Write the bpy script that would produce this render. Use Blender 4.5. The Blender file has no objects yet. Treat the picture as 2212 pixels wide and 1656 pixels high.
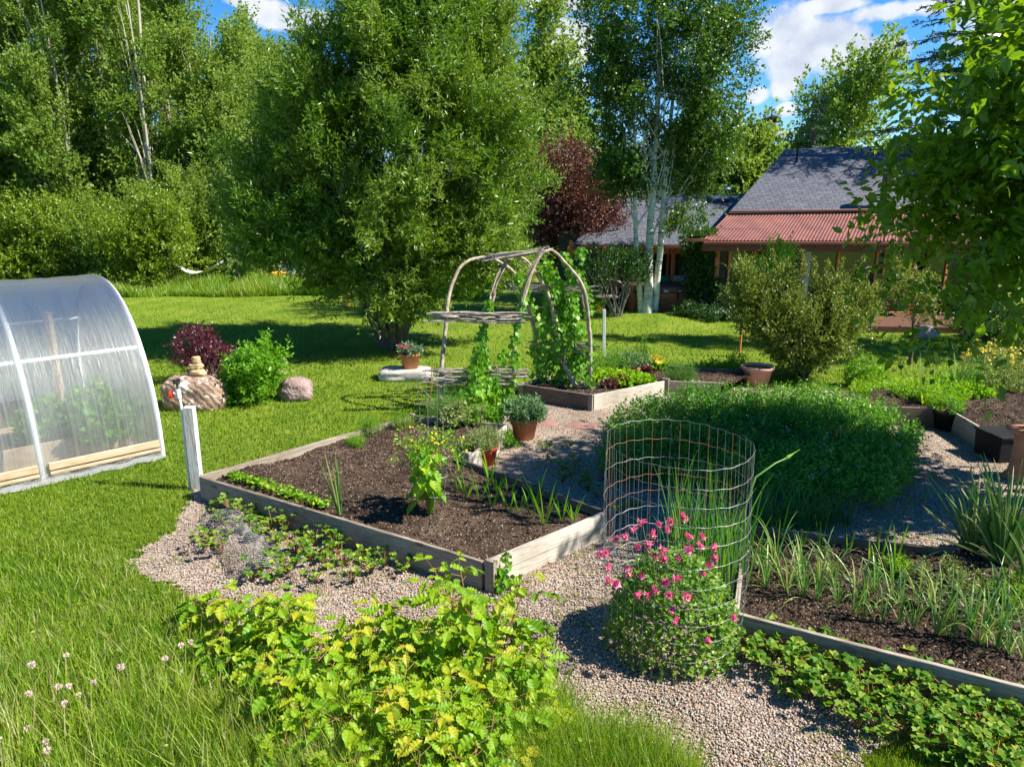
import bpy, math
import numpy as np
from mathutils import Vector
R = math.radians
sc = bpy.context.scene
COL = sc.collection
# ---------------------------------------------------------------- camera, sky, sun
TH = R(14.5); F = 1535.0; H = 3.2
CT, ST = math.cos(TH), math.sin(TH)
cd = bpy.data.cameras.new('camera'); cam = bpy.data.objects.new('camera', cd); COL.objects.link(cam)
cam.location = (0, 0, H); cam.rotation_euler = (R(90) - TH, 0, 0)
cd.sensor_width = 36; cd.lens = 36 * F / 2212; cd.clip_end = 6000; cd.clip_start = 0.05
sc.camera = cam
sc.view_settings.view_transform = 'Standard'; sc.view_settings.look = 'None'
sc.view_settings.exposure = 1.2; sc.view_settings.gamma = 1
sc.cycles.max_bounces = 8; sc.cycles.transparent_max_bounces = 24
SUNV = Vector((1.06, -0.21, 1.14)).normalized()

def ray(px, py):
    u = (px - 1106) / F; v = (py - 828) / F
    return np.array([u, CT - v * ST, -ST - v * CT])
def G(px, py, z=0.0):
    d = ray(px, py); t = (z - H) / d[2]
    return np.array([d[0] * t, d[1] * t, z])
def P(px, py, Y):
    d = ray(px, py); t = Y / d[1]
    return np.array([d[0] * t, Y, H + d[2] * t])
def azel(px, py):
    d = ray(px, py); d = d / np.linalg.norm(d)
    return math.atan2(d[0], d[1]), math.asin(d[2])

sun = bpy.data.lights.new('sun', 'SUN'); sun.energy = 5.0; sun.angle = R(0.55); sun.color = (1.0, 0.94, 0.84)
so = bpy.data.objects.new('sun', sun); COL.objects.link(so); so.location = (20, -5, 30)
so.rotation_euler = SUNV.to_track_quat('Z', 'Y').to_euler()

def node(nt, typ, ins=None, **kw):
    n = nt.nodes.new(typ)
    for k, v in kw.items(): setattr(n, k, v)
    for k, v in (ins or {}).items():
        s = n.inputs[k]
        if isinstance(v, bpy.types.NodeSocket): nt.links.new(v, s)
        else: s.default_value = v
    return n
def mth(nt, op, a, b=0.0, c=0.0, clamp=False):
    n = nt.nodes.new('ShaderNodeMath'); n.operation = op; n.use_clamp = clamp
    for i, v in enumerate((a, b, c)):
        if isinstance(v, bpy.types.NodeSocket): nt.links.new(v, n.inputs[i])
        else: n.inputs[i].default_value = v
    return n.outputs[0]

W = bpy.data.worlds.new("World"); sc.world = W; W.use_nodes = True
nt = W.node_tree; nt.nodes.clear()
sky = node(nt, 'ShaderNodeTexSky', sky_type='NISHITA', sun_disc=False, sun_elevation=math.asin(SUNV.z),
           sun_rotation=math.atan2(SUNV.x, SUNV.y), air_density=1.0, dust_density=0.25, ozone_density=3.0, altitude=2300)
hs = node(nt, 'ShaderNodeHueSaturation', {'Saturation': 1.35, 'Value': 1.0, 'Color': sky.outputs[0]})
bg = node(nt, 'ShaderNodeBackground', {'Color': hs.outputs[0], 'Strength': 0.088})
tc = node(nt, 'ShaderNodeTexCoord'); sep = node(nt, 'ShaderNodeSeparateXYZ', {0: tc.outputs['Generated']})
az = mth(nt, 'ARCTAN2', sep.outputs[0], sep.outputs[1]); el = mth(nt, 'ARCSINE', sep.outputs[2])
nz = node(nt, 'ShaderNodeTexNoise', {'Vector': tc.outputs['Generated'], 'Scale': 13.0, 'Detail': 9.0, 'Roughness': 0.6})
nzs = mth(nt, 'MULTIPLY', mth(nt, 'SUBTRACT', nz.outputs['Fac'], 0.5), 2.9)
blobs = [(1665, 75, 75, 50), (1740, 112, 90, 52), (1830, 120, 95, 45), (1900, 110, 80, 35), (1700, 165, 26, 36), (1630, 205, 22, 16), (1700, 238, 18, 13),
         (1655, 292, 60, 10), (1230, 100, 50, 46), (1245, 190, 30, 22), (640, 40, 100, 20), (540, 8, 60, 12), (1190, 10, 80, 16), (1800, 12, 70, 12), (1215, 210, 20, 12),
         (1950, 20, 80, 20), (2300, 60, 200, 70), (-150, 100, 150, 60)]
mask = None
for (x, y, rx, ry) in blobs:
    a0, e0 = azel(x, y); ra = rx / F * 1.05; re_ = ry / F * 1.0
    dx = mth(nt, 'MULTIPLY', mth(nt, 'SUBTRACT', az, a0), 1 / ra); dy = mth(nt, 'MULTIPLY', mth(nt, 'SUBTRACT', el, e0), 1 / re_)
    d = mth(nt, 'SQRT', mth(nt, 'ADD', mth(nt, 'MULTIPLY', dx, dx), mth(nt, 'MULTIPLY', dy, dy)))
    m = mth(nt, 'SUBTRACT', 1.0, d)
    mask = m if mask is None else mth(nt, 'MAXIMUM', mask, m)
mask = mth(nt, 'MAXIMUM', mask, -1.2)
big = node(nt, 'ShaderNodeTexNoise', {'Vector': tc.outputs['Generated'], 'Scale': 3.0, 'Detail': 3.0})
m1 = mth(nt, 'MULTIPLY', mth(nt, 'ADD', mask, mth(nt, 'ADD', nzs, 0.0)), 2.6, clamp=True)
nz2 = node(nt, 'ShaderNodeTexNoise', {'Vector': tc.outputs['Generated'], 'Scale': 24.0, 'Detail': 6.0})
crr = node(nt, 'ShaderNodeValToRGB', {'Fac': nz2.outputs['Fac']})
crr.color_ramp.elements[0].position = 0.35; crr.color_ramp.elements[0].color = (0.62, 0.68, 0.8, 1)
crr.color_ramp.elements[1].position = 0.62; crr.color_ramp.elements[1].color = (0.95, 0.97, 1.0, 1)
bgc = node(nt, 'ShaderNodeBackground', {'Color': crr.outputs[0], 'Strength': 0.46})
mx = node(nt, 'ShaderNodeMixShader', {'Fac': mth(nt, 'MULTIPLY', m1, 0.92), 1: bg.outputs[0], 2: bgc.outputs[0]})
node(nt, 'ShaderNodeOutputWorld', {'Surface': mx.outputs[0]})

# ---------------------------------------------------------------- mesh helpers
def unit(a):
    return a / np.maximum(np.linalg.norm(a, axis=-1, keepdims=True), 1e-9)
def frames(Y, N):
    Y = unit(Y); X = unit(np.cross(Y, N)); return X, Y, np.cross(X, Y)
class MB:
    def __init__(s): s.V = []; s.F = []; s.R = []; s.n = 0
    def add(s, V, Fc, r=0.5):
        V = np.asarray(V, float).reshape(-1, 3); Fc = np.asarray(Fc, int)
        if Fc.ndim == 2 and Fc.shape[1] == 4: Fc = np.concatenate([Fc[:, [0, 1, 2]], Fc[:, [0, 2, 3]]])
        s.V.append(V); s.F.append(Fc + s.n); s.n += len(V)
        s.R.append(np.full(len(Fc), r) if np.isscalar(r) else np.asarray(r)); return s
    def inst(s, tmpl, Pn, X, Y, Z, S, r):
        tv, tf = tmpl; n = len(Pn); k = len(tv)
        S = np.asarray(S, float); S = np.stack([S] * 3, 1) if S.ndim == 1 else S
        V = Pn[:, None] + tv[None, :, 0:1] * (X * S[:, :1])[:, None] + tv[None, :, 1:2] * (Y * S[:, 1:2])[:, None] + tv[None, :, 2:3] * (Z * S[:, 2:])[:, None]
        Fc = tf[None] + (np.arange(n) * k)[:, None, None]
        return s.add(V.reshape(-1, 3), Fc.reshape(-1, 3), np.repeat(r, len(tf)))
    def box(s, c, size, rz=0, r=0.5, taper=1.0):
        x, y, z = np.array(size) / 2.0
        v = np.array([[-x, -y, -z], [x, -y, -z], [x, y, -z], [-x, y, -z], [-x * taper, -y * taper, z], [x * taper, -y * taper, z], [x * taper, y * taper, z], [-x * taper, y * taper, z]])
        q = rotz(rz); v = v @ q.T + np.array(c)
        f = [[3, 2, 1, 0], [4, 5, 6, 7], [0, 1, 5, 4], [1, 2, 6, 5], [2, 3, 7, 6], [3, 0, 4, 7]]
        return s.add(v, f, r)
    def tube(s, pts, rad, k=6, r=0.5, cap=True):
        pts = np.asarray(pts, float); n = len(pts)
        rad = np.full(n, rad) if np.isscalar(rad) else np.asarray(rad)
        T = np.gradient(pts, axis=0); T = unit(T)
        ref = np.array([0, 0, 1.0]) if abs(T[0][2]) < 0.9 else np.array([1.0, 0, 0])
        X = np.zeros((n, 3)); Yv = np.zeros((n, 3)); x = np.cross(T[0], ref); x /= np.linalg.norm(x)
        for i in range(n):
            x = x - T[i] * np.dot(x, T[i]); x /= max(np.linalg.norm(x), 1e-9); X[i] = x; Yv[i] = np.cross(T[i], x)
        a = np.arange(k) * 2 * math.pi / k
        V = pts[:, None] + rad[:, None, None] * (np.cos(a)[None, :, None] * X[:, None] + np.sin(a)[None, :, None] * Yv[:, None])
        f = []
        for i in range(n - 1):
            for j in range(k):
                j2 = (j + 1) % k; f.append([i * k + j, i * k + j2, (i + 1) * k + j2, (i + 1) * k + j])
        s.add(V.reshape(-1, 3), f, r)
        if cap:
            b = np.arange(1, k - 1)
            s.add(V[0], np.stack([np.zeros(k - 2, int), b + 1, b], 1), r); s.add(V[-1], np.stack([np.zeros(k - 2, int), b, b + 1], 1), r)
        return s
    def lathe(s, prof, c, k=24, r=0.5):
        prof = np.array(prof, float); a = np.arange(k) * 2 * math.pi / k; n = len(prof)
        V = np.stack([prof[:, None, 0] * np.cos(a), prof[:, None, 0] * np.sin(a), np.repeat(prof[:, 1:2], k, 1)], -1) + np.array(c)
        f = [[i * k + j, i * k + (j + 1) % k, (i + 1) * k + (j + 1) % k, (i + 1) * k + j] for i in range(n - 1) for j in range(k)]
        return s.add(V.reshape(-1, 3), f, r)
    def grid(s, V, r=0.5, closed=False):   # V (n,m,3)
        n, m = V.shape[:2]
        i, j = np.meshgrid(np.arange(n - 1), np.arange(m if closed else m - 1), indexing='ij'); i = i.ravel(); j = j.ravel(); j2 = (j + 1) % m
        return s.add(V.reshape(-1, 3), np.stack([i * m + j, i * m + j2, (i + 1) * m + j2, (i + 1) * m + j], 1), r)
    def build(s, name, m, parent=None, smooth=False, bevel=0):
        V = np.concatenate(s.V); Fc = np.concatenate(s.F); Rr = np.concatenate(s.R)
        if parent is not None:
            q = parent
            while q is not None: V = V - np.array(q.location); q = q.parent
        me = bpy.data.meshes.new(name); nf = len(Fc)
        me.vertices.add(len(V)); me.vertices.foreach_set('co', V.astype(np.float32).ravel())
        me.loops.add(nf * 3); me.loops.foreach_set('vertex_index', Fc.astype(np.int32).ravel())
        me.polygons.add(nf); me.polygons.foreach_set('loop_start', (np.arange(nf) * 3).astype(np.int32))
        me.polygons.foreach_set('use_smooth', np.full(nf, bool(smooth)))
        me.update(calc_edges=True)
        at = me.attributes.new('rnd', 'FLOAT', 'FACE'); at.data.foreach_set('value', Rr.astype(np.float32))
        me.materials.append(m)
        if smooth == 'auto': me.polygons.foreach_set('use_smooth', np.full(nf, True))
        o = bpy.data.objects.new(name, me); COL.objects.link(o); o.parent = parent
        if bevel:
            b = o.modifiers.new('bevel', 'BEVEL'); b.width = bevel; b.segments = 2; b.limit_method = 'ANGLE'; b.angle_limit = R(40)
        return o
def rotz(a):
    c, s_ = math.cos(a), math.sin(a); return np.array([[c, -s_, 0], [s_, c, 0], [0, 0, 1]])
def thing(name, label, cat, loc=(0, 0, 0), group=None, kind=None):
    o = bpy.data.objects.new(name, None); COL.objects.link(o); o.location = [float(c) for c in loc]; o.empty_display_size = 0.2
    return tag(o, label, cat, group, kind)
def tag(o, label=None, cat=None, group=None, kind=None):
    for k, v in (('label', label), ('category', cat), ('group', group), ('kind', kind)):
        if v: o[k] = v
    return o
def copy_tree(o, parent=None):
    c = o.copy(); COL.objects.link(c); c.parent = parent
    for ch in list(o.children): copy_tree(ch, c)
    return c
def place(proto, state, loc, rz, s, label=None, group=None):
    o = proto if not state else copy_tree(proto)
    state.append(1)
    o.location = [float(v) for v in loc]; o.rotation_euler = (0, 0, rz); o.scale = (s, s, s)
    if label: o['label'] = label
    if group: o['group'] = group
    return o
def inpoly(x, y, poly):
    x = np.asarray(x); y = np.asarray(y); ins = np.zeros(x.shape, bool); n = len(poly)
    for i in range(n):
        x1, y1 = poly[i][:2]; x2, y2 = poly[(i + 1) % n][:2]
        c = ((y1 > y) != (y2 > y)) & (x < (x2 - x1) * (y - y1) / (y2 - y1 + 1e-12) + x1); ins ^= c
    return ins
def noise2(x, y, seed=0, oct=4, base=1.0):
    rg = np.random.default_rng(seed); o = np.zeros_like(x, dtype=float)
    for k in range(oct):
        f = base * 2 ** k
        for j in range(4):
            a = rg.uniform(0, 6.28); p = rg.uniform(0, 6.28)
            o += np.sin((x * math.cos(a) + y * math.sin(a)) * f * rg.uniform(.7, 1.4) * 3 + p) / (4 * 1.6 ** k)
    return o
def noise3(Pn, seed=0, oct=3, base=1.0):
    rg = np.random.default_rng(seed); o = np.zeros(Pn.shape[:-1])
    for k in range(oct):
        for j in range(6):
            d = rg.normal(size=3); d /= np.linalg.norm(d)
            o += np.sin(Pn @ d * base * 2 ** k * rg.uniform(.7, 1.4) * 3 + rg.uniform(0, 6.28)) / (5 * 1.7 ** k)
    return o

# templates (x width, y along, z normal)
def T(v, f): return np.array(v, float), np.array(f, int)
LEAF4 = T([[0, 0, 0], [-.5, .45, .06], [0, 1, 0], [.5, .45, .06]], [[0, 2, 1], [0, 3, 2]])
LEAF6 = T([[0, 0, 0], [-.42, .22, .07], [-.46, .55, .07], [0, 1, -.05], [.46, .55, .07], [.42, .22, .07], [0, .5, 0]],
          [[0, 6, 1], [1, 6, 2], [2, 6, 3], [3, 6, 4], [4, 6, 5], [5, 6, 0]])
def lobed(pts, cz=0.0, cup=0.1):
    v = [[0, .35, cz]] + [[p[0], p[1], cup * (abs(p[0]) * 2)] for p in pts]; n = len(pts)
    return T(v, [[0, 1 + (i + 1) % n, 1 + i] for i in range(n)])
HOP = lobed([(0, 0), (-.28, -.1), (-.5, .2), (-.52, .62), (-.2, .5), (0, 1), (.2, .5), (.52, .62), (.5, .2), (.28, -.1)])
CLOVER = lobed([(0, 0), (-.3, .05), (-.5, .4), (-.45, .75), (-.15, .72), (0, .95), (.15, .72), (.45, .75), (.5, .4), (.3, .05)], cup=.25)
def serr(n=7, w=.36):
    L = []; Rr_ = []
    for i in range(n + 1):
        t = i / n; ww = w * math.sin(math.pi * min(1, (t * .93 + .05)) ** .8) * (1.06 if i % 2 else .92)
        L.append([-ww, t, (.05 if i % 2 else -.035) + abs(ww) * .15]); Rr_.append([ww, t, (.05 if i % 2 else -.035) + abs(ww) * .15])
    M = [[0, i / n, -.03 - .10 * (i / n) ** 2] for i in range(n + 1)]; v = L + M + Rr_; f = []; k = n + 1
    v[n] = [0, 1.04, -.13]; v[2 * k + n] = [0, 1.04, -.13]
    for i in range(n):
        f += [[i, i + 1, k + i], [i + 1, k + i + 1, k + i], [k + i, k + i + 1, 2 * k + i], [k + i + 1, 2 * k + i + 1, 2 * k + i]]
    return T(v, f)
RASP = serr(9, .36)
BLADE = T([[-.5, 0, 0], [.5, 0, 0], [.36, .55, .06], [-.36, .55, .06], [0, 1, .28]], [[0, 1, 2], [0, 2, 3], [3, 2, 4]])
BLADE1 = T([[-.5, 0, 0], [.5, 0, 0], [0, 1, .15]], [[0, 1, 2]])
OCT = T([[1, 0, 0], [-1, 0, 0], [0, 1, 0], [0, -1, 0], [0, 0, 1], [0, 0, -1]],
        [[0, 2, 4], [2, 1, 4], [1, 3, 4], [3, 0, 4], [2, 0, 5], [1, 2, 5], [3, 1, 5], [0, 3, 5]])

# ---------------------------------------------------------------- materials
def newmat(name):
    m = bpy.data.materials.new(name); m.use_nodes = True; m.node_tree.nodes.clear(); return m, m.node_tree
def ramp(nt, fac, cols, pos=None):
    n = node(nt, 'ShaderNodeValToRGB', {'Fac': fac}); e = n.color_ramp.elements
    pos = pos or [i / (len(cols) - 1) for i in range(len(cols))]
    while len(e) < len(cols): e.new(0.5)
    for i, c in enumerate(cols): e[i].position = pos[i]; e[i].color = (*c, 1)
    return n.outputs[0]
def out(nt, s): node(nt, 'ShaderNodeOutputMaterial', {'Surface': s})
def leafmat(name, cols, rough=.42, trans=.35, tint=(1.25, 1.15, .55), spec=.5):
    m, nt = newmat(name)
    a = node(nt, 'ShaderNodeAttribute', attribute_name='rnd')
    cols = [tuple(min(.88, v * g_) for v, g_ in zip(c_, (1.30, 1.36, .95) if c_[1] > c_[0] else (1.1, 1.1, 1.1))) for c_ in cols]; trans = min(.55, trans + .08)
    c = ramp(nt, a.outputs['Fac'], cols)
    p = node(nt, 'ShaderNodeBsdfPrincipled', {'Base Color': c, 'Roughness': rough, 'Specular IOR Level': spec})
    tcol = node(nt, 'ShaderNodeMix', data_type='RGBA', blend_type='MULTIPLY'); tcol.inputs[0].default_value = 1.0
    nt.links.new(c, tcol.inputs[6]); tcol.inputs[7].default_value = (*tint, 1)
    t = node(nt, 'ShaderNodeBsdfTranslucent', {'Color': tcol.outputs[2]})
    mxs = node(nt, 'ShaderNodeMixShader', {'Fac': trans, 1: p.outputs[0], 2: t.outputs[0]})
    out(nt, mxs.outputs[0]); return m
def solid(name, cols, rough=.7, scale=8, bump=.3, bscale=None, stretch=(1, 1, 1), spec=.4, metal=0, coord='Object', detail=6, pos=None, bdist=.01):
    m, nt = newmat(name)
    tc = node(nt, 'ShaderNodeTexCoord'); mp = node(nt, 'ShaderNodeMapping', {'Vector': tc.outputs[coord], 'Scale': stretch})
    n1 = node(nt, 'ShaderNodeTexNoise', {'Vector': mp.outputs[0], 'Scale': scale, 'Detail': detail, 'Roughness': .6})
    c = ramp(nt, n1.outputs['Fac'], cols, pos or [.3 + .4 * i / max(1, len(cols) - 1) for i in range(len(cols))])
    n2 = node(nt, 'ShaderNodeTexNoise', {'Vector': mp.outputs[0], 'Scale': bscale or scale * 4, 'Detail': 4})
    b = node(nt, 'ShaderNodeBump', {'Strength': bump, 'Distance': bdist, 'Height': n2.outputs['Fac']})
    p = node(nt, 'ShaderNodeBsdfPrincipled', {'Base Color': c, 'Roughness': rough, 'Specular IOR Level': spec, 'Metallic': metal, 'Normal': b.outputs[0]})
    out(nt, p.outputs[0]); return m
def attrmat(name, cols, rough=.7, spec=.3, metal=0):
    m, nt = newmat(name); a = node(nt, 'ShaderNodeAttribute', attribute_name='rnd')
    p = node(nt, 'ShaderNodeBsdfPrincipled', {'Base Color': ramp(nt, a.outputs['Fac'], cols), 'Roughness': rough, 'Specular IOR Level': spec, 'Metallic': metal})
    out(nt, p.outputs[0]); return m
def woodmat(name, cols, ang, rough=.8):
    """weathered board; grain runs along the heading ang"""
    m, nt = newmat(name)
    tc = node(nt, 'ShaderNodeTexCoord')
    mp0 = node(nt, 'ShaderNodeMapping', {'Vector': tc.outputs['Object'], 'Rotation': (0, 0, -ang)})
    mp = node(nt, 'ShaderNodeMapping', {'Vector': mp0.outputs[0], 'Scale': (.9, 14, 14)})
    n0 = node(nt, 'ShaderNodeTexNoise', {'Vector': mp0.outputs[0], 'Scale': 1.6, 'Detail': 4})
    wv = node(nt, 'ShaderNodeTexWave', {'Vector': node(nt, 'ShaderNodeMapping', {'Vector': mp0.outputs[0], 'Scale': (.25, 1.0, 1.0)}).outputs[0], 'Scale': 26.0, 'Distortion': 2.6, 'Detail': 2, 'Detail Scale': 1.2}, bands_direction='Z')
    n1 = node(nt, 'ShaderNodeTexNoise', {'Vector': mp.outputs[0], 'Scale': 6, 'Detail': 8, 'Roughness': .65})
    s = mth(nt, 'ADD', mth(nt, 'MULTIPLY', n1.outputs['Fac'], .6), mth(nt, 'ADD', mth(nt, 'MULTIPLY', wv.outputs['Fac'], .16), mth(nt, 'MULTIPLY', n0.outputs['Fac'], .28)))
    c = ramp(nt, s, cols, [.36, .5, .66])
    vor = node(nt, 'ShaderNodeTexVoronoi', {'Vector': node(nt, 'ShaderNodeMapping', {'Vector': mp0.outputs[0], 'Scale': (1.6, 3.5, 4.5)}).outputs[0], 'Scale': 1.0})
    kn = mth(nt, 'LESS_THAN', vor.outputs['Distance'], .09)
    c2 = node(nt, 'ShaderNodeMix', data_type='RGBA'); nt.links.new(mth(nt, 'MULTIPLY', kn, .65), c2.inputs[0]); nt.links.new(c, c2.inputs[6]); c2.inputs[7].default_value = (.09, .06, .035, 1)
    b = node(nt, 'ShaderNodeBump', {'Strength': .6, 'Distance': .006, 'Height': s})
    p = node(nt, 'ShaderNodeBsdfPrincipled', {'Base Color': c2.outputs[2], 'Roughness': rough, 'Specular IOR Level': .2, 'Normal': b.outputs[0]})
    out(nt, p.outputs[0]); return m
GREY_W = [(.10, .075, .05), (.23, .185, .14), (.40, .35, .28)]
M = {}
M['grass'] = leafmat('grass_blade', [(.06, .13, .008), (.11, .20, .012), (.17, .25, .018), (.24, .26, .05)], .5, .4)
M['lawnblade'] = leafmat('lawn_blade', [(.065, .135, .008), (.12, .19, .012), (.19, .24, .025)], .55, .35)
M['tall'] = leafmat('tall_grass', [(.06, .15, .010), (.13, .23, .014), (.22, .29, .03), (.42, .38, .18)], .45, .4)
M['willow'] = leafmat('willow_leaf', [(.05, .12, .008), (.085, .165, .014), (.13, .21, .025), (.17, .23, .06)], .36, .38, spec=.5)
M['poplar'] = leafmat('poplar_leaf', [(.09, .165, .028), (.15, .225, .05), (.22, .28, .09)], .5, .45, spec=.3)
M['shrub'] = leafmat('shrub_leaf', [(.09, .15, .010), (.14, .21, .016), (.19, .25, .03)], .4, .35)
M['aspen'] = leafmat('aspen_leaf', [(.03, .075, .012), (.055, .12, .016), (.10, .165, .025)], .36, .34, spec=.5)
M['cherry'] = leafmat('cherry_leaf', [(.06, .14, .008), (.11, .20, .012), (.18, .26, .03)], .32, .5, spec=.6)
M['round'] = leafmat('round_shrub_leaf', [(.07, .11, .02), (.13, .17, .035), (.22, .24, .07)], .4, .3)
M['purple'] = leafmat('purple_leaf', [(.045, .008, .018), (.10, .018, .035), (.16, .04, .06)], .35, .25, (1.6, .5, .5), spec=.7)
M['plum'] = leafmat('plum_leaf', [(.06, .028, .022), (.125, .05, .038), (.13, .09, .04)], .45, .25, (1.4, .6, .5))
M['spruce'] = leafmat('spruce_needle', [(.012, .03, .018), (.025, .055, .035), (.05, .085, .06)], .5, .1)
M['bluespruce'] = leafmat('blue_spruce_needle', [(.04, .08, .06), (.08, .14, .11), (.13, .2, .17)], .5, .1)
M['pine'] = leafmat('pine_needle', [(.04, .055, .015), (.08, .09, .03), (.12, .11, .05)], .5, .1)
M['mint'] = leafmat('mint_leaf', [(.04, .14, .015), (.075, .21, .02), (.15, .28, .035)], .4, .35)
M['bright'] = leafmat('bright_leaf', [(.09, .22, .010), (.16, .31, .015), (.29, .38, .02)], .42, .45)
M['rasp'] = leafmat('raspberry_leaf', [(.07, .19, .006), (.15, .28, .008), (.27, .35, .010), (.42, .42, .02)], .45, .45, (1.2, 1.15, .4))
M['hop'] = leafmat('hop_leaf', [(.06, .18, .010), (.11, .27, .015), (.19, .34, .02)], .4, .4)
M['straw'] = leafmat('strawberry_leaf', [(.03, .09, .010), (.08, .18, .018), (.15, .24, .03), (.30, .32, .05)], .55, .35, spec=.25)
M['alium'] = leafmat('leek_leaf', [(.05, .13, .045), (.09, .20, .065), (.18, .28, .07), (.40, .38, .16)], .38, .25, (1.1, 1.1, .6))
M['chive'] = leafmat('chive_leaf', [(.04, .15, .02), (.07, .2, .03), (.13, .25, .05)], .4, .3)
M['sage'] = leafmat('sage_leaf', [(.05, .12, .06), (.09, .17, .09), (.15, .23, .13)], .5, .25)
M['thyme'] = leafmat('thyme_leaf', [(.10, .15, .05), (.18, .22, .09), (.30, .32, .18)], .5, .3)
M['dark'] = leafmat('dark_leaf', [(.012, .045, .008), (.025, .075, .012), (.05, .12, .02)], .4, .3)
M['stem'] = attrmat('green_stem', [(.08, .16, .02), (.14, .22, .04)], .5)
M['redstem'] = attrmat('red_stem', [(.25, .06, .03), (.22, .16, .04)], .5)
M['cane'] = attrmat('cane', [(.22, .10, .03), (.30, .18, .06)], .6)
M['pink'] = leafmat('pink_petal', [(.66, .05, .22), (.76, .14, .36), (.85, .36, .55)], .5, .4, (1.1, .9, .9))
M['magenta'] = leafmat('magenta_petal', [(.60, .01, .12), (.75, .03, .22)], .5, .3, (1.1, .9, .9))
M['cream'] = leafmat('cream_petal', [(.75, .65, .25), (.85, .8, .5)], .5, .3, (1, 1, .9))
M['white'] = leafmat('white_petal', [(.7, .68, .66), (.82, .8, .8)], .5, .3, (1, 1, 1))
M['lilac'] = leafmat('lilac_petal', [(.35, .28, .5), (.5, .42, .6)], .5, .3, (1, 1, 1))
M['orangep'] = leafmat('orange_petal', [(.8, .12, .01), (.85, .35, .01)], .5, .3, (1, 1, 1))
M['yellowp'] = leafmat('yellow_petal', [(.75, .50, .01), (.85, .65, .02)], .5, .3, (1, 1, 1))
M['redp'] = leafmat('red_petal', [(.6, .03, .01), (.8, .08, .02)], .5, .3, (1, 1, 1))
M['bark'] = solid('bark', [(.06, .045, .03), (.14, .11, .08)], .9, 6, .8, stretch=(2, 2, .5))
M['palebark'] = solid('poplar_bark', [(.22, .19, .14), (.46, .42, .34)], .85, 4, .6, stretch=(2, 2, .4))
m, nt = newmat('aspen_bark'); M['aspenbark'] = m
tcn = node(nt, 'ShaderNodeTexCoord'); mpn = node(nt, 'ShaderNodeMapping', {'Vector': tcn.outputs['Object'], 'Scale': (1, 1, 5)})
n1 = node(nt, 'ShaderNodeTexNoise', {'Vector': mpn.outputs[0], 'Scale': 4.5, 'Detail': 5, 'Roughness': .7})
n2 = node(nt, 'ShaderNodeTexNoise', {'Vector': tcn.outputs['Object'], 'Scale': 1.2, 'Detail': 2})
cc = ramp(nt, mth(nt, 'ADD', n1.outputs['Fac'], mth(nt, 'MULTIPLY', mth(nt, 'SUBTRACT', n2.outputs['Fac'], .5), .35)), [(.03, .025, .02), (.34, .33, .27), (.62, .62, .52), (.72, .71, .62)], [.33, .38, .52, .7])
out(nt, node(nt, 'ShaderNodeBsdfPrincipled', {'Base Color': cc, 'Roughness': .75, 'Specular IOR Level': .2, 'Normal': node(nt, 'ShaderNodeBump', {'Strength': .4, 'Distance': .01, 'Height': n1.outputs['Fac']}).outputs[0]}).outputs[0])
M['drywood'] = solid('dry_branch', [(.16, .115, .075), (.34, .27, .19), (.52, .44, .33)], .85, 10, .6, stretch=(1, 1, 1))
M['greywood'] = solid('grey_branch', [(.12, .10, .08), (.28, .24, .2), (.42, .37, .32)], .85, 12, .6)
M['terra'] = solid('terracotta', [(.40, .13, .055), (.52, .20, .09), (.58, .28, .15)], .75, 5, .15)
M['paleterra'] = solid('pale_terracotta', [(.50, .27, .19), (.60, .36, .27)], .7, 4, .1)
M['redplastic'] = solid('red_plastic', [(.55, .025, .012), (.62, .04, .02)], .4, 4, .05)
M['blackplastic'] = solid('black_plastic', [(.010, .010, .010), (.02, .02, .02)], .7, 4, .05, spec=.15)
M['wire'] = solid('galvanised_wire', [(.20, .205, .21), (.30, .31, .31)], .5, 30, .1, metal=.5, spec=.5)
M['rustwire'] = solid('rusty_wire', [(.35, .12, .05), (.42, .2, .12)], .7, 30, .1)
M['whitepaint'] = solid('white_paint_metal', [(.62, .63, .62), (.75, .76, .75)], .4, 5, .05)
M['potsoil'] = solid('pot_soil', [(.03, .02, .014), (.07, .05, .035)], .95, 20, .8)
OW = ['first', 'second', 'third', 'fourth', 'fifth', 'sixth', 'seventh', 'eighth', 'ninth', 'tenth', 'eleventh', 'twelfth', 'thirteenth', 'fourteenth', 'fifteenth', 'sixteenth', 'seventeenth', 'eighteenth', 'nineteenth', 'twentieth', 'twenty-first', 'twenty-second', 'twenty-third', 'twenty-fourth', 'twenty-fifth']
def banded(pts, bands, what):
    """label each point: its band (front to back, by a key) and its count from the left in that band"""
    labs = [None] * len(pts)
    for name, idx in bands:
        for k, i in enumerate(sorted(idx, key=lambda j: pts[j][0])): labs[i] = '%s %s from the left in %s' % (OW[min(k, 24)], what, name)
    return labs
# ---------------------------------------------------------------- setting: ground, gravel
rg = np.random.default_rng(7)
m, nt = newmat('lawn_ground'); M['lawn'] = m
tcn = node(nt, 'ShaderNodeTexCoord')
n1 = node(nt, 'ShaderNodeTexNoise', {'Vector': tcn.outputs['Object'], 'Scale': .7, 'Detail': 6, 'Roughness': .6})
n2 = node(nt, 'ShaderNodeTexNoise', {'Vector': tcn.outputs['Object'], 'Scale': 45, 'Detail': 5, 'Roughness': .75})
mpw = node(nt, 'ShaderNodeMapping', {'Vector': tcn.outputs['Object'], 'Rotation': (0, 0, R(14))})
wv = node(nt, 'ShaderNodeTexWave', {'Vector': mpw.outputs[0], 'Scale': .32, 'Distortion': .6, 'Detail': 1})
s = mth(nt, 'ADD', mth(nt, 'ADD', mth(nt, 'MULTIPLY', n1.outputs['Fac'], .45), mth(nt, 'MULTIPLY', n2.outputs['Fac'], .5)), mth(nt, 'MULTIPLY', wv.outputs['Fac'], .06))
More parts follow.
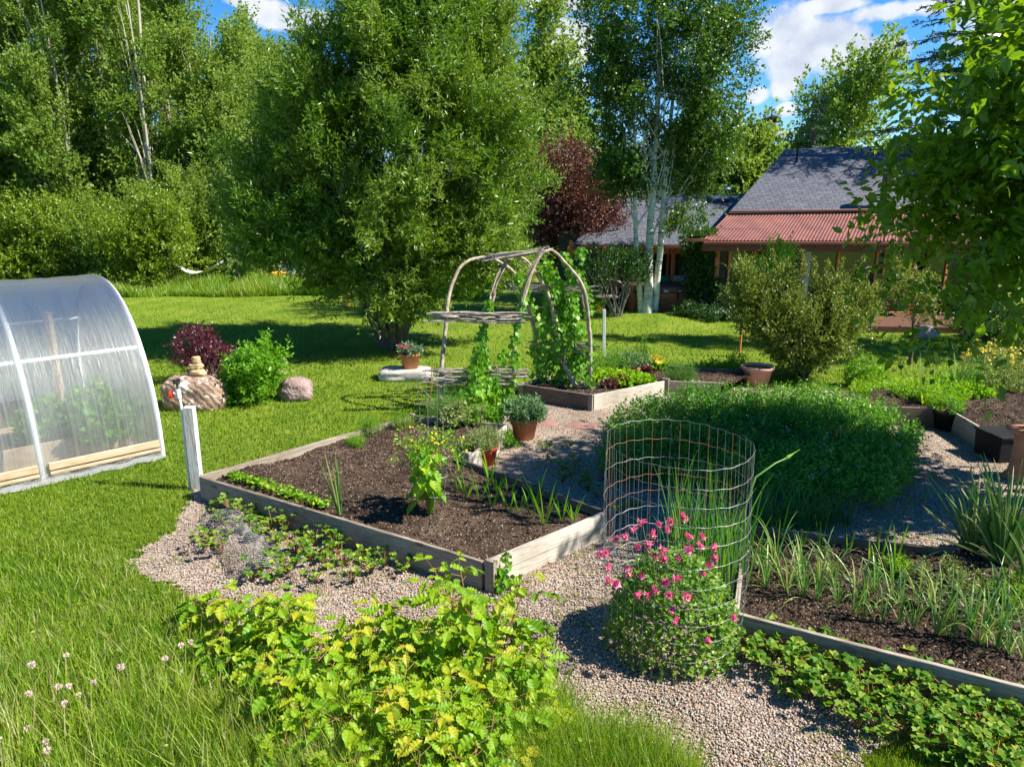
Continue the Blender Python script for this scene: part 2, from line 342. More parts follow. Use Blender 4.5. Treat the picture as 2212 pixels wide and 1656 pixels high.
cc = ramp(nt, s, [(.075, .145, .008), (.14, .21, .014), (.23, .27, .035)], [.36, .5, .68])
b = node(nt, 'ShaderNodeBump', {'Strength': .8, 'Distance': .03, 'Height': n2.outputs['Fac']})
out(nt, node(nt, 'ShaderNodeBsdfPrincipled', {'Base Color': cc, 'Roughness': .8, 'Specular IOR Level': .15, 'Normal': b.outputs[0]}).outputs[0])
def lawn_z(x, y):   # gentle mound round the aspen
    d = np.hypot((x - ASP[0]) / 2.2, (y - ASP[1] + .3) / 1.3); return .16 * np.exp(-d * d * 1.5)
ASP = G(1400, 686)
# one sheet to the horizon, finer where the lawn is near
xs = np.concatenate([[-1500, -300, -100, -50], np.arange(-30, 30.1, .5), [50, 100, 300, 1500]])
ys = np.concatenate([[-60, -10], np.arange(0, 50.1, .5), [80, 150, 400, 1600]])
X, Y = np.meshgrid(xs, ys, indexing='ij')
mb = MB(); mb.grid(np.stack([X, Y, lawn_z(X, Y)], -1)); o = mb.build('lawn', M['lawn'], smooth=True); o['kind'] = 'structure'

GRAV_PX = [(425, 1085), (378, 1128), (345, 1180), (262, 1215), (300, 1247), (375, 1265), (430, 1310), (520, 1400), (700, 1480), (1050, 1500), (1215, 1530), (1235, 1590), (1330, 1620), (1420, 1700),
           (1700, 1690), (1830, 1640), (2000, 1620), (2230, 1600), (2500, 1700), (2600, 1100), (2350, 900), (2040, 868), (1900, 850), (1600, 838), (1440, 838), (1270, 862), (1165, 858), (1110, 868), (1080, 905), (900, 905), (425, 1045)]
GRAV = [G(x, y)[:2] for x, y in GRAV_PX]
m, nt = newmat('gravel_ground'); M['gravel'] = m
tcn = node(nt, 'ShaderNodeTexCoord')
vo = node(nt, 'ShaderNodeTexVoronoi', {'Vector': tcn.outputs['Object'], 'Scale': 62, 'Randomness': 1.0})
wn = node(nt, 'ShaderNodeSeparateColor', {0: vo.outputs['Color']})
cc = ramp(nt, wn.outputs[0], [(.11, .085, .065), (.25, .18, .13), (.36, .25, .175), (.40, .32, .25), (.27, .25, .235), (.52, .45, .36)], [0, .22, .45, .65, .8, 1])
n1 = node(nt, 'ShaderNodeTexNoise', {'Vector': tcn.outputs['Object'], 'Scale': 1.5, 'Detail': 4})
c2 = node(nt, 'ShaderNodeMix', data_type='RGBA', blend_type='MULTIPLY'); c2.inputs[0].default_value = .6
nt.links.new(cc, c2.inputs[6]); nt.links.new(ramp(nt, n1.outputs['Fac'], [(.6, .55, .5), (1, 1, 1)], [.35, .6]), c2.inputs[7])
b = node(nt, 'ShaderNodeBump', {'Strength': 1.0, 'Distance': .012, 'Height': vo.outputs['Distance']}, invert=True)
out(nt, node(nt, 'ShaderNodeBsdfPrincipled', {'Base Color': c2.outputs[2], 'Roughness': .8, 'Specular IOR Level': .25, 'Normal': b.outputs[0]}).outputs[0])
st = .06
gx, gy = np.meshgrid(np.arange(-6, 9, st), np.arange(2.5, 14, st), indexing='ij')
cx, cy = gx + st / 2, gy + st / 2
def in_gravel(x, y, grow=0.0):
    dx = noise2(x, y, 11, 5, 1.2) * .17; dy = noise2(x, y, 12, 5, 1.2) * .17
    return inpoly(x + dx, y + dy, GRAV)
ok = in_gravel(cx, cy)
def cells(gx, gy, z, ok, st):
    n, m_ = gx.shape; idx = np.full((n + 1, m_ + 1), -1)
    ii, jj = np.where(ok)
    for a in (0, 1):
        for b_ in (0, 1): idx[ii + a, jj + b_] = 0
    kk = np.where(idx >= 0); idx[kk] = np.arange(len(kk[0]))
    vx = gx[0, 0] + kk[0] * st; vy = gy[0, 0] + kk[1] * st
    V = np.stack([vx, vy, z(vx, vy)], 1)
    return V, np.stack([idx[ii, jj], idx[ii + 1, jj], idx[ii + 1, jj + 1], idx[ii, jj + 1]], 1)
V, Fq = cells(gx, gy, lambda x, y: .012 + .006 * noise2(x, y, 3, 3, 1.5), ok, st)
mb = MB(); mb.add(V, Fq); o = mb.build('gravel_path', M['gravel'], smooth=True); o['kind'] = 'structure'

# ---- raised beds
def ptop(pts, z): return [G(x, y, z) for x, y in pts]
ZT = .28
BL = ptop([(430, 1027), (1047, 1212), (1311, 1103), (1003, 994), (1095, 916), (890, 897)], ZT)
BR = ptop([(1590, 1322), (2290, 1502), (2420, 1230), (2100, 1128), (2066, 1186), (1612, 1134)], .26)
BM = ptop([(1126, 829), (1280, 853), (1438, 822), (1560, 826), (1640, 800), (1385, 787), (1168, 815)], .26)
BK = ptop([(1860, 876), (2047, 881), (2152, 941), (2500, 960), (2600, 850), (1890, 832)], .30)
BEDS = [BL, BR, BM, BK]
m, nt = newmat('bed_soil'); M['soil'] = m
tcn = node(nt, 'ShaderNodeTexCoord')
n1 = node(nt, 'ShaderNodeTexNoise', {'Vector': tcn.outputs['Object'], 'Scale': 2.2, 'Detail': 10, 'Roughness': .72})
cc = ramp(nt, n1.outputs['Fac'], [(.022, .014, .010), (.055, .037, .026), (.12, .085, .06)], [.35, .5, .7])
vo = node(nt, 'ShaderNodeTexVoronoi', {'Vector': tcn.outputs['Object'], 'Scale': 38})
n3 = node(nt, 'ShaderNodeTexNoise', {'Vector': tcn.outputs['Object'], 'Scale': 60, 'Detail': 4})
b = node(nt, 'ShaderNodeBump', {'Strength': 1.0, 'Distance': .02, 'Height': n3.outputs['Fac']})
out(nt, node(nt, 'ShaderNodeBsdfPrincipled', {'Base Color': cc, 'Roughness': .95, 'Specular IOR Level': .15, 'Normal': b.outputs[0]}).outputs[0])
M['clod'] = attrmat('soil_clod', [(.02, .012, .008), (.065, .042, .028), (.12, .08, .055), (.36, .27, .18), (.50, .40, .29)], .95, .1)
def soil_z(zb):
    return lambda x, y: zb + .028 * noise2(x, y, 21, 4, 1.6) + .008 * noise2(x, y, 22, 3, 12)
woodm = {}
def board(mb_parent, a, b_, z0, z1, th=.042, name='board', dark=0, split=None, ext=0):
    a = np.array(a[:2]); b_ = np.array(b_[:2]); d = b_ - a; L = np.linalg.norm(d); ang = math.atan2(d[1], d[0])
    key = (round(ang, 1), dark)
    if key not in woodm:
        cols = [GREY_W, [(.055, .04, .028), (.13, .10, .07), (.22, .18, .14)], [(.2, .17, .13), (.42, .37, .30), (.66, .61, .54)]][dark]  # same boards, three palettes: sunlit sides coloured paler, shaded sides darker
        woodm[key] = woodmat('weathered_sun_shade_board', cols, key[0])
    c = (a + b_) / 2; mbx = MB(); n = max(6, int(L / .12)); rr = np.random.default_rng(int(abs(L * 1000)) % 999)
    # board with slightly worn, wavy edges
    t = np.linspace(0, 1, n + 1); sec = np.array([[-th / 2, z0], [-th / 2, z0 * .5 + z1 * .5], [-th / 2 + .003, z1 - .004], [-th / 2 + .006, z1], [th / 2 - .006, z1], [th / 2 - .003, z1 - .004], [th / 2, z0 * .5 + z1 * .5], [th / 2, z0]])
    nrm = np.array([-d[1], d[0]]) / L
    V = np.zeros((n + 1, 8, 3)); zz = noise2(t * L, t * 0 + z0, 5, 3, 1.1) * .003; oo = noise2(t * L, t * 0 + 3, 6, 3, .8) * .003
    for k in range(8):
        pos = a[None] + d[None] * t[:, None] + nrm[None] * (sec[k, 0] + oo)[:, None]
        V[:, k, :2] = pos; V[:, k, 2] = sec[k, 1] + zz * (sec[k, 1] > (z0 + z1) / 2)
    mbx.grid(V, closed=True)
    for e in (V[0], V[-1]): mbx.add(e, [[0, 1, 2], [0, 2, 3], [0, 3, 4], [0, 4, 5], [0, 5, 6], [0, 6, 7]])
    return mbx.build(name, woodm[key], mb_parent)
def bed(poly, zt, label, edges, soilz, split=(), posts=(), seed=1, dens=1.0):
    c = np.mean([p[:2] for p in poly], 0); t = thing('raised_bed', label, 'raised bed', (c[0], c[1], 0), 'wooden raised garden beds')
    n = len(poly)
    for i in range(n):
        a, b_ = poly[i], poly[(i + 1) % n]
        if edges[i] is None: continue
        sun_shade = edges[i]; dirn = unit((b_ - a)[None, :2])[0] * .021
        if i in split:
            board(t, a[:2] + dirn, b_[:2] - dirn, 0, zt * .5 - .003, dark=sun_shade); board(t, a[:2] + dirn, b_[:2] - dirn, zt * .5 + .002, zt, dark=sun_shade, th=.046)
        else: board(t, a[:2] + dirn, b_[:2] - dirn, 0, zt, dark=sun_shade)
    for (x, y, h, s_) in posts:
        mb = MB(); mb.box((x, y, h / 2), (s_, s_ * .55, h), math.atan2(BL[1][1] - BL[0][1], BL[1][0] - BL[0][0]), taper=.97); mb.build('corner_post', woodmat('weathered_post', GREY_W, 1.57), t, bevel=.004)
    P2 = [p[:2] for p in poly]; A = np.array(P2)
    st = .035; gx, gy = np.meshgrid(np.arange(A[:, 0].min(), A[:, 0].max(), st), np.arange(A[:, 1].min(), A[:, 1].max(), st), indexing='ij')
    ok = inpoly(gx + st / 2, gy + st / 2, P2); V, Fq = cells(gx, gy, soil_z(soilz), ok, st)
    mb = MB(); mb.add(V, Fq); so_ = mb.build('soil', M['soil'], t, smooth=True)
    # clods and pale chips over the soil, one part
    r = np.random.default_rng(seed); nn = int(9000 * dens)
    ar = (A.max(0) - A.min(0)); p = r.uniform(0, 1, (nn, 2)) * ar + A.min(0); p = p[inpoly(p[:, 0], p[:, 1], P2)]; k = len(p)
    z = soil_z(soilz)(p[:, 0], p[:, 1]); q = r.uniform(0, 1, k); sz = np.where(q > .72, r.uniform(.003, .008, k), r.uniform(.006, .017, k))
    S = np.stack([sz * r.uniform(.8, 1.5, k), sz * r.uniform(.8, 1.5, k), sz * .7], 1); an = r.uniform(0, 6.28, k)
    Xv = np.stack([np.cos(an), np.sin(an), 0 * an], 1); Yv = np.stack([-np.sin(an), np.cos(an), 0 * an], 1); Zv = np.tile([0, 0, 1.0], (k, 1))
    mb = MB(); mb.inst(OCT, np.column_stack([p, z + sz * .3]), Xv, Yv, Zv, S, np.where(q > .72, r.uniform(.62, 1, k), r.uniform(0, .5, k)))
    o = mb.build('soil_crumb', M['clod'], t); o['kind'] = 'stuff'
    return t
cp = BL[1]; cpr = BL[3]
dv = lambda p, dx, dy: (p[0] + dx, p[1] + dy)
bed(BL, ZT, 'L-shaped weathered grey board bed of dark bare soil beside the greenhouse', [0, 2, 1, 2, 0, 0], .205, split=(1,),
    posts=[(cp[0] + .05, cp[1] - .015, .30, .09), (cpr[0] + .02, cpr[1] + .07, .36, .11), (BL[2][0] + .03, BL[2][1] + .03, .285, .08), (BL[5][0], BL[5][1], .31, .08)], seed=1, dens=2.2)
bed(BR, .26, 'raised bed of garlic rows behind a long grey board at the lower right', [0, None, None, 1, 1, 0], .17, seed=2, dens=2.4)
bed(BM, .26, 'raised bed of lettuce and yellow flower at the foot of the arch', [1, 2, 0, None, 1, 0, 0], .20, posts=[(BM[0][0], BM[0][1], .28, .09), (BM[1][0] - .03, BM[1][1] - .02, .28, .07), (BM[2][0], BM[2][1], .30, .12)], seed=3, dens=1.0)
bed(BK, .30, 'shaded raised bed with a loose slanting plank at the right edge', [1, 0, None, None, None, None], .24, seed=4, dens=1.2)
def in_beds(x, y):
    r_ = np.zeros(np.shape(x), bool)
    for b_ in BEDS: r_ |= inpoly(x, y, [p[:2] for p in b_])
    return r_

# ---- pebbles (countless), denser near the camera
def px_samples(n, x0, x1, y0, y1, r, z=0.0):
    px = r.uniform(x0, x1, n); py = r.uniform(y0, y1, n); u = (px - 1106) / F; v = (py - 828) / F
    dy = CT - v * ST; dz = -ST - v * CT; t = (z - H) / dz; return u * t, dy * t
r = np.random.default_rng(5)
x, y = px_samples(150000, -100, 2350, 850, 1800, r)
k = in_gravel(x, y) & ~in_beds(x, y) & (y < 11); x, y = x[k], y[k]; k = len(x)
sz = r.uniform(.004, .0105, k); an = r.uniform(0, 6.28, k); ti = r.normal(0, .3, (k, 2))
Zv = unit(np.column_stack([ti, np.ones(k)])); Xv = unit(np.cross(Zv, np.column_stack([np.cos(an), np.sin(an), 0 * an]))); Yv = np.cross(Zv, Xv)
mb = MB(); mb.inst(OCT, np.column_stack([x, y, .014 + sz * .35 + r.uniform(0, .004, k)]), Xv, Yv, Zv, np.stack([sz * r.uniform(.9, 1.5, k), sz * r.uniform(.8, 1.2, k), sz * .75], 1), r.uniform(0, 1, k))
M['pebble'] = attrmat('pebble', [(.11, .085, .065), (.27, .19, .135), (.38, .26, .175), (.44, .35, .27), (.27, .25, .235), (.58, .50, .40)], .6, .4)
o = mb.build('gravel', M['pebble'], smooth=True)
tag(o, 'loose pinkish grey pea gravel covering the paths between the beds', 'gravel', kind='stuff')
# flagstones
def rock(name, m_, c, size, label, cat, group=None, seed=0, rz=0, flat=0, parent=None, n=40, rough=.10, sq=2.6):
    th_ = np.linspace(0, 2 * math.pi, n, endpoint=False); ph = np.linspace(-math.pi / 2, math.pi / 2, n // 2)
    A_, B_ = np.meshgrid(ph, th_, indexing='ij')
    D = np.stack([np.cos(A_) * np.cos(B_), np.cos(A_) * np.sin(B_), np.sin(A_)], -1)
    rad = 1 / (np.abs(D) ** sq).sum(-1) ** (1 / sq); rad = rad * (1 + rough * 1.5 * noise3(D * 1.0, seed, 3, .7) + rough * .6 * np.round(noise3(D, seed + 5, 2, 1.2) * 2.5) / 2.5 + rough * .2 * noise3(D, seed + 9, 2, 4))
    V = D * rad[..., None] * np.array(size) / 2; V = V @ rotz(rz).T + np.array(c)
    mb = MB(); mb.grid(V, closed=True); o = mb.build(name, m_, parent, smooth=True)
    if label: tag(o, label, cat, group)
    return o
M['flag'] = solid('red_flagstone', [(.20, .10, .085), (.32, .17, .14)], .9, 8, .4)
for (px, py, w, l) in [(1175, 915, .42, .30), (1255, 922, .46, .30)]:
    c = G(px, py); rock('stepping_stone', M['flag'], (c[0], c[1], .012), (w, l, .05), 'flat red sandstone slab set in the gravel, ' + ('nearest the sage pot' if px < 1200 else 'nearest the mint patch'), 'stepping stone', 'red stepping stones in the gravel', seed=px)

# ---- grass: tufts over the lawn, tall grass in the foreground, meadow beyond
def blades(n_pts, length, wid, r, lean=.35, tmpl=BLADE):
    n = len(n_pts); an = r.uniform(0, 6.28, n); le = np.abs(r.normal(0, lean, n))
    Yv = unit(np.column_stack([np.cos(an) * le, np.sin(an) * le, np.ones(n)])); a2 = r.uniform(0, 6.28, n)
    Xv, Yv, Zv = frames(Yv, np.column_stack([np.cos(a2), np.sin(a2), .2 + 0 * a2]))
    return Xv, Yv, Zv, np.stack([wid, length, length], 1)
r = np.random.default_rng(6)
x, y = px_samples(430000, -150, 2360, 640, 1720, r)
k = ~in_gravel(x, y) & ~in_beds(x, y) & (y < 24) & (np.abs(x) < 22)
x, y = x[k], y[k]; n = len(x); d = np.hypot(x, y)
L = r.uniform(.03, .062, n) * (1 + .015 * d); wd = np.clip(.0016 * d, .006, .02) * r.uniform(.6, 1.1, n)
pt = np.column_stack([x, y, lawn_z(x, y)])
Xv, Yv, Zv, S = blades(pt, L, wd, r, .55)
cl = np.clip(.5 + .30 * noise2(x, y, 31, 5, .5) + .10 * np.sin((x * .97 + y * .24) * 2.6) * (y > 8) + r.normal(0, .22, n), 0, 1)
mb = MB(); mb.inst(BLADE1, pt, Xv, Yv, Zv, S, cl); o = mb.build('mown_grass', M['lawnblade'])
tag(o, 'short mown green grass of the lawn around the beds and trees', 'grass', kind='stuff')
# foreground rough grass
r = np.random.default_rng(8)
TALLZ = [G(a, b_)[:2] for a, b_ in [(-300, 1180), (60, 1150), (200, 1180), (300, 1260), (400, 1310), (560, 1420), (760, 1480), (1050, 1500), (1190, 1470), (1260, 1600), (1500, 1720), (1500, 2050), (-600, 2050)]]
x, y = px_samples(230000, -250, 1500, 1150, 2100, r)
k = inpoly(x + noise2(x, y, 41, 3, 1) * .15, y + noise2(x, y, 42, 3, 1) * .15, TALLZ) & (noise2(x, y, 43, 4, 1.2) + r.normal(0, .5, len(x)) > -.35)
x, y = x[k], y[k]; n = len(x)
hh = np.clip(.6 + .5 * noise2(x, y, 44, 3, .7), .2, 1.2) * np.clip((5.8 - y) / 2.2, .35, 1.15)
L = r.uniform(.10, .34, n) * hh + .06; wd = r.uniform(.0035, .0085, n)
pt = np.column_stack([x, y, 0 * x]); L = L * np.where(x > -1.6, 1.25, 1.0); Xv, Yv, Zv, S = blades(pt, L, wd, r, .42)
cl = np.clip(.42 + .28 * noise2(x, y, 45, 4, 1.6) + r.normal(0, .20, n) + (r.uniform(0, 1, n) > .95) * .5, 0, 1)
mb = MB(); mb.inst(BLADE, pt, Xv, Yv, Zv, S, cl)
# long coarse blades and seed stalks standing over the rest
x2, y2 = px_samples(26000, -250, 1500, 1180, 2100, r); k = inpoly(x2, y2, TALLZ); x2, y2 = x2[k], y2[k]; n2 = len(x2)
p2 = np.column_stack([x2, y2, 0 * x2]); L2 = r.uniform(.16, .44, n2) * np.clip((5.6 - y2) / 1.8, .45, 1.1); q = blades(p2, L2, r.uniform(.005, .011, n2), r, .38)
mb.inst(BLADE, p2, *q, np.clip(r.normal(.55, .2, n2) + (r.uniform(0, 1, n2) > .9) * .4, 0, 1))
# broad weeds in it
kk = r.choice(n, 9000, replace=False); pt2 = pt[kk] + np.column_stack([r.normal(0, .02, (9000, 2)), L[kk] * r.uniform(.2, .8, 9000)])
D = unit(np.column_stack([r.normal(0, 1, (9000, 2)), r.uniform(.0, .8, 9000)])); Xv, Yv, Zv = frames(D, np.tile([0, 0, 1.0], (9000, 1)) + r.normal(0, .3, (9000, 3)))
sz = r.uniform(.012, .035, 9000); mb.inst(LEAF6, pt2, Xv, Yv, Zv, np.stack([sz * .7, sz, sz], 1), r.uniform(.1, .7, 9000))
o = mb.build('tall_grass', M['tall']); tag(o, 'long uncut grass and clover filling the lower left foreground', 'grass', kind='stuff')
# patch of grass at the lower right edge, weeds creeping over gravel
r = np.random.default_rng(9)
x, y = px_samples(16000, 1640, 2300, 1580, 1760, r); k = noise2(x, y, 46, 3, 1) + (r.normal(0, .25, len(x))) + (3.75 - y) * 1.6 + (x - 2.2) * .9 > 0; x, y = x[k], y[k]; n = len(x)
pt = np.column_stack([x, y, 0 * x + .01]); Xv, Yv, Zv, S = blades(pt, r.uniform(.03, .09, n), r.uniform(.004, .008, n), r, .5)
mb = MB(); mb.inst(BLADE, pt, Xv, Yv, Zv, S, r.uniform(.2, .8, n))
o = mb.build('grass_verge', M['grass']); tag(o, 'ragged grass edge along the gravel at the bottom right', 'grass', kind='stuff')
# weeds and dry litter on the gravel
r = np.random.default_rng(19); x, y = px_samples(2600, 250, 2200, 900, 1650, r)
k = in_gravel(x, y) & ~in_beds(x, y) & (noise2(x, y, 61, 4, 1.3) + r.normal(0, .3, len(x)) > .45) & (y < 9); x, y = x[k], y[k]; n = len(x); mb = MB()
for j in range(7): pt = np.column_stack([x + r.normal(0, .025, n), y + r.normal(0, .025, n), .014 + 0 * x]); q = blades(pt, r.uniform(.02, .075, n), r.uniform(.004, .012, n), r, .9); mb.inst(BLADE, pt, *q, r.uniform(.2, 1, n))
tag(mb.build('gravel_weeds', M['grass']), 'small weeds and stray grass sprouting through the gravel paths', 'weeds', kind='stuff')
# meadow beyond the lawn
r = np.random.default_rng(10)
n = 60000; x = r.uniform(-26, -1.0, n); y = 24.2 + r.uniform(0, 1, n) ** 1.3 * 5 + noise2(x, x * 0, 47, 2, .3) * .5
hh = .28 + .22 * noise2(x, y, 48, 3, .5); pt = np.column_stack([x, y, 0 * x]); Xv, Yv, Zv, S = blades(pt, np.clip(hh, .12, .6) * r.uniform(.6, 1.5, n), r.uniform(.015, .03, n), r, .25)
mb = MB(); mb.inst(BLADE, pt, Xv, Yv, Zv, S, np.clip(.45 + .25 * noise2(x, y, 49, 3, .5) + r.normal(0, .15, n), 0, 1))
o = mb.build('meadow_grass', M['tall']); tag(o, 'long bright meadow grass along the far edge of the lawn', 'grass', kind='stuff')
# far hill
m, nt = newmat('hill_ground')
tcn = node(nt, 'ShaderNodeTexCoord'); n1 = node(nt, 'ShaderNodeTexNoise', {'Vector': tcn.outputs['Object'], 'Scale': .03, 'Detail': 8})
out(nt, node(nt, 'ShaderNodeBsdfPrincipled', {'Base Color': ramp(nt, n1.outputs['Fac'], [(.05, .08, .035), (.16, .15, .07), (.26, .21, .12)], [.4, .5, .6]), 'Roughness': 1}).outputs[0])
xs = np.linspace(-700, 1100, 90); ys = np.linspace(500, 1300, 30); X, Y = np.meshgrid(xs, ys, indexing='ij')
Z = 62 * np.exp(-((X - 230) / 420) ** 2) * np.sin(np.clip((Y - 500) / 800, 0, 1) * math.pi) ** .8 + 6 * noise2(X, Y, 3, 4, .006)
mb = MB(); mb.grid(np.stack([X, Y, Z], -1)); o = mb.build('hill', m, smooth=True); o['kind'] = 'structure'
# ---------------------------------------------------------------- trees and shrubs
def sphere_dirs(n, r): return unit(r.normal(size=(n, 3)))
def crown_twigs(ells, n_cl, per, r, cl_sig=.3, shell=.55, zmin=None, lump=.18, boughs=0, bsig=.4):
    """clump centres inside the union of ellipsoids -> twig bases and outward directions"""
    E = np.array(ells, float); vol = (E[:, 3] * E[:, 4] * E[:, 5]) ** (2 / 3); k = r.choice(len(E), n_cl, p=vol / vol.sum())
    m_ = boughs or n_cl; k = k[:m_]
    D = sphere_dirs(m_, r); rad = shell + (1 - shell) * r.uniform(0, 1, m_) ** .7; rad *= 1 + lump * noise3(D, 77, 2, 1.3)
    C = E[k, :3] + D * E[k, 3:6] * rad[:, None]; out_ = unit(D / E[k, 3:6])
    if boughs:   # leafy boughs: the clumps of one bough string outward from its root, with gaps between boughs
        j = r.integers(0, m_, n_cl); s_ = r.normal(0, 1, n_cl); o_ = unit(out_[j] + [0, 0, .35])
        C = C[j] + o_ * (s_ * bsig * .9)[:, None] + r.normal(0, bsig * .45, (n_cl, 3)); out_ = unit(o_ + r.normal(0, .3, (n_cl, 3)))
    if zmin is not None:
        o2 = C[:, 2] > zmin + .25 * noise2(C[:, 0], C[:, 1], 5, 2, 1); C, out_ = C[o2], out_[o2]
    B = np.repeat(C, per, 0) + r.normal(0, cl_sig, (len(C) * per, 3)); Dn = np.repeat(out_, per, 0)
    return C, B, Dn
def leaves_on(mb, B, D, r, tl, k, L, Wd, up=.5, spread=.9, tmpl=LEAF4, jit=.6, droop=0, var=.2, flat=0.0):
    n = len(B); D = unit(D + r.normal(0, .55, (n, 3)) + np.array([0, 0, up])); ln = tl * r.uniform(.5, 1.3, n)
    s_ = (np.arange(k) + .5) / k; Pn = B[:, None] + D[:, None] * (ln[:, None] * s_[None])[..., None]; Pn[..., 2] -= droop * (ln[:, None] * s_[None]) ** 2
    perp = unit(np.cross(np.repeat(D, k, 0), sphere_dirs(n * k, r))); LD = unit(np.repeat(D, k, 0) * (1 - spread * .5) + perp * spread + r.normal(0, .15, (n * k, 3)) + np.array([0, 0, -droop * .4]))
    Nn = sphere_dirs(n * k, r) * jit + np.array([0, 0, 1.0]) * flat + perp * .001; Xv, Yv, Zv = frames(LD, Nn + 1e-3)
    sc_ = r.uniform(.65, 1.2, n * k); ci = np.clip(np.repeat(np.clip(.5 + var * noise3(B, 5, 2, .8), 0, 1), k) + r.normal(0, .2, n * k), 0, 1)
    mb.inst(tmpl, Pn.reshape(-1, 3), Xv, Yv, Zv, np.stack([Wd * sc_, L * sc_, L * sc_], 1), ci)
def limbs(mb, base, targets, r, r0, fork=.35, k=6, wob=.12, start=None):
    for t in targets:
        f = r.uniform(.05, fork) if start is None else start
        a = np.array(base, float) + np.array([0, 0, 0]); t = np.array(t, float); m1 = a + (t - a) * .45; m1[2] += .12 * np.linalg.norm(t - a); m1 += r.normal(0, wob, 3)
        s_ = np.linspace(0, 1, 9)[:, None]; pts = (1 - s_) ** 2 * a + 2 * s_ * (1 - s_) * m1 + s_ ** 2 * t; pts[1:-1] += r.normal(0, wob * .15, (7, 3))
        mb.tube(pts, np.linspace(r0 * r.uniform(.6, 1), r0 * .12, 9), k)
def tree(name, label, cat, base, trunks, ells, leaf, bark, n_cl, per, tl, k, L, Wd, seed, group=None, sig=.3, shell=.5, up=.5, zmin=None, nl=30, lr=.04, tmpl=LEAF4, spread=.9, droop=0, lump=.2, wob=.12, flat=0., var=.25, limbz=.3, boughs=0, bsig=.4):
    r = np.random.default_rng(seed); t = thing(name, label, cat, (base[0], base[1], 0), group)
    C, B, D = crown_twigs(ells, n_cl, per, r, sig, shell, zmin, lump, boughs, bsig)
    mb = MB(); tops = []
    for (pts, r0, r1) in trunks:
        pts = np.array(pts, float); n = max(6, len(pts) * 3); s_ = np.linspace(0, len(pts) - 1, n); q = np.stack([np.interp(s_, np.arange(len(pts)), pts[:, i]) for i in range(3)], 1)
        for _ in range(2): q[1:-1] = (q[:-2] + 2 * q[1:-1] + q[2:]) / 4
        q[1:-1, :2] += r.normal(0, .012, (n - 2, 2)); rr = np.linspace(r0, r1, n); rr[0] *= 1.12; mb.tube(q, rr, 12); tops.append(q)
    for i in r.choice(len(C), min(nl, len(C)), replace=False):
        q = tops[r.integers(len(tops))]; z0 = q[0, 2] + (C[i, 2] - q[0, 2]) * r.uniform(limbz, .85); j = np.argmin(abs(q[:, 2] - z0)); rr_ = lr * (1 - .6 * j / len(q))
        limbs(mb, q[j], [C[i]], r, rr_, wob=wob)
    mb.build('trunk', bark, t, smooth=True)
    mb = MB(); leaves_on(mb, B, D, r, tl, k, L, Wd, up, spread, tmpl, droop=droop, var=var, flat=flat); mb.build('crown', leaf, t)
    return t
def E(px, py, Y, rx, rz_, ry=None):   # ellipsoid centred on a sight line at distance Y; radii in metres
    c = P(px, py, Y); return (c[0], c[1], c[2], rx, ry or rx, rz_)

# the big willow
wb = G(850, 752)
WY = wb[1]
ells = [E(850, 300, WY, 2.7, 2.9, 2.5), E(1050, 380, WY + .2, 1.2, 2.6, 1.9), E(660, 350, WY, 1.3, 1.7, 1.6), E(610, 480, WY, 1.1, 1.0, 1.3), E(800, 500, WY - .3, 2.2, 1.5, 2.1), E(1050, 540, WY, 1.0, .9, 1.3),
        E(870, 610, WY, 1.05, .95, 1.0), E(640, 560, WY, 1.0, .45, .9), E(920, 90, WY, 1.75, 2.1, 1.9), E(1000, 160, WY, 1.5, 2.2, 1.5), E(700, 220, WY, 1.15, 1.25, 1.2)]
ells = [(a, b_, c, d * .86, e * .86, f * .92) for a, b_, c, d, e, f in ells]
stems = []
rr = np.random.default_rng(3)
for i in range(13):
    a = i / 13 * 6.28; b0 = wb + np.array([math.cos(a) * .2, math.sin(a) * .17, 0]); tx = wb + np.array([math.cos(a) * rr.uniform(.8, 2.2), math.sin(a) * 1.5, rr.uniform(3.2, 5.6)])
    stems.append(([b0, b0 * .6 + tx * .4 + np.array([0, 0, .5]), tx], rr.uniform(.07, .11), .025))
tree('willow_tree', 'huge round many-stemmed willow standing alone on the lawn', 'tree', wb, stems, ells, M['willow'], M['bark'], 3800, 9, .36, 11, .115, .032, 101,
     sig=.13, shell=.45, up=.55, zmin=.6, boughs=430, bsig=.30, nl=60, lr=.035, spread=.75, lump=.22, var=.45)

# aspen clump
ab = ASP + np.array([0, 0, .1]); AY = ab[1]
def A_(px, py, d=0): return P(px, py, AY + d)
tr = [([A_(1385, 684), A_(1376, 560), A_(1371, 470), A_(1372, 330), A_(1365, 180), A_(1355, 20)], .085, .02),
      ([A_(1398, 688, -.1), A_(1403, 560), A_(1408, 440), A_(1418, 300), A_(1424, 150), A_(1420, -60)], .135, .02),
      ([A_(1412, 686, .1), A_(1423, 560), A_(1434, 440), A_(1446, 300), A_(1458, 150), A_(1470, -40)], .10, .02)]
ells = [E(1420, 60, AY, 2.1, 2.6, 1.9), E(1330, 200, AY, 1.1, 1.7, 1.3), E(1400, 310, AY + .4, 1.6, 1.2, 1.1), E(1530, 150, AY, 1.0, 2.0, 1.3), E(1560, 300, AY, 1.05, .85, 1.1), E(1330, 380, AY + .3, .7, .8, .8),
        E(1500, 390, AY + .3, .95, .75, .9), E(1540, 50, AY, .9, 1.3, 1.0), E(1300, 80, AY, .55, 1.1, .8), E(1480, 470, AY - .2, .6, .25, .5)]
t = tree('aspen_tree', 'three-stemmed aspen with pale trunks in front of the hot tub', 'tree', ab, tr, ells, M['aspen'], M['aspenbark'], 1900, 6, .30, 8, .068, .064, 102, sig=.13, shell=.15, up=.1, boughs=260, bsig=.30, nl=70, lr=.04, tmpl=LEAF4, spread=1.2, lump=.3, limbz=.45, droop=.3)

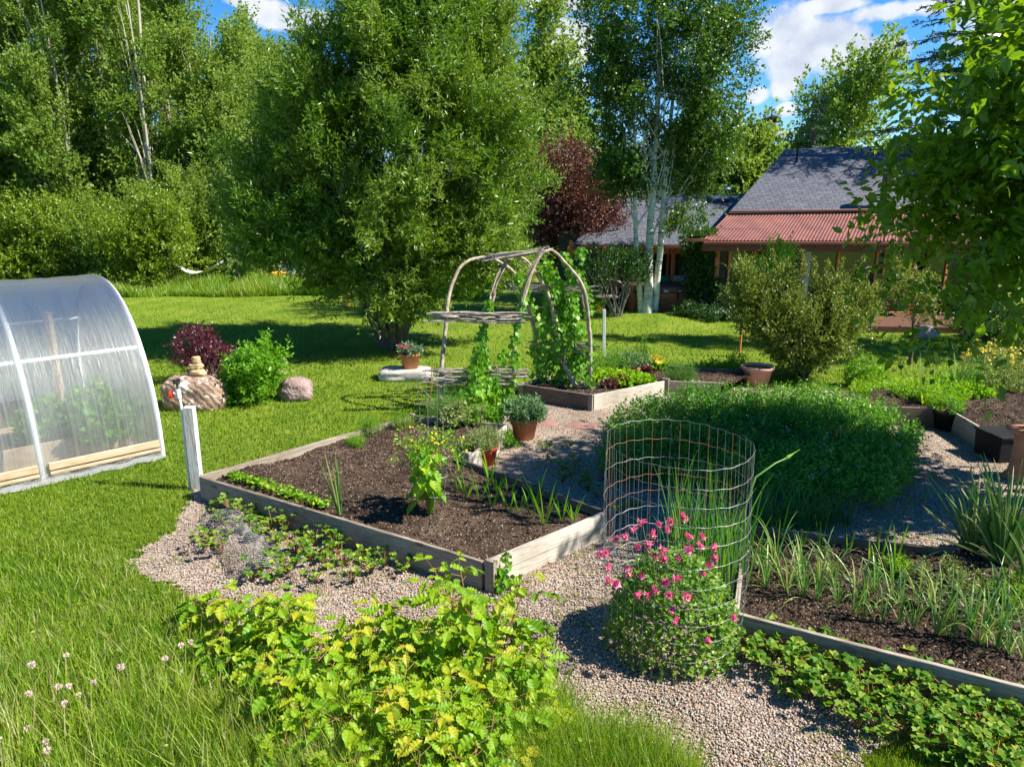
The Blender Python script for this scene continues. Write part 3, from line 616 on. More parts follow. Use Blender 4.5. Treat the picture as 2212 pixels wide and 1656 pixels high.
# the leafy cherry at the right, near the camera
cb = np.array([6.2, 7.1, 0])
ells = [(7.8, 9.0, 3.9, 2.6, 2.3, 1.9), (6.3, 8.4, 3.9, 1.2, 1.3, 1.4), (5.55, 8.2, 2.7, .8, .9, .8), (7.0, 8.0, 4.5, .95, 1.0, 1.0), (7.6, 8.6, 2.75, 1.5, 1.4, .7), (5.2, 8.7, 3.2, .5, .7, .4), (5.6, 8.3, 4.5, .5, .6, .5), (8.5, 9, 4.9, 2.0, 1.7, 1.6)]
ells = [(a * .79, b_ * .81 - .1, 3.2 + (c - 3.2) * .81, d * .82, e * .74, f * .82) for a, b_, c, d, e, f in ells]
tree('cherry_tree', 'large glossy-leaved fruit tree filling the right edge of the view', 'tree', cb, [([cb, cb + [.1, -.1, 1.2], cb + [-.1, 0, 2.6], cb + [0, .1, 4.6]], .15, .04), ([cb + [.0, 0, 1.1], cb + [-.8, -.4, 2.2], cb + [-1.6, -.6, 3.6]], .09, .03)],
     ells, M['cherry'], M['bark'], 1050, 5, .5, 9, .12, .062, 103, sig=.14, shell=.3, boughs=140, bsig=.34, up=.1, nl=70, lr=.04, tmpl=LEAF6, spread=.9, droop=.35, lump=.25, flat=.5, wob=.08)

# row of poplars along the left: (px of trunk, base Y, crown top z, crown radius, lean)
POP = [(-140, 30, 15.5, 2.2), (-20, 29, 15.0, 2.0), (90, 31.5, 16.5, 2.1), (165, 29.5, 14.5, 1.9), (262, 31.5, 15.5, 2.0), (335, 29.5, 14.6, 1.7), (448, 32, 12.2, 1.3), (505, 30.5, 10.4, 1.2), (552, 33.5, 10.6, 1.1), (618, 36, 10.9, 1.2), (690, 38, 11.2, 1.4), (35, 34, 17.5, 2.0), (128, 35.5, 17.5, 2.0), (215, 35, 17.0, 2.0), (300, 35, 16.5, 1.9), (395, 36, 13.8, 1.5)]
ordn = ['outermost', 'first', 'second', 'third', 'fourth', 'fifth', 'sixth', 'seventh', 'eighth', 'ninth', 'tenth']
for i, (px, Y_, zt, cr) in enumerate(POP):
    b0 = P(px, 600, Y_); b0[2] = 0; rr = np.random.default_rng(200 + i)
    q = [b0, b0 + [rr.normal(0, .15), 0, 3], b0 + [rr.normal(0, .3), 0, 7], b0 + [rr.normal(0, .4), 0, zt - .8]]
    q2 = [b0 + [.3, -.3, 0], b0 + [.55 + rr.normal(0, .15), -.5, 4], b0 + [cr * .35, -.7, zt * .75]]
    ells = []
    for j in range(7):
        f = j / 6; ells.append((b0[0] + rr.normal(0, .22), b0[1] + rr.normal(0, .4), 1.6 + f * (zt - 3.4), cr * .70 * (1.05 - .62 * max(0, f - .25)) * rr.uniform(.8, 1.1), cr * .8, 1.8))
    tree('poplar_tree', ['tall poplar cut by the left edge of the photo, partly outside it', 'tall poplar behind the greenhouse, first whole trunk from the left edge', 'third tall poplar from the left, above the greenhouse roof', 'fourth tall poplar from the left edge with a leaning pale stem',
          'fifth tall poplar from the left in the far row', 'sixth tall poplar from the left with a pale stem showing halfway', 'slender poplar left of the first gap of sky', 'poplar with the pale bare stem beside the willow', 'narrow pointed poplar just right of the sky gap', 'far thin poplar touching the willow crown on its left', 'farthest poplar mostly hidden behind the willow', 'back-row poplar above the left end of the greenhouse', 'back-row poplar above the middle of the greenhouse', 'back-row poplar above the greenhouse peak', 'back-row poplar above the brightest lawn-edge shrub', 'last back-row poplar, beside the first gap of sky'][i],
         'tree', b0, [(q, .15, .03), (q2, .10, .02)], ells, M['poplar'], M['palebark'], 950, 6, .5, 8, .13, .085, 300 + i, group='row of poplars along the left', boughs=85, bsig=.42, sig=.18, shell=.25, up=.8, nl=34, lr=.05, lump=.3, spread=.8, zmin=1.0)
# understorey shrubs
US = [(-60, 27.5, 1.7, 3.4), (60, 27.2, 1.3, 2.7), (150, 27.6, 1.1, 3.4), (235, 27.6, 1.1, 2.6), (325, 26.4, 1.6, 3.1), (410, 28.5, 1.2, 4.4), (500, 29.5, 1.3, 4.2), (575, 30.5, 1.4, 3.9), (660, 31, 1.5, 3.0), (760, 32, 1.8, 3.6)]
US_L = ['broad willow shrub cut by the left edge above the greenhouse', 'low yellow-green shrub rising behind the left end of the greenhouse roof', 'dense shrub behind the middle of the greenhouse roof', 'low shrub behind the peak of the greenhouse',
        'brightest rounded shrub at the lawn edge right of the greenhouse', 'loose twiggy shrub beside the hammock', 'tall shrub directly behind the hammock', 'shrub seen under the left branches of the willow', 'shrub in the shade behind the willow', 'shrub showing through the willow stems']
for i, (px, Y_, w, h) in enumerate(US):
    b0 = P(px, 600, Y_); b0[2] = 0
    tree('willow_shrub', US_L[i], 'shrub', b0, [([b0 + [a, 0, 0], b0 + [a * 3, .1, h * .6]], .03, .01) for a in (-.25, -.1, .1, .25)], [(b0[0], b0[1], h * .5, w, 1.2, h * .5), (b0[0] + .5, b0[1] + .2, h * .62, w * .6, 1, h * .42), (b0[0] - .6, b0[1] - .1, h * .4, w * .7, 1, h * .4)],
         M['shrub'] if i in (1, 4, 2, 0) else M['poplar'], M['bark'], 620, 7, .4, 8, .12, .055, 400 + i, group='shrubs at the far edge of the lawn', sig=.16, shell=.3, up=.9, nl=14, lr=.02, lump=.45, boughs=60, bsig=.45)
# trees farther off
def far_tree(label, px, pyt, pyb, Y_, wpx, leaf, seed, name='broadleaf_tree', n_cl=620, L=.19, group=None, bark='bark'):
    top = P(px, pyt, Y_)[2]; bot = max(P(px, pyb, Y_)[2], .8); b0 = P(px, 600, Y_); b0[2] = 0; w = wpx / F * Y_ / CT / 2
    rr = np.random.default_rng(seed); nE = 5; ells = [(b0[0] + rr.normal(0, w * .22), b0[1] + rr.normal(0, w * .2), bot + (top - bot) * (.15 + .7 * j / (nE - 1)), w * rr.uniform(.65, .9) * (1 - .35 * j / nE), w * .8, (top - bot) * .22) for j in range(nE)]
    return tree(name, label, 'tree', b0, [([b0, b0 + [.1, 0, bot], b0 + [0, 0, top - .6]], .16, .03)], ells, leaf, M[bark], n_cl, 6, .5, 7, L, L * .75, seed, group=group, sig=.22 * Y_ / 35, shell=.3, up=.6, nl=20, lr=.05, lump=.3, boughs=80, bsig=.6)
far_tree('slim poplar rising between the willow and the aspen', 1172, 18, 420, 34, 90, M['poplar'], 501, 'poplar_tree', 520, .16, bark='palebark')
far_tree('small grey-green tree just left of the aspen crown', 1243, 225, 480, 36, 75, M['poplar'], 502, n_cl=240)
far_tree('broad round tree behind the house right of the aspen', 1590, 300, 480, 33, 130, M['poplar'], 503)
far_tree('leafy tree behind the left wing roof', 1480, 320, 480, 33, 150, M['poplar'], 504)
far_tree('tall dense cottonwood behind the main roof', 1790, 128, 400, 42, 165, M['poplar'], 505, n_cl=420)
far_tree('lower leafy tree left of the cottonwood behind the roof', 1712, 265, 400, 43, 60, M['poplar'], 506, n_cl=160)
far_tree('tall tree behind the reddish plum tree', 1215, 330, 600, 27, 120, M['poplar'], 507, n_cl=240)
pb = P(1245, 600, 23.5); pb[2] = 0
tree('plum_tree', 'reddish purple-leaved plum tree left of the house wing', 'tree', pb, [([pb, pb + [0, 0, 1.5], pb + [.1, 0, 4.6]], .10, .03)], [E(1245, 440, 23.5, 1.35, 1.5, 1.2), E(1220, 360, 23.5, .9, .8, .9), E(1280, 480, 23.3, .95, .7, .9), E(1200, 500, 23.5, .9, .9, .8)],
     M['plum'], M['bark'], 750, 7, .4, 7, .085, .05, 508, sig=.2, shell=.3, up=.7, nl=40, lr=.03)
def conifer(label, px, Y_, zt, rad, leaf, seed, name='spruce_tree', tiers=26, z0=.6, L=.22, per=10):
    r = np.random.default_rng(seed); b0 = P(px, 500, Y_); b0[2] = 0; t = thing(name, label, 'tree', b0, None)
    mb = MB(); mb.tube([b0, b0 + [0, 0, zt * .5], b0 + [0, 0, zt]], [.22, .14, .02], 8); B = []; D = []
    for i in range(tiers):
        z = z0 + (zt - z0) * (i / tiers) ** .9; rr_ = rad * (1 - (z - z0) / (zt - z0)) ** .8 * r.uniform(.8, 1.1)
        nb = 9
        for j in range(nb):
            a = r.uniform(0, 6.28); ln = rr_ * r.uniform(.7, 1.1); s_ = np.linspace(0, 1, 8)
            pts = np.stack([b0[0] + math.cos(a) * ln * s_, b0[1] + math.sin(a) * ln * s_, z + .12 * ln * s_ - .32 * ln * s_ ** 2 + .15 * ln * s_ ** 4], 1); mb.tube(pts, np.linspace(.03, .006, 8), 4)
            m_ = max(3, int(ln * per)); u_ = r.uniform(.12, 1, m_); q = np.stack([np.interp(u_, s_, pts[:, c]) for c in range(3)], 1); q += r.normal(0, .04, q.shape)
            sd = r.choice([-1, 1], m_)[:, None] * np.array([[-math.sin(a), math.cos(a), 0]]); B.append(q); D.append(unit(sd * r.uniform(.3, 1.1, (m_, 1)) + np.array([[math.cos(a), math.sin(a), -.35]])))
    mb.build('trunk', M['bark'], t, smooth=True)
    B = np.concatenate(B); D = np.concatenate(D); mb = MB(); n = len(B); k = 22; tl = .34
    s_ = np.tile(np.linspace(0, 1, k), n); Bp = np.repeat(B, k, 0) + np.repeat(D, k, 0) * (s_ * tl)[:, None]; ND = unit(np.repeat(D, k, 0) * .7 + sphere_dirs(n * k, r) * .8); Xv, Yv, Zv = frames(ND, sphere_dirs(n * k, r))
    sz = r.uniform(.6, 1.1, n * k); mb.inst(T([[-.5, 0, 0], [.5, 0, 0], [0, 1, 0]], [[0, 1, 2]]), Bp, Xv, Yv, Zv, np.stack([sz * L * .16, sz * L * .5, sz], 1), r.uniform(0, 1, n * k)); mb.build('crown', leaf, t)
    return t
conifer('towering dark spruce at the top right behind the fruit tree', 2050, 24.2, 15.5, 3.5, M['spruce'], 601, z0=2.0, per=9)
conifer('tall spruce standing just outside the right edge, shading the house lawn', 2520, 14.6, 12.5, 2.1, M['spruce'], 604, z0=2.5, per=12)
conifer('small blue spruce peeping over the main roof ridge', 1738, 40, 8.8, 2.0, M['bluespruce'], 602, tiers=16, per=5, L=.4)
conifer('little olive pine at the left end of the main roof ridge', 1645, 38, 7.6, 1.0, M['pine'], 603, name='pine_tree', tiers=14, per=6, L=.45)

# shrubs on the lawn
def shrub(name, label, base, ells, leaf, n_cl, per, tl, k, L, Wd, seed, stems=8, sig=.07, up=.7, shell=.4, tmpl=LEAF4, zmin=None, lump=.3, nl=24, sr=.014, spread=.9, bark='bark', lift=.6, **kw):
    ec = np.mean([e[:3] for e in ells], 0); r = np.random.default_rng(seed); tr = []
    for i in range(stems):
        a = i / stems * 6.28 + r.uniform(0, .5); e = ells[i % len(ells)]; t_ = np.array([e[0] + math.cos(a) * e[3] * .6, e[1] + math.sin(a) * e[4] * .5, e[2] + e[5] * .3]); b_ = np.array(base) + [math.cos(a) * .05, math.sin(a) * .05, 0]
        tr.append(([b_, b_ * .5 + t_ * .5 + [0, 0, .1 * lift], t_], sr, sr * .35))
    return tree(name, label, 'shrub', base, tr, ells, leaf, M[bark], n_cl, per, tl, k, L, Wd, seed, sig=sig, shell=shell, up=up, zmin=zmin, nl=nl, lr=sr * .7, lump=lump, wob=.03, tmpl=tmpl, spread=spread, **kw)
rb = G(1735, 816); RY = rb[1]
shrub('round_shrub', 'large vase-shaped shrub with upright tips standing on the lawn before the house', rb,
      [E(1735, 705, RY, 1.0, .58, .95), E(1660, 675, RY, .6, .42, .6), E(1825, 675, RY, .55, .4, .6), E(1735, 760, RY, .55, .4, .5), E(1615, 620, RY, .22, .38, .25), E(1685, 620, RY, .2, .3, .2), E(1865, 645, RY, .33, .22, .3), E(1600, 640, RY, .28, .2, .3), E(1800, 630, RY, .2, .28, .2)],
      M['round'], 1000, 7, .22, 9, .042, .030, 110, stems=20, sig=.05, up=.9, sr=.018, nl=60, lump=.25, spread=.7)
# spiky upright tips of that shrub are its own branches
par = [o for o in bpy.data.objects if o.name == 'round_shrub'][0]; r = np.random.default_rng(55); mt = MB()
for (x0, y0, x1, y1) in [(1600, 640, 1585, 575), (1640, 620, 1650, 560), (1740, 600, 1733, 545), (1760, 610, 1757, 560), (1800, 620, 1822, 560), (1828, 600, 1868, 555), (1850, 620, 1880, 580), (1680, 600, 1668, 540), (1570, 660, 1560, 620), (1850, 650, 1905, 630), (1715, 610, 1700, 570), (1780, 620, 1790, 565)]:
    a, b_ = P(x0, y0, RY), P(x1, y1, RY - r.uniform(-.3, .3)); mb = MB(); mb.tube([a, (a + b_) / 2 + r.normal(0, .02, 3), b_], [.008, .006, .003], 5); mb.build('branch', M['bark'], par, smooth=True); n = 130
    u_ = r.uniform(0, 1, n)[:, None]; q = a + (b_ - a) * u_ + r.normal(0, .022, (n, 3)); leaves_on(mt, q, np.tile(unit((b_ - a)[None]), (n, 1)), r, .04, 2, .035, .024, up=.5)
mt.build('upright_tip', M['round'], par)
bb = G(1668, 800) + [0, .8, 0]
shrub('sapling', 'bright light-green bushy sapling behind the vase-shaped shrub, tied to the brown stake', G(1672, 742), [E(1665, 580, 16.2, .42, .42, .35), E(1690, 560, 16.2, .25, .3, .25), E(1650, 620, 16.2, .4, .4, .3)], M['bright'], 110, 6, .2, 7, .06, .038, 111, stems=3, sig=.07, up=1.0, sr=.02)
pu = G(448, 838); PY = pu[1]
shrub('purple_shrub', 'dark purple-leaved shrub behind the large boulder', pu, [E(425, 752, PY + .4, .40, .33, .35), E(470, 775, PY + .4, .36, .28, .3), E(440, 790, PY + .4, .45, .25, .3)], M['purple'], 150, 6, .16, 8, .055, .022, 112, stems=8, sig=.06, up=.8)
gs = G(540, 868); GY_ = gs[1]
shrub('leafy_shrub', 'bright green leafy bush between the two boulders', gs, [E(550, 810, GY_, .48, .36, .38), E(535, 845, GY_, .42, .2, .35), E(570, 780, GY_, .32, .25, .28)], M['hop'], 150, 6, .18, 8, .085, .030, 113, stems=9, sig=.06, up=.9)
sb = G(1335, 692); SBY = sb[1]
shrub('bare_stemmed_shrub', 'shrub with many bare grey stems left of the aspen trunks', sb, [E(1330, 570, SBY + .1, 1.0, .42, .6), E(1290, 590, SBY, .5, .3, .5), E(1375, 575, SBY, .45, .35, .5)], M['dark'], 210, 6, .22, 8, .05, .032, 114, stems=14, sig=.10, up=.4, sr=.018, bark='greywood')
v0 = P(1512, 600, 20.2)
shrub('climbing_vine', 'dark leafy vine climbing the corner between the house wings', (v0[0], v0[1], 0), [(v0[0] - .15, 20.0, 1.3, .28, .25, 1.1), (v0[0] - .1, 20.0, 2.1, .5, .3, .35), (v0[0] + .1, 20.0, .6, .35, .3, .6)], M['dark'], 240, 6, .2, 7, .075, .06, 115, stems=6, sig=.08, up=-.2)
# shady shrubs along the right and behind the fruit tree
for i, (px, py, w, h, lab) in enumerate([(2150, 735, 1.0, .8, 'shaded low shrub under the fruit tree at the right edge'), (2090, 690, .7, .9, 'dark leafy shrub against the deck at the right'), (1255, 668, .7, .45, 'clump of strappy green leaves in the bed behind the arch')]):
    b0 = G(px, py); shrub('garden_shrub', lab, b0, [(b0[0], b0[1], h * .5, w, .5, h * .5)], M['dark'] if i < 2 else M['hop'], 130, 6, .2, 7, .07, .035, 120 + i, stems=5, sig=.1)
# small staked tree
s0 = G(1966, 786); SY = s0[1]
tree('young_fruit_tree', 'thin young tree with a brown trunk on the lawn before the deck', 'tree', s0, [([s0, P(1970, 740, SY), P(1974, 690, SY)], .035, .026)], [E(1975, 640, SY, .42, .42, .4), E(1960, 600, SY, .3, .3, .3), E(1990, 660, SY, .35, .25, .3)],
     M['round'], M['bark'], 120, 5, .2, 7, .055, .028, 116, sig=.08, shell=.2, up=.9, nl=22, lr=.012, wob=.03)
# ---------------------------------------------------------------- house
def shingles():
    m, nt = newmat('asphalt_shingles'); tcn = node(nt, 'ShaderNodeTexCoord')
    mp = node(nt, 'ShaderNodeMapping', {'Vector': tcn.outputs['UV']})
    br = node(nt, 'ShaderNodeTexBrick', {'Vector': tcn.outputs['UV'], 'Color1': (.085, .092, .112, 1), 'Color2': (.13, .135, .16, 1), 'Mortar': (.035, .037, .045, 1), 'Scale': 1.0, 'Mortar Size': .012, 'Brick Width': .30, 'Row Height': .135, 'Bias': -.1})
    n1 = node(nt, 'ShaderNodeTexNoise', {'Vector': tcn.outputs['UV'], 'Scale': 9, 'Detail': 6})
    c2 = node(nt, 'ShaderNodeMix', data_type='RGBA', blend_type='MULTIPLY'); c2.inputs[0].default_value = .8
    nt.links.new(br.outputs['Color'], c2.inputs[6]); nt.links.new(ramp(nt, n1.outputs['Fac'], [(.65, .65, .68), (1.15, 1.15, 1.15)], [.35, .65]), c2.inputs[7])
    b = node(nt, 'ShaderNodeBump', {'Strength': .5, 'Distance': .01, 'Height': br.outputs['Fac']}, invert=True)
    out(nt, node(nt, 'ShaderNodeBsdfPrincipled', {'Base Color': c2.outputs[2], 'Roughness': .8, 'Specular IOR Level': .3, 'Normal': b.outputs[0]}).outputs[0]); return m
M['shingle'] = shingles()
def siding():
    m, nt = newmat('dark_siding'); tcn = node(nt, 'ShaderNodeTexCoord'); sp = node(nt, 'ShaderNodeSeparateXYZ', {0: tcn.outputs['Object']})
    fr = mth(nt, 'FRACT', mth(nt, 'MULTIPLY', sp.outputs[2], 5.2)); n1 = node(nt, 'ShaderNodeTexNoise', {'Vector': tcn.outputs['Object'], 'Scale': 5, 'Detail': 5})
    c = ramp(nt, mth(nt, 'ADD', mth(nt, 'MULTIPLY', n1.outputs['Fac'], .5), 0), [(.05, .045, .035), (.085, .075, .06)], [.15, .35])
    b = node(nt, 'ShaderNodeBump', {'Strength': 1, 'Distance': .02, 'Height': fr})
    out(nt, node(nt, 'ShaderNodeBsdfPrincipled', {'Base Color': c, 'Roughness': .7, 'Specular IOR Level': .3, 'Normal': b.outputs[0]}).outputs[0]); return m
M['siding'] = siding()
M['cedar'] = solid('cedar_trim', [(.56, .18, .055), (.68, .26, .09)], .65, 5, .2, stretch=(1, 1, 3))
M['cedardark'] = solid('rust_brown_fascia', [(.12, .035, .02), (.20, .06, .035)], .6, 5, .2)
M['bluegrey'] = solid('blue_grey_cover', [(.22, .25, .32), (.34, .37, .45)], .5, 3, .2)
M['redmetal'] = solid('rusty_red_corrugated_metal', [(.11, .035, .026), (.165, .055, .04), (.21, .075, .048)], .55, 1.3, .1, spec=.4, stretch=(1.5, 1, 1))
M['glass'] = (lambda: (lambda m, nt: (out(nt, node(nt, 'ShaderNodeBsdfPrincipled', {'Base Color': (.012, .016, .014, 1), 'Roughness': .03, 'Specular IOR Level': 1.0}).outputs[0]), m)[1])(*newmat('window_glass')))()
M['darkmetal'] = solid('dark_flue_metal', [(.05, .055, .06), (.10, .105, .11)], .4, 4, .05, metal=.5)
M['deck'] = solid('brown_deck', [(.08, .035, .02), (.14, .06, .035)], .7, 6, .3)

HY = 20.2
hpos = P(1700, 600, HY + 2); house = thing('house', 'low dark-sided house with blue-grey shingle roof and red corrugated porch roof', 'house', (hpos[0], hpos[1], 0))
def quad_obj(name, q, m_, parent, th=.10, uv=True, sub=None):
    """sloped slab from four corners (a,b,c,d), thickness below, UV in metres"""
    q = [np.array(p, float) for p in q]; nrm = np.cross(q[1] - q[0], q[3] - q[0]); nrm /= np.linalg.norm(nrm)
    if nrm[2] < 0: nrm = -nrm
    lo = [p - nrm * th for p in q]; mb = MB(); mb.add(q + lo, [[0, 1, 2, 3], [7, 6, 5, 4], [0, 4, 5, 1], [1, 5, 6, 2], [2, 6, 7, 3], [3, 7, 4, 0]])
    o = mb.build(name, m_, parent); me = o.data; ul = me.uv_layers.new(name='uv')
    ex = unit((q[1] - q[0])[None])[0]; ey = np.cross(nrm, ex); off = np.array(parent.location)
    for l in me.loops:
        v = np.array(me.vertices[l.vertex_index].co) + off - q[0]; ul.data[l.index].uv = (float(v @ ex), float(v @ ey))
    return o
# red corrugated roof, real ridges
e0, e1 = P(1518, 519, HY - .9), P(2120, 521, HY - 1.5); t0, t1 = P(1574, 463, HY + 1.3), P(2120, 455, HY + .7)
n = 620; s_ = np.linspace(0, 1, n)[:, None]
a = e0 + (e1 - e0) * s_; b_ = t0 + (t1 - t0) * s_
wv_ = .011 * np.cos(np.arange(n) * 2 * math.pi / 8)[:, None] * np.array([[0, -.2, 1]]); rows = np.stack([a + (b_ - a) * f + wv_ for f in (0, .33, .66, 1.0)], 1)
mb = MB(); mb.grid(rows); mb.grid(rows - [0, 0, .03]); rr_ = mb.build('porch_roof', M['redmetal'], house, smooth=True)
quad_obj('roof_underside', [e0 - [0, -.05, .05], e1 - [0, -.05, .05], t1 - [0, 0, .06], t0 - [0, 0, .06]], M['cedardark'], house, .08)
m0, m1 = P(1697, 322, HY + 5.6), P(1985, 313, HY + 5.0); t1b = P(2120, 455, HY + .7)
main = quad_obj('main_roof', [t0 + [-.02, -.05, .04], t1b + [0, -.05, .04], m1, m0], M['shingle'], house, .12)
mb = MB(); mb.tube([P(1575, 462, HY + 1.28) + [0, -.08, .07], t1 + [0, -.08, .07]], .035, 6); mb.build('roof_flashing', M['cedardark'], main)
# back slope and gable (seen from other sides)
quad_obj('back_roof', [m0 + [0, .03, 0], m1 + [0, .03, 0], m1 + [.8, 5, -2.2], m0 + [.8, 5, -2.2]], M['shingle'], house, .12)
mb = MB(); g0 = t0 + [.12, .1, -.15]; g1 = m0 + [.12, 0, -.15]; g2 = m0 + [.92, 5, -2.4]
mb.add([[g0[0], g0[1], 0], g0, g1, g2, [g2[0], g2[1], 0]], [[0, 1, 2], [0, 2, 3], [0, 3, 4]]); mb.build('gable_wall', M['siding'], house)
# porch fascia and gutter
def bar(name, a, b_, w, h, m_, parent, bev=.008):
    a = np.array(a, float); b_ = np.array(b_, float); d = b_ - a; L = np.linalg.norm(d); up = np.array([0, 0, 1.0]); dx = d / L; sd = np.cross(dx, up) if abs(dx[2]) < .995 else np.array([1.0, 0, 0]); sd /= max(np.linalg.norm(sd), 1e-6); u2 = np.cross(sd, dx)
    V = [p + sd * sx * w / 2 + u2 * sz * h / 2 for p in (a, b_) for sx, sz in ((-1, -1), (1, -1), (1, 1), (-1, 1))]
    mb = MB(); mb.add(V, [[0, 1, 2, 3], [7, 6, 5, 4], [0, 4, 5, 1], [1, 5, 6, 2], [2, 6, 7, 3], [3, 7, 4, 0]]); return mb.build(name, m_, parent, bevel=bev)
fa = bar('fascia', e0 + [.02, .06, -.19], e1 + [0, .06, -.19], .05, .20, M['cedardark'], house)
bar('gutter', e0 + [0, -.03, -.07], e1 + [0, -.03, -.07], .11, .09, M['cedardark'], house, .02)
# the porch wall
w0, w1 = P(1541, 600, HY), P(2160, 600, HY - .6); w0[2] = 0; w1[2] = 0
zt = 2.12
wall = MB(); wall.add([w0, w1, w1 + [0, 0, zt + .3], w0 + [0, 0, zt + .3], w0 + [.3, 5, 0], w0 + [.3, 5, zt]], [[0, 1, 2, 3], [0, 3, 5, 4]]); wall.build('wall', M['siding'], house)
dW = w1 - w0
def wx(px): # fraction along the porch wall for a pixel column
    d = ray(px, 600); # solve w0 + f*dW on the vertical plane through the ray
    f = (w0[1] * d[0] / d[1] - w0[0]) / (dW[0] - dW[1] * d[0] / d[1]); return f
def wpt(px, z, off=.03): return w0 + dW * wx(px) + np.array([0, -off, z])
bar('corner_board', wpt(1546, 0, .02), wpt(1546, zt, .02), .13, .05, M['cedar'], house)
def frame_unit(name, x0, x1, z0, z1, parent, mull=(), glassm='glass', trim='cedar', tw=.085):
    fr = bar(name, wpt(x0, z1, .035), wpt(x1, z1, .035), .05, tw, M[trim], parent)
    bar('sill', wpt(x0, z0, .035), wpt(x1, z0, .035), .06, tw, M[trim], fr)
    for x in (x0, x1) + tuple(mull): bar('jamb', wpt(x, z0, .04), wpt(x, z1, .04), .07, .045, M[trim], fr, .004)
    mb = MB(); mb.add([wpt(x0, z0, .012), wpt(x1, z0, .012), wpt(x1, z1, .012), wpt(x0, z1, .012)], [[0, 1, 2, 3]]); mb.build('pane', M[glassm], fr); return fr
frame_unit('window', 1572, 1698, .52, 1.92, house, (1626,))
frame_unit('door', 1728, 1888, .12, 1.90, house, (1805,))
frame_unit('window', 1905, 2040, .12, 1.88, house, (1970,))
# white patterned panel inside the door glass (curtain seen at its edge)
mb = MB(); n = 30; xx = np.linspace(0, 1, n); q0 = wpt(1733, .15, .016); q1 = wpt(1747, .15, .016)
Vc = np.stack([np.stack([q0 + (q1 - q0) * x_ + [0, -.004 * math.cos(i * 1.6), zz] for i, x_ in enumerate(xx)]) for zz in (0, 1.7)], 0); mb.grid(Vc); mb.build('curtain', M['white'], house)
# deck
d0, d1 = G(1760, 716), G(2160, 722)
mb = MB(); dc = (d0 + d1) / 2; mb.add([[d0[0], d0[1], 0], [d1[0], d1[1], 0], [d1[0], d1[1], .16], [d0[0], d0[1], .16], [d0[0] + .4, d0[1] + 2.2, 0], [d1[0] + .4, d1[1] + 2.2, 0], [d1[0] + .4, d1[1] + 2.2, .16], [d0[0] + .4, d0[1] + 2.2, .16]],
       [[0, 1, 2, 3], [3, 2, 6, 7], [0, 3, 7, 4], [1, 5, 6, 2]]); mb.build('deck', M['deck'], house, bevel=.01)
# flue and vents
def roofpt(px, py, q0, q1, q2):
    nrm = np.cross(q1 - q0, q2 - q0); d = ray(px, py); o_ = np.array([0, 0, H]); t_ = nrm @ (q0 - o_) / (nrm @ d); return o_ + d * t_
c = roofpt(1908, 455, t0, t1b, m0); mb = MB(); mb.tube([c + [0, 0, -.1], c + [0, 0, 1.05]], .13, 20); mb.tube([c + [0, 0, .55], c + [0, 0, .59]], .145, 20); ch = mb.build('chimney', M['darkmetal'], house)
mb = MB(); mb.lathe([(.20, 0), (.22, .03), (.19, .10), (.05, .16), (0, .16)], c + [0, 0, 1.07], 20); mb.build('chimney_cap', M['darkmetal'], ch)
c = roofpt(1720, 357, t0, t1b, m0); mb = MB(); mb.tube([c + [0, 0, -.05], c + [0, 0, .55]], .035, 10); mb.build('vent_pipe', M['blackplastic'], house)
mb = MB(); mb.lathe([(.13, -.02), (.10, .05), (.05, .09)], c + [0, 0, 0], 12); mb.build('vent_flashing', M['wire'], house)
# left wing
le0, le1 = P(1236, 528, 21.6), P(1560, 529, 21.3); lt0, lt1 = P(1345, 425, 25.9), P(1640, 418, 25.6)
wing = quad_obj('wing_roof', [le0, le1, lt1, lt0], M['shingle'], house, .10)
quad_obj('back_roof', [lt0 + [0, .03, 0], lt1 + [0, .03, 0], lt1 + [.6, 4, -1.9], lt0 + [.6, 4, -1.9]], M['shingle'], house, .12)
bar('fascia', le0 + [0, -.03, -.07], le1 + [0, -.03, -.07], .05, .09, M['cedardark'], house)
bar('beam', le0 + [-.1, .5, -.20], le1 + [0, .5, -.20], .14, .20, M['cedar'], house)
for i in range(13):
    f = (i + .3) / 13; c = le0 + (le1 - le0) * f; bar('rafter_tail', c + [.0, .02, -.16], c + [.05, .62, -.06], .06, .11, M['cedar'], house, .004)
lw0, lw1 = P(1205, 600, 22.6), P(1560, 600, 22.4); lw0[2] = lw1[2] = 0
mb = MB(); mb.add([lw0, lw1, lw1 + [0, 0, 2.25], lw0 + [0, 0, 2.25]], [[0, 1, 2, 3]]); mb.build('wall', M['siding'], house)
w0_, dW_ = w0, dW; w0 = lw0; dW = lw1 - lw0
frame_unit('window', 1405, 1440, .75, 1.98, house, trim='cedar'); frame_unit('window', 1300, 1370, .35, 1.95, house, (1335,))
w0, dW = w0_, dW_
for px in (1232, 1330, 1452): c = P(px, 600, 21.9); bar('porch_post', [c[0], c[1], 0], [c[0], c[1], 2.0], .11, .11, M['cedar'], house)
for (px, py, w, h_) in [(1550, 437, .62, .42), (1568, 417, .42, .2)]:
    c = roofpt(px, py, le0, le1, lt0); mb = MB(); mb.box(c + [0, 0, .05], (w, h_ * 1.4, .14)); s_ = mb.build('skylight', M['terra'] if 0 else M['darkmetal'], house, bevel=.01)
    mb = MB(); th_ = np.linspace(0, math.pi / 2, 6); mb.lathe([(math.cos(a_) * w * .46, math.sin(a_) * .10) for a_ in th_], c + [0, 0, .12], 24); mb.build('dome', M['bluegrey'], s_, smooth=True)
bar('wing_gutter', P(1478, 518, HY - .9), P(1530, 519, HY - .9), .1, .07, M['cedardark'], house)

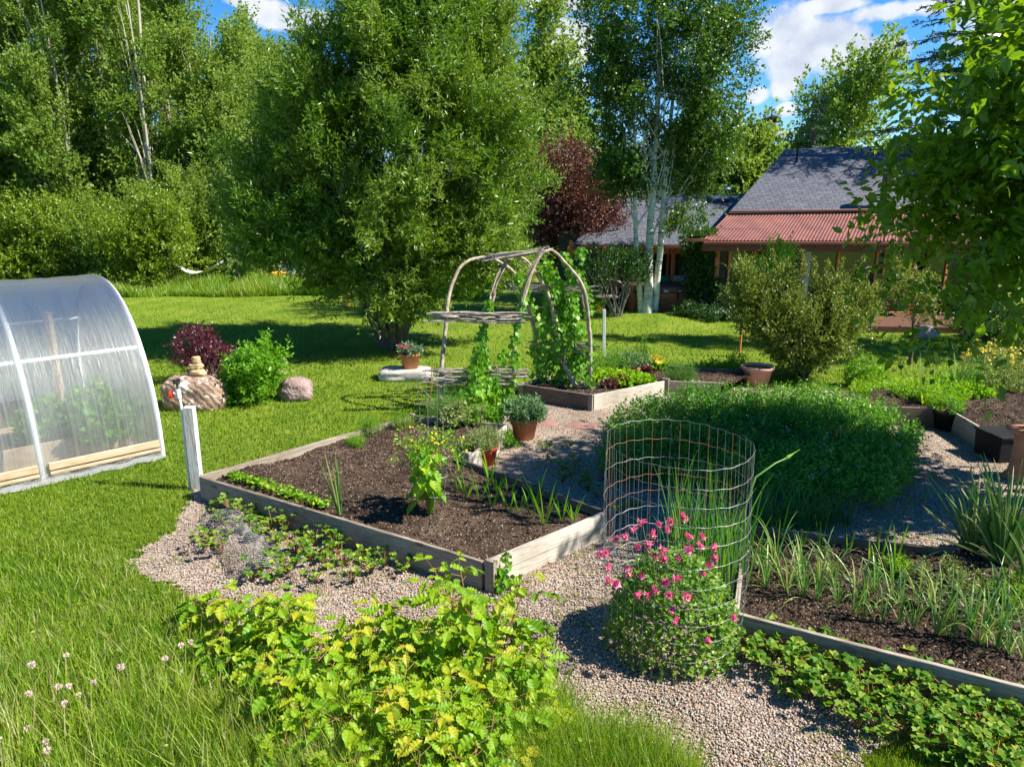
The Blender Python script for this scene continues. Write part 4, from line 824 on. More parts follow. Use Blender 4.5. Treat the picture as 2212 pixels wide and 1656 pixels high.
# patio, hot tub, seating
pa = [G(1240, 676), G(1500, 676), G(1520, 640), G(1220, 640)]
mb = MB(); mb.add([p + [0, 0, .02] for p in pa], [[0, 1, 2, 3]]); M['brick'] = solid('red_patio', [(.28, .07, .03), (.42, .13, .06)], .85, 20, .4); o = mb.build('patio', M['brick']); o['kind'] = 'structure'
hb = G(1430, 682); Yh = hb[1] + .95
x0 = P(1368, 650, hb[1])[0]; x1 = P(1502, 650, hb[1])[0]; wd_ = x1 - x0; hc = np.array([(x0 + x1) / 2, hb[1] + .9, 0])
tub = thing('hot_tub', 'brown panelled hot tub with a dark folded cover behind the aspen trunks', 'hot tub', hc)
M['tubwood'] = solid('tub_panel', [(.26, .075, .02), (.36, .12, .035)], .5, 4, .2, stretch=(1, 1, 6))
mb = MB(); mb.box(hc + [0, 0, .33], (wd_, 1.7, .62)); mb.build('cabinet', M['tubwood'], tub, bevel=.02)
mb = MB(); mb.box(hc + [0, 0, .72], (wd_ + .06, 1.76, .15), taper=.98); M['vinyl'] = solid('brown_vinyl', [(.11, .045, .03), (.16, .07, .05)], .5, 6, .2); cv = mb.build('cover', M['vinyl'], tub, bevel=.03)
for k in range(7): c = x0 + wd_ * (k + .5) / 7; mb = MB(); [mb.box((c, hb[1] + .04, .10 + .065 * j), (wd_ / 7 - .03, .035, .045)) for j in range(8)]; mb.build('louvred_panel', M['tubwood'], tub)
mb = MB(); mb.box((x0 + wd_ * .52, hb[1] + .012, .70), (.12, .012, .06)); mb.box((x0 + wd_ * .74, hb[1] + .012, .70), (.07, .012, .03)); mb.build('warning_tag', M['white'], cv)
mb = MB(); mb.box((x0 + wd_ * .72, hb[1] + .012, .56), (.035, .02, .2)); mb.build('cover_strap', M['blackplastic'], cv)
def pillow(name, label, c, size, m_, rx=.3):
    r_ = np.linspace(-1, 1, 13); U, Vv = np.meshgrid(r_, r_, indexing='ij'); th_ = (1 - U ** 4) * (1 - Vv ** 4); mb = MB()
    for sgn in (1, -1):
        V = np.stack([U * size[0] / 2, -sgn * th_ ** .5 * size[1] / 2, Vv * size[2] / 2], -1); mb.grid(V + np.array(c))
    return tag(mb.build(name, m_, smooth=True), label, 'cushion')
M['teal'] = solid('teal_fabric', [(.02, .22, .26), (.04, .30, .34)], .8, 10, .2); M['pale'] = solid('pale_patterned_fabric', [(.10, .14, .22), (.55, .57, .6), (.6, .62, .66)], .8, 14, .2)
sofa = P(1475, 640, 22.0); sf = thing('garden_sofa', 'low wooden sofa against the dark wall behind the hot tub', 'sofa', (sofa[0], sofa[1], 0))
mb = MB(); mb.box((sofa[0], sofa[1], .38), (2.0, .7, .10)); mb.build('seat', M['cedar'], sf, bevel=.01)
mb = MB(); mb.box((sofa[0], sofa[1] + .33, .66), (2.0, .06, .5)); mb.build('backrest', M['cedar'], sf, bevel=.01)
for sx in (-.95, .95):
    for sy in (-.3, .3): mb = MB(); mb.box((sofa[0] + sx, sofa[1] + sy, .165), (.07, .07, .33)); mb.build('leg', M['cedar'], sf)
for px, m_, lab in [(1432, 'teal', 'teal cushion on the sofa behind the hot tub'), (1465, 'pale', 'pale patterned cushion beside the teal one'), (1490, 'pale', 'pale blue-white cushion at the vine end of the sofa')]:
    c = P(px, 620, 21.9); pillow('cushion', lab, (c[0], 21.9, .75), (.42, .16, .40), M[m_])
# twig bench left of the tub
bn = P(1300, 660, 21.0); bt = thing('twig_bench', 'bleached bent-twig bench on the red patio', 'bench', (bn[0], bn[1], 0)); r = np.random.default_rng(31)
mb = MB(); [mb.tube([[bn[0] - .7, bn[1] - .25 + .09 * j, .42 + r.normal(0, .01)], [bn[0], bn[1] - .25 + .09 * j, .43], [bn[0] + .7, bn[1] - .25 + .09 * j, .42]], .022, 6) for j in range(6)]; mb.build('seat', M['greywood'], bt)
mb = MB()
for j in range(9):
    x = bn[0] - .64 + .16 * j; mb.tube([[x, bn[1] + .25, .43], [x + r.normal(0, .08), bn[1] + .30, .65], [x + r.normal(0, .05), bn[1] + .33, .86]], .015, 5)
th_ = np.linspace(0, math.pi, 14); mb.tube([[bn[0] - .7 * math.cos(a), bn[1] + .3, .5 + .42 * math.sin(a) ** .6] for a in th_], .025, 6); mb.build('backrest', M['greywood'], bt)
for sx in (-.62, .62):
    for sy in (-.22, .22): mb = MB(); mb.tube([[bn[0] + sx, bn[1] + sy, 0], [bn[0] + sx, bn[1] + sy, .43]], .03, 6); mb.build('leg', M['greywood'], bt)
tb = P(1393, 650, 21.4); tt = thing('side_table', 'small yellow side table with teal pot at the left of the hot tub', 'table', (tb[0], tb[1], 0)); M['yellow'] = solid('yellow_paint', [(.6, .38, .03), (.7, .45, .05)], .5, 5, .1)
mb = MB(); mb.box((tb[0], tb[1], .42), (.5, .45, .04)); mb.build('tabletop', M['yellow'], tt, bevel=.006)
for sx in (-.2, .2):
    for sy in (-.18, .18): mb = MB(); mb.box((tb[0] + sx, tb[1] + sy, .2), (.04, .04, .4)); mb.build('leg', M['yellow'], tt)
def pot(name, label, c, r_top, r_bot, h, mat_, cat='pot', group=None, rim=.045, parent=None, rimw=.012, soil=True, k=28):
    t = thing(name, label, cat, c, group) if label else parent
    mb = MB(); z = c[2]
    mb.lathe([(0, 0.002), (r_bot, 0.002), (r_bot + (r_top - rimw - r_bot) * .95, h - rim), (r_top, h - rim + .004), (r_top + .002, h - .006), (r_top - .004, h), (r_top - .018, h - .004), (r_top - .024, h - .04), (r_bot * .8, .03), (0, .03)], c, k)
    mb.build('pot_body', mat_, t, smooth=True)
    if soil: mb = MB(); mb.lathe([(r_top - .02, h - .05), (r_top * .5, h - .03), (0, h - .03)], c, k); mb.build('soil', M['potsoil'], t)
    return t
pt_ = pot('flower_pot', 'teal flower pot on the small yellow table', (tb[0], tb[1], .44), .12, .09, .2, M['teal'])
# bed of flowers by the wall and white/pink flowers
def flowers(mb, Pn, r, rad, k=5, up=.6):
    n = len(Pn); Nn = unit(np.column_stack([r.normal(0, .5, (n, 2)), np.full(n, up)]) + np.array([0, -.4, 0])); a0 = unit(np.cross(Nn, sphere_dirs(n, r))); b0 = np.cross(Nn, a0)
    for j in range(k):
        an = j * 2 * math.pi / k; D = a0 * math.cos(an) + b0 * math.sin(an) + Nn * .25; Xv, Yv, Zv = frames(D, Nn); rr_ = rad * r.uniform(.8, 1.15, n); mb.inst(LEAF4, Pn, Xv, Yv, Zv, np.stack([rr_ * .8, rr_, rr_], 1), r.uniform(0, 1, n))
def herb(name, label, cat, c, rad, h, leaf, n, r, L, Wd, flower=None, nf=0, fr=.02, group=None, up=1.0, k=5, tl=.2, stemm='stem', tmpl=LEAF4, ry=None, fz=(.7, 1.05), spread=.8, fname='flower_head', each=False, droop=0.):
    """bushy herbaceous plant: stems from one base, leaves along them, optional flower heads"""
    t = thing(name, label, cat, c, group); ry = ry or rad; a = r.uniform(0, 6.28, n); q = r.uniform(0, 1, n) ** .5
    b0 = np.array(c) + np.column_stack([np.cos(a) * q * rad * .75, np.sin(a) * q * ry * .75, 0 * a]); hh = h * r.uniform(.55, 1, n) * (1 - .45 * q ** 2)
    tips = b0 + np.column_stack([np.cos(a) * q * rad * .35, np.sin(a) * q * ry * .35, hh]); mb = MB()
    for i in range(min(n, 26)): mb.tube([b0[i], (b0[i] + tips[i]) / 2 + r.normal(0, .01, 3), tips[i]], [.005, .004, .002], 4, r.uniform())
    mb.build('stem', M[stemm], t); mb = MB(); B = []; 
    m_ = 5
    for j in range(m_): B.append(b0 + (tips - b0) * ((j + .6) / m_) + r.normal(0, .02, (n, 3)))
    B = np.concatenate(B); leaves_on(mb, B, unit(B - np.array(c) + [0, 0, .1]), r, tl * .4, k, L, Wd, up * .5, spread, tmpl, droop=droop); mb.build('foliage', leaf, t)
    if nf:
        i = r.choice(n, nf, replace=nf > n); fp = tips[i] + np.column_stack([r.normal(0, .02, (nf, 2)), r.uniform(-.05, .06, nf) * h])
        if each:
            for p_ in fp: mb = MB(); flowers(mb, p_[None], r, fr); flowers(mb, p_[None] + [0, 0, .01], r, fr * .7); mb.build(fname, flower, t)
        else:
            mb = MB(); flowers(mb, fp, r, fr); o = mb.build(fname, flower, t); o['kind'] = 'stuff'
    return t
r = np.random.default_rng(33)
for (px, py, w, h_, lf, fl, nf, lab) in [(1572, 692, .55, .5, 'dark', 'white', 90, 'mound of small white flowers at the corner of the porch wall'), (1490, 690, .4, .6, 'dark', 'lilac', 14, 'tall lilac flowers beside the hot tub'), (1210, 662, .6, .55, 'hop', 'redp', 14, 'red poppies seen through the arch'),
                                         (1530, 695, .45, .5, 'dark', 'lilac', 8, 'dark leafy perennials between the hot tub and the white flowers'), (1468, 690, .3, .3, 'dark', 'lilac', 0, 'low dark plant at the foot of the hot tub'), (1250, 655, .5, .6, 'hop', 'magenta', 6, 'magenta flowers among green leaves by the patio')]:
    c = G(px, py); herb('flowering_plant', lab, 'flowers', c, w, h_, M[lf], 110, r, .07, .028, M[fl], nf, .035 if fl != 'redp' else .06, each=nf < 20 and nf > 0)
# grey rock near the deck, mossy mound
c = G(1998, 728); M['greyrock'] = solid('grey_rock', [(.20, .19, .18), (.38, .36, .34)], .9, 4, .6); rock('garden_rock', M['greyrock'], (c[0], c[1], .10), (.62, .4, .34), 'smooth pale grey rock on the lawn by the thin young tree', 'rock', seed=3)
c = G(2120, 728); rock('garden_rock', M['greyrock'], (c[0], c[1], .1), (.9, .5, .5), 'dark rough rock in the shade at the right edge of the lawn', 'rock', seed=4)

# ---------------------------------------------------------------- hammock, far items
h0, h1 = P(405, 592, 26.4), P(484, 578, 26.8); hm = thing('hammock', 'white rope hammock hung at the far edge of the lawn', 'hammock', ((h0[0] + h1[0]) / 2, 26.6, 0)); M['rope2'] = M['whitepaint']; M['rope'] = solid('white_rope', [(.62, .58, .5), (.75, .72, .66)], .8, 30, .2)
n = 16; s_ = np.linspace(0, 1, n); U, Vv = np.meshgrid(s_, np.linspace(-.5, .5, 9), indexing='ij'); h2 = P(486, 578, 27.0); h0 = P(398, 600, 26.4)
sag = -.42 * np.sin(math.pi * U); Vg = np.stack([h0[0] + (h2[0] - h0[0]) * U, h0[1] + (h2[1] - h0[1]) * U + Vv * 1.1 * np.sin(math.pi * np.clip(U, .06, .94)), .62 + .35 * U + sag * .55 + .2 * Vv ** 2], -1); mb = MB(); mb.grid(Vg); mb.build('bed', M['rope'], hm)
mb = MB()
for j in range(9):
    mb.tube([[h2[0] + .5, h2[1], 1.15], Vg[-3, j]], .008, 4); mb.tube([[h0[0] - .5, h0[1], 1.0], Vg[2, j]], .008, 4)
mb.build('rope', M['rope'], hm)
for p in ([h2[0] + .5, h2[1]], [h0[0] - .5, h0[1]]): mb = MB(); mb.tube([[p[0], p[1], 0], [p[0], p[1], 1.6]], .05, 8); mb.build('post', M['bark'], hm)
c = P(645, 585, 30); tt = thing('tent', 'pale blue-grey domed tent seen under the willow branches', 'tent', (c[0], c[1], 0))
mb = MB(); th_ = np.linspace(0, math.pi / 2, 8); mb.lathe([(math.cos(a) * .9, math.sin(a) * 1.25) for a in th_], (c[0], c[1], 0), 14); mb.build('cover', M['bluegrey'], tt, smooth=True)
mb = MB(); [mb.tube([[c[0] + math.cos(q) * .92 * math.cos(a), c[1] + math.sin(q) * .92 * math.cos(a), 1.27 * math.sin(a)] for a in np.linspace(0, math.pi, 16)], .015, 5) for q in (0, .8, 1.6, 2.4)]; mb.build('pole', M['whitepaint'], tt)
c = P(600, 590, 29); tag(rock('straw_bale', M['yellow'], (c[0], c[1], .2), (.6, .4, .38), None, None, seed=8, rough=.04, sq=5), 'yellow bale-like shape on the grass under the willow branches', 'bale')
c = P(742, 560, 22); kp = thing('shade_sail_post', 'tall yellow-barked stump showing through the willow foliage', 'post', (c[0], c[1], 0)); mb = MB(); mb.tube([[c[0], c[1], 0], [c[0] + .05, c[1], .9], [c[0], c[1], 1.9]], [.13, .11, .1], 10); mb.build('stump_trunk', M['yellow'], kp, smooth=True)
kp.name = 'tree_stump'

# ---------------------------------------------------------------- greenhouse (polytunnel)
ga, gb = G(95, 1043), G(352, 985); ax = unit((gb - ga)[None])[0]; pr = np.array([-ax[1], ax[0], 0]); RAD = 1.98; SP = np.linalg.norm(gb - ga)
gh = thing('greenhouse', 'clear plastic hoop greenhouse with white pipe frame on the lawn', 'greenhouse', ga + pr * RAD)
def hp(i, a, rad=RAD, z0=.10):  # point on hoop i, angle a from the near side
    q = ga + ax * SP * i + pr * RAD; x = -math.cos(a); h_ = math.sin(a)
    sgn = 1 if x >= 0 else -1; return q + pr * rad * sgn * abs(x) ** .92 + np.array([0, 0, z0 + 2.04 * (rad / RAD) * h_ ** .9])
A = np.linspace(0, math.pi, 33)
for i in (1, 0, -1, -2): mb = MB(); mb.tube([hp(i, 0) - [0, 0, .1]] + [hp(i, a) for a in A] + [hp(i, math.pi) - [0, 0, .1]], .032, 10); mb.build('hoop', M['whitepaint'], gh, smooth=True)
for a, rd in ((R(37), .028), (R(90), .03), (R(143), .028)): mb = MB(); mb.tube([hp(-2, a, RAD - .03), hp(1, a, RAD - .03)], rd, 8); mb.build('purlin', M['whitepaint'], gh, smooth=True)
m, nt = newmat('greenhouse_film'); M['film'] = m
tcn = node(nt, 'ShaderNodeTexCoord')
mp = node(nt, 'ShaderNodeMapping', {'Vector': tcn.outputs['UV'], 'Scale': (34, 1.2, 1)}); n1 = node(nt, 'ShaderNodeTexNoise', {'Vector': mp.outputs[0], 'Scale': 1.6, 'Detail': 6, 'Roughness': .65, 'Distortion': .8})
n2 = node(nt, 'ShaderNodeTexNoise', {'Vector': tcn.outputs['UV'], 'Scale': 1.3, 'Detail': 5})
sp = node(nt, 'ShaderNodeSeparateXYZ', {0: tcn.outputs['UV']})
streak = mth(nt, 'MULTIPLY', ramp(nt, n1.outputs['Fac'], [(0, 0, 0), (1, 1, 1)], [.42, .66]), .22)
milk = mth(nt, 'ADD', mth(nt, 'ADD', .27, streak), mth(nt, 'MULTIPLY', mth(nt, 'SUBTRACT', n2.outputs['Fac'], .45), .7), clamp=True)
topm = ramp(nt, sp.outputs[1], [(0, 0, 0), (1, 1, 1)], [.36, .44]); milk = mth(nt, 'MAXIMUM', milk, mth(nt, 'MULTIPLY', topm, .8))
b = node(nt, 'ShaderNodeBump', {'Strength': .55, 'Distance': .03, 'Height': n1.outputs['Fac']})
mp3 = node(nt, 'ShaderNodeTexNoise', {'Vector': tcn.outputs['UV'], 'Scale': 2.2, 'Detail': 3}); b2 = node(nt, 'ShaderNodeBump', {'Strength': .5, 'Distance': .12, 'Height': mp3.outputs['Fac'], 'Normal': b.outputs[0]})
gl = node(nt, 'ShaderNodeBsdfGlossy', {'Color': (.72, .69, .65, 1), 'Roughness': .22, 'Normal': b2.outputs[0]})
tr_ = node(nt, 'ShaderNodeBsdfTransparent', {'Color': (.93, .95, .95, 1)}); tl_ = node(nt, 'ShaderNodeBsdfTranslucent', {'Color': (.72, .74, .76, 1)}); df = node(nt, 'ShaderNodeBsdfDiffuse', {'Color': (.50, .50, .51, 1)})
mk = node(nt, 'ShaderNodeMixShader', {'Fac': .5, 1: df.outputs[0], 2: tl_.outputs[0]}); m1 = node(nt, 'ShaderNodeMixShader', {'Fac': milk, 1: tr_.outputs[0], 2: mk.outputs[0]})
fz = node(nt, 'ShaderNodeFresnel', {'IOR': 1.45, 'Normal': b2.outputs[0]}); m2 = node(nt, 'ShaderNodeMixShader', {'Fac': mth(nt, 'ADD', mth(nt, 'MULTIPLY', fz.outputs[0], .75), .0, clamp=True), 1: m1.outputs[0], 2: gl.outputs[0]}); out(nt, m2.outputs[0])
def film(name, V):
    mb = MB(); mb.grid(V); n_, m_ = V.shape[:2]; o = mb.build(name, M['film'], gh, smooth=True); ul = o.data.uv_layers.new(name='uv')
    vi = np.zeros(len(o.data.loops), int); o.data.loops.foreach_get('vertex_index', vi); uv = np.stack([(vi // m_) / (n_ - 1) * 4, (vi % m_) / (m_ - 1)], 1); ul.data.foreach_set('uv', uv.astype(np.float32).ravel())
Vf = np.array([[hp(-2 + 3 * i / 60, a, RAD + .035 - .012 * math.sin(math.pi * ((3 * i / 60) % 1)) + .004 * math.sin(i * 1.3 + a * 4)) for a in np.linspace(-.0, math.pi, 60)] for i in range(61)]); film('plastic_cover', Vf)
q = ga + ax * SP + pr * RAD; Ve = np.array([[q + (hp(1, a) - q) * [f, f, 1] * 1.0 + [0, 0, 0] for a in np.linspace(.0, math.pi, 40)] for f in (1, .66, .33)]); Ve[1:, :, 2] = np.minimum(Ve[1:, :, 2], Ve[0, :, 2] * np.array([.8, .5])[:, None] + .0); 
Ve = np.array([[np.array([*(ga + ax * (SP + .01) + pr * (RAD + x_ * RAD * .985))[:2], f * ((1 - abs(x_) ** 2.1) ** .48 * 2.04 + .1)]) for x_ in np.linspace(-.995, .995, 40)] for f in (0, .35, .7, 1)]); film('end_sheet', Ve)
M['lumber'] = solid('weathered_pine', [(.34, .24, .14), (.48, .36, .23), (.58, .46, .32)], .8, 4, .3, stretch=(1, 1, 4))
for i in (-2, -1, 0):
    a0 = ga + ax * SP * (i + .05) - pr * .055; b0 = ga + ax * SP * (i + .97) - pr * .055
    bar('base_board', a0 + [0, 0, .20], b0 + [0, 0, .20], .035, .09, M['lumber'], gh); bar('batten', a0 + [0, 0, .125] - pr * .03, b0 + [0, 0, .125] - pr * .03, .025, .04, M['lumber'], gh)
# loose plastic skirt and end flap
Vs = np.array([[ga + ax * SP * (-2 + 3 * i / 80) - pr * (.07 + .03 * j + .018 * math.sin(i * .9 + j) + .012 * math.sin(i * 2.3)) + np.array([0, 0, max(.012, .11 - .05 * j + .012 * math.sin(i * .7))]) for j in range(3)] for i in range(81)]); film('skirt', Vs)
M['soilplain'] = M['potsoil']
# inside: beds and plants (things of their own)
for k, (i0, off, lab) in enumerate([(-1.9, .55, 'long timber planting bed inside the greenhouse'),]):
    a0 = ga + ax * SP * i0 + pr * off; b0 = ga + ax * SP * .85 + pr * off; t = thing('planting_bed', lab, 'raised bed', (a0 + b0) / 2)
    for o_, h_ in ((0, .32), (1.0, .32)): bar('board', a0 + pr * o_ + [0, 0, h_ / 2], b0 + pr * o_ + [0, 0, h_ / 2], .04, h_, M['lumber'], t)
    bar('board', b0 + [0, 0, .16], b0 + pr * 1.0 + [0, 0, .16], .04, .32, M['lumber'], t)
    mb = MB(); mb.add([a0 + [0, 0, .26], b0 + [0, 0, .26], b0 + pr + [0, 0, .26], a0 + pr + [0, 0, .26]], [[0, 1, 2, 3]]); mb.build('soil', M['potsoil'], t)
mb = MB(); e_ = [ga + ax * SP * a_ + pr * b_ + [0, 0, .008] for a_, b_ in ((-2, .03), (.99, .03), (.99, 2 * RAD - .03), (-2, 2 * RAD - .03))]; mb.add(e_, [[0, 1, 2, 3]]); mb.build('earth_floor', solid('earth_floor', [(.12, .08, .05), (.22, .16, .10)], .95, 6, .5), gh)
c0 = ga + ax * SP * .62 + pr * .75; r = np.random.default_rng(41)
for k, (a_, b_, rad, h_, lab) in enumerate([(.62, .55, .40, .85, 'leafy green plant inside the greenhouse near its end'), (.2, .9, .3, .6, 'smaller green plant in the middle of the greenhouse'), (-.7, .7, .35, .55, 'plant inside the greenhouse at the left edge')]):
    c = ga + ax * SP * a_ + pr * b_; herb('greenhouse_plant', lab, 'plant', (c[0], c[1], .2), rad, h_, M['hop'], 90, r, .10, .06, tmpl=LEAF6)
c = ga + ax * SP * .45 + pr * 1.7; t = thing('shelf_post', 'wooden post standing inside the greenhouse', 'post', c); bar('post', c, c + [0, 0, 1.75], .09, .09, M['lumber'], t); t.name = 'support_post'

# ---------------------------------------------------------------- rocks, cairn, pots on the lawn
m, nt = newmat('banded_boulder'); M['boulder'] = m
tcn = node(nt, 'ShaderNodeTexCoord'); wv = node(nt, 'ShaderNodeTexWave', {'Vector': tcn.outputs['Object'], 'Scale': 4.5, 'Distortion': 4, 'Detail': 6, 'Detail Scale': 2.5}, bands_direction='DIAGONAL'); n1 = node(nt, 'ShaderNodeTexNoise', {'Vector': tcn.outputs['Object'], 'Scale': 6, 'Detail': 8, 'Roughness': .7})
n2 = node(nt, 'ShaderNodeTexNoise', {'Vector': tcn.outputs['Object'], 'Scale': 9, 'Detail': 3}); s_ = mth(nt, 'ADD', mth(nt, 'MULTIPLY', wv.outputs['Fac'], .22), mth(nt, 'MULTIPLY', n1.outputs['Fac'], .85))
cc = ramp(nt, s_, [(.13, .08, .065), (.27, .18, .14), (.38, .25, .16), (.42, .36, .32)], [.25, .5, .65, .85]); c2 = node(nt, 'ShaderNodeMix', data_type='RGBA'); nt.links.new(ramp(nt, n2.outputs['Fac'], [(0, 0, 0), (1, 1, 1)], [.57, .62]), c2.inputs[0]); nt.links.new(cc, c2.inputs[6]); c2.inputs[7].default_value = (.62, .58, .52, 1)
b = node(nt, 'ShaderNodeBump', {'Strength': 1, 'Distance': .03, 'Height': s_}); out(nt, node(nt, 'ShaderNodeBsdfPrincipled', {'Base Color': c2.outputs[2], 'Roughness': .85, 'Specular IOR Level': .2, 'Normal': b.outputs[0]}).outputs[0])
M['tanrock'] = solid('tan_sandstone', [(.36, .22, .10), (.50, .34, .18), (.56, .44, .28)], .9, 7, .5); M['purplerock'] = solid('purplish_rock', [(.13, .08, .07), (.26, .18, .16), (.36, .28, .25)], .9, 5, 1.0, bdist=.05)
c = G(425, 885); rock('boulder', M['boulder'], (c[0] - .06, c[1] + .22, .20), (1.0, .72, .62), 'large banded boulder with white lichen between greenhouse and bush', 'boulder', seed=21, rough=.07, n=72, sq=3.2)
c2_ = G(636, 866); rock('boulder', M['purplerock'], (c2_[0], c2_[1] + .15, .14), (.64, .5, .42), 'smaller purplish boulder right of the bright green bush', 'boulder', seed=24, rough=.16, n=60)
for (px, py, dz, sz, lab) in [(428, 806, .60, (.23, .17, .11), 'lowest tan stone of the little cairn on the big boulder'), (424, 794, .70, (.19, .13, .09), 'middle tan stone of the little cairn'), (424, 784, .80, (.13, .11, .11), 'top pale stone of the little cairn')]:
    p = P(px, py, c[1] + .15); rock('cairn_stone', M['tanrock'], (p[0], p[1], dz - .03), sz, lab, 'stone', 'stacked stones on the boulder', seed=int(dz * 100), rough=.15, sq=3.5)
for (px, py, sz, lab) in [(608, 806, (.2, .16, .12), 'tan stone behind the smaller boulder'), (612, 796, (.16, .12, .16), 'rough grey stone on the tan one behind the small boulder')]:
    p = G(px, py, .22); rock('garden_stone', M['tanrock'] if 'tan stone' in lab else M['greyrock'], (p[0], p[1], .24 + (.1 if 'grey' in lab else 0)), sz, lab, 'stone', seed=px)
# rock slab with geranium pot
c = G(872, 822); M['slab'] = solid('pale_rock_slab', [(.22, .20, .18), (.42, .38, .34), (.55, .50, .45)], .9, 3, .7); rock('rock_slab', M['slab'], (c[0] + .03, c[1] + .15, .09), (.98, .55, .24), 'flat pale rock slab carrying the geranium pot', 'rock slab', seed=31, rough=.05, sq=4.5, n=60)
p = P(887, 803, c[1] + .15); PZ = .205
pt_ = pot('terracotta_pot', 'terracotta pot of pink geraniums standing on the flat rock slab', (p[0], p[1], PZ), .19, .135, .28, M['terra'], 'flower pot', 'terracotta pots')
r = np.random.default_rng(51)
gp = herb('geranium', 'pink geraniums with small lilac flowers spilling from the pot on the slab', 'flowers', (p[0], p[1], PZ + .24), .21, .22, M['sage'], 70, r, .035, .026, M['lilac'], 70, .018, ry=.2)
for k in range(11): q = np.array([p[0] - .08 + r.normal(0, .07), p[1] + r.normal(0, .05), PZ + .38 + r.normal(0, .045)]); mb = MB(); flowers(mb, q + r.normal(0, .018, (14, 3)), r, .022); mb.build('geranium_bloom', M['magenta'], gp)
mb = MB(); q = np.array([p[0] + .06, p[1] - .05, PZ + .41]); flowers(mb, q + r.normal(0, .012, (8, 3)), r, .02); mb.build('marigold_bloom', M['orangep'], gp)
mb = MB(); q = np.array([p[0] - .24, p[1] - .05, PZ + .24]); flowers(mb, q + r.normal(0, .018, (12, 3)), r, .022); mb.build('geranium_bloom', M['magenta'], gp)
# white post with tap
a = G(428, 1057); b_ = P(408, 878, a[1] - .02)
wp = thing('hydrant_post', 'leaning whitewashed post with a water tap at the corner of the big bed', 'post', a); M['whitewood'] = solid('whitewashed_wood', [(.30, .26, .21), (.58, .54, .47), (.70, .66, .60)], .85, 9, .6, stretch=(3, 3, .35))
bar('post', a, b_, .11, .09, M['whitewood'], wp, .006)
mb = MB(); t_ = a + (b_ - a) * 1.0 - [.075, 0, 0]; mb.tube([a + [-.10, .02, 0], t_ + [-.01, 0, 0], t_ + [-.025, 0, .20]], .016, 8); pp = mb.build('pipe', M['whitepaint'], wp, smooth=True)
mb = MB(); mb.tube([t_ + [-.02, 0, .10], t_ + [-.025, 0, .20]], .026, 10); mb.tube([t_ + [-.022, 0, .155], t_ + [-.07, -.01, .155]], .018, 8); mb.build('tee_fitting', M['whitepaint'], pp)
mb = MB(); mb.lathe([(0, -.0), (.04, 0), (.045, .02), (.02, .03), (0, .03)], (0, 0, 0), 14); mb.V[-1] = mb.V[-1] @ np.array([[0, 0, 1], [0, 1, 0], [-1, 0, 0]]) * 1.0 + (t_ + [-.085, -.01, .14]); mb.build('red_cap', M['redplastic'], pp)
mb = MB(); mb.tube([t_ + [-.025, 0, .20], t_ + [-.027, 0, .26]], .014, 8); mb.box(t_ + [-.03, 0, .275], (.06, .05, .035)); mb.tube([t_ + [-.075, 0, .30], t_ + [.015, 0, .31]], .012, 6); mb.tube([t_ + [-.03, -.04, .31], t_ + [-.03, .04, .30]], .012, 6); mb.build('tap', M['darkmetal'], pp, bevel=.003)
# white metal standpipe rod beyond the arch
a = G(1304, 778); b_ = P(1305, 668, a[1]); sp_ = thing('standpipe', 'thin white standpipe post in the lawn right of the arch', 'post', a)
bar('post', a, b_, .06, .05, M['whitepaint'], sp_); mb = MB(); mb.tube([b_ + [.0, 0, 0], b_ + [0, 0, .18]], .012, 8); mb.tube([b_ + [0, 0, .16], b_ + [0, 0, .22]], .022, 8); mb.build('tap', M['darkmetal'], sp_)
mb = MB(); q = a + (b_ - a) * .32 + [.045, 0, 0]; mb.tube([q, q + [.03, 0, 0]], .025, 10); mb.build('knob', M['blackplastic'], sp_)
# stake
a = G(1597, 771); b_ = P(1604, 690, a[1]); b2_ = P(1606, 640, a[1]); st_ = thing('garden_stake', 'slim brown wooden stake left of the vase-shaped shrub', 'stake', a); mb = MB(); mb.tube([a, b_, b2_], .022, 8); mb.build('rod', M['cedar'], st_)
mb = MB(); mb.tube([b2_ + [0, 0, -.01], b2_ + [0, 0, .012]], .026, 8); mb.build('cap', M['cedar'], st_)
# ---------------------------------------------------------------- woven branch arch with hop vines
ZS = .20
f1 = G(949, 898); f3 = G(1104, 890); q1 = G(1166, 838); q3 = G(1278, 862); f2 = f1 * .5 + f3 * .5 + [0, .05, 0]; q2 = q1 * .55 + q3 * .45
arch = thing('garden_arch', 'rustic arch of bent bare branches with woven twig sides over the path', 'arch', (f1 + q3) / 2)
r = np.random.default_rng(61)
def hoop(px, ya, yb, name='hoop', rad=(.036, .022), extra=3):
    n = len(px); Yv = ya + (yb - ya) * np.linspace(0, 1, n) ** 1.0; pts = np.array([P(x, y, Y_) for (x, y), Y_ in zip(px, Yv)])
    s_ = np.linspace(0, n - 1, n * 5); q = np.stack([np.interp(s_, np.arange(n), pts[:, i]) for i in range(3)], 1)
    for _ in range(3): q[1:-1] = (q[:-2] + q[1:-1] * 2 + q[2:]) / 4
    mb = MB(); qq = q + noise2(s_, s_ * 0, 7, 2, 1)[:, None] * .012; mb.tube(qq, np.interp(s_, [0, (n - 1) * .5, n - 1], [rad[0], rad[1], rad[0]]), 8)
    for e in range(extra):  # thinner shoots bound alongside
        o_ = r.normal(0, .022, 3); a_, b_ = sorted(r.integers(0, len(q), 2)); 
        if b_ - a_ > 8: w = np.cumsum(r.normal(0, .005, (b_ - a_, 3)), 0); mb.tube(q[a_:b_] + o_ + w, r.uniform(.008, .016), 6)
    return mb.build(name, M['drywood'], arch, smooth=True)
def z2(x, y): return (848 + x * .2671, 516 + y * .2671)
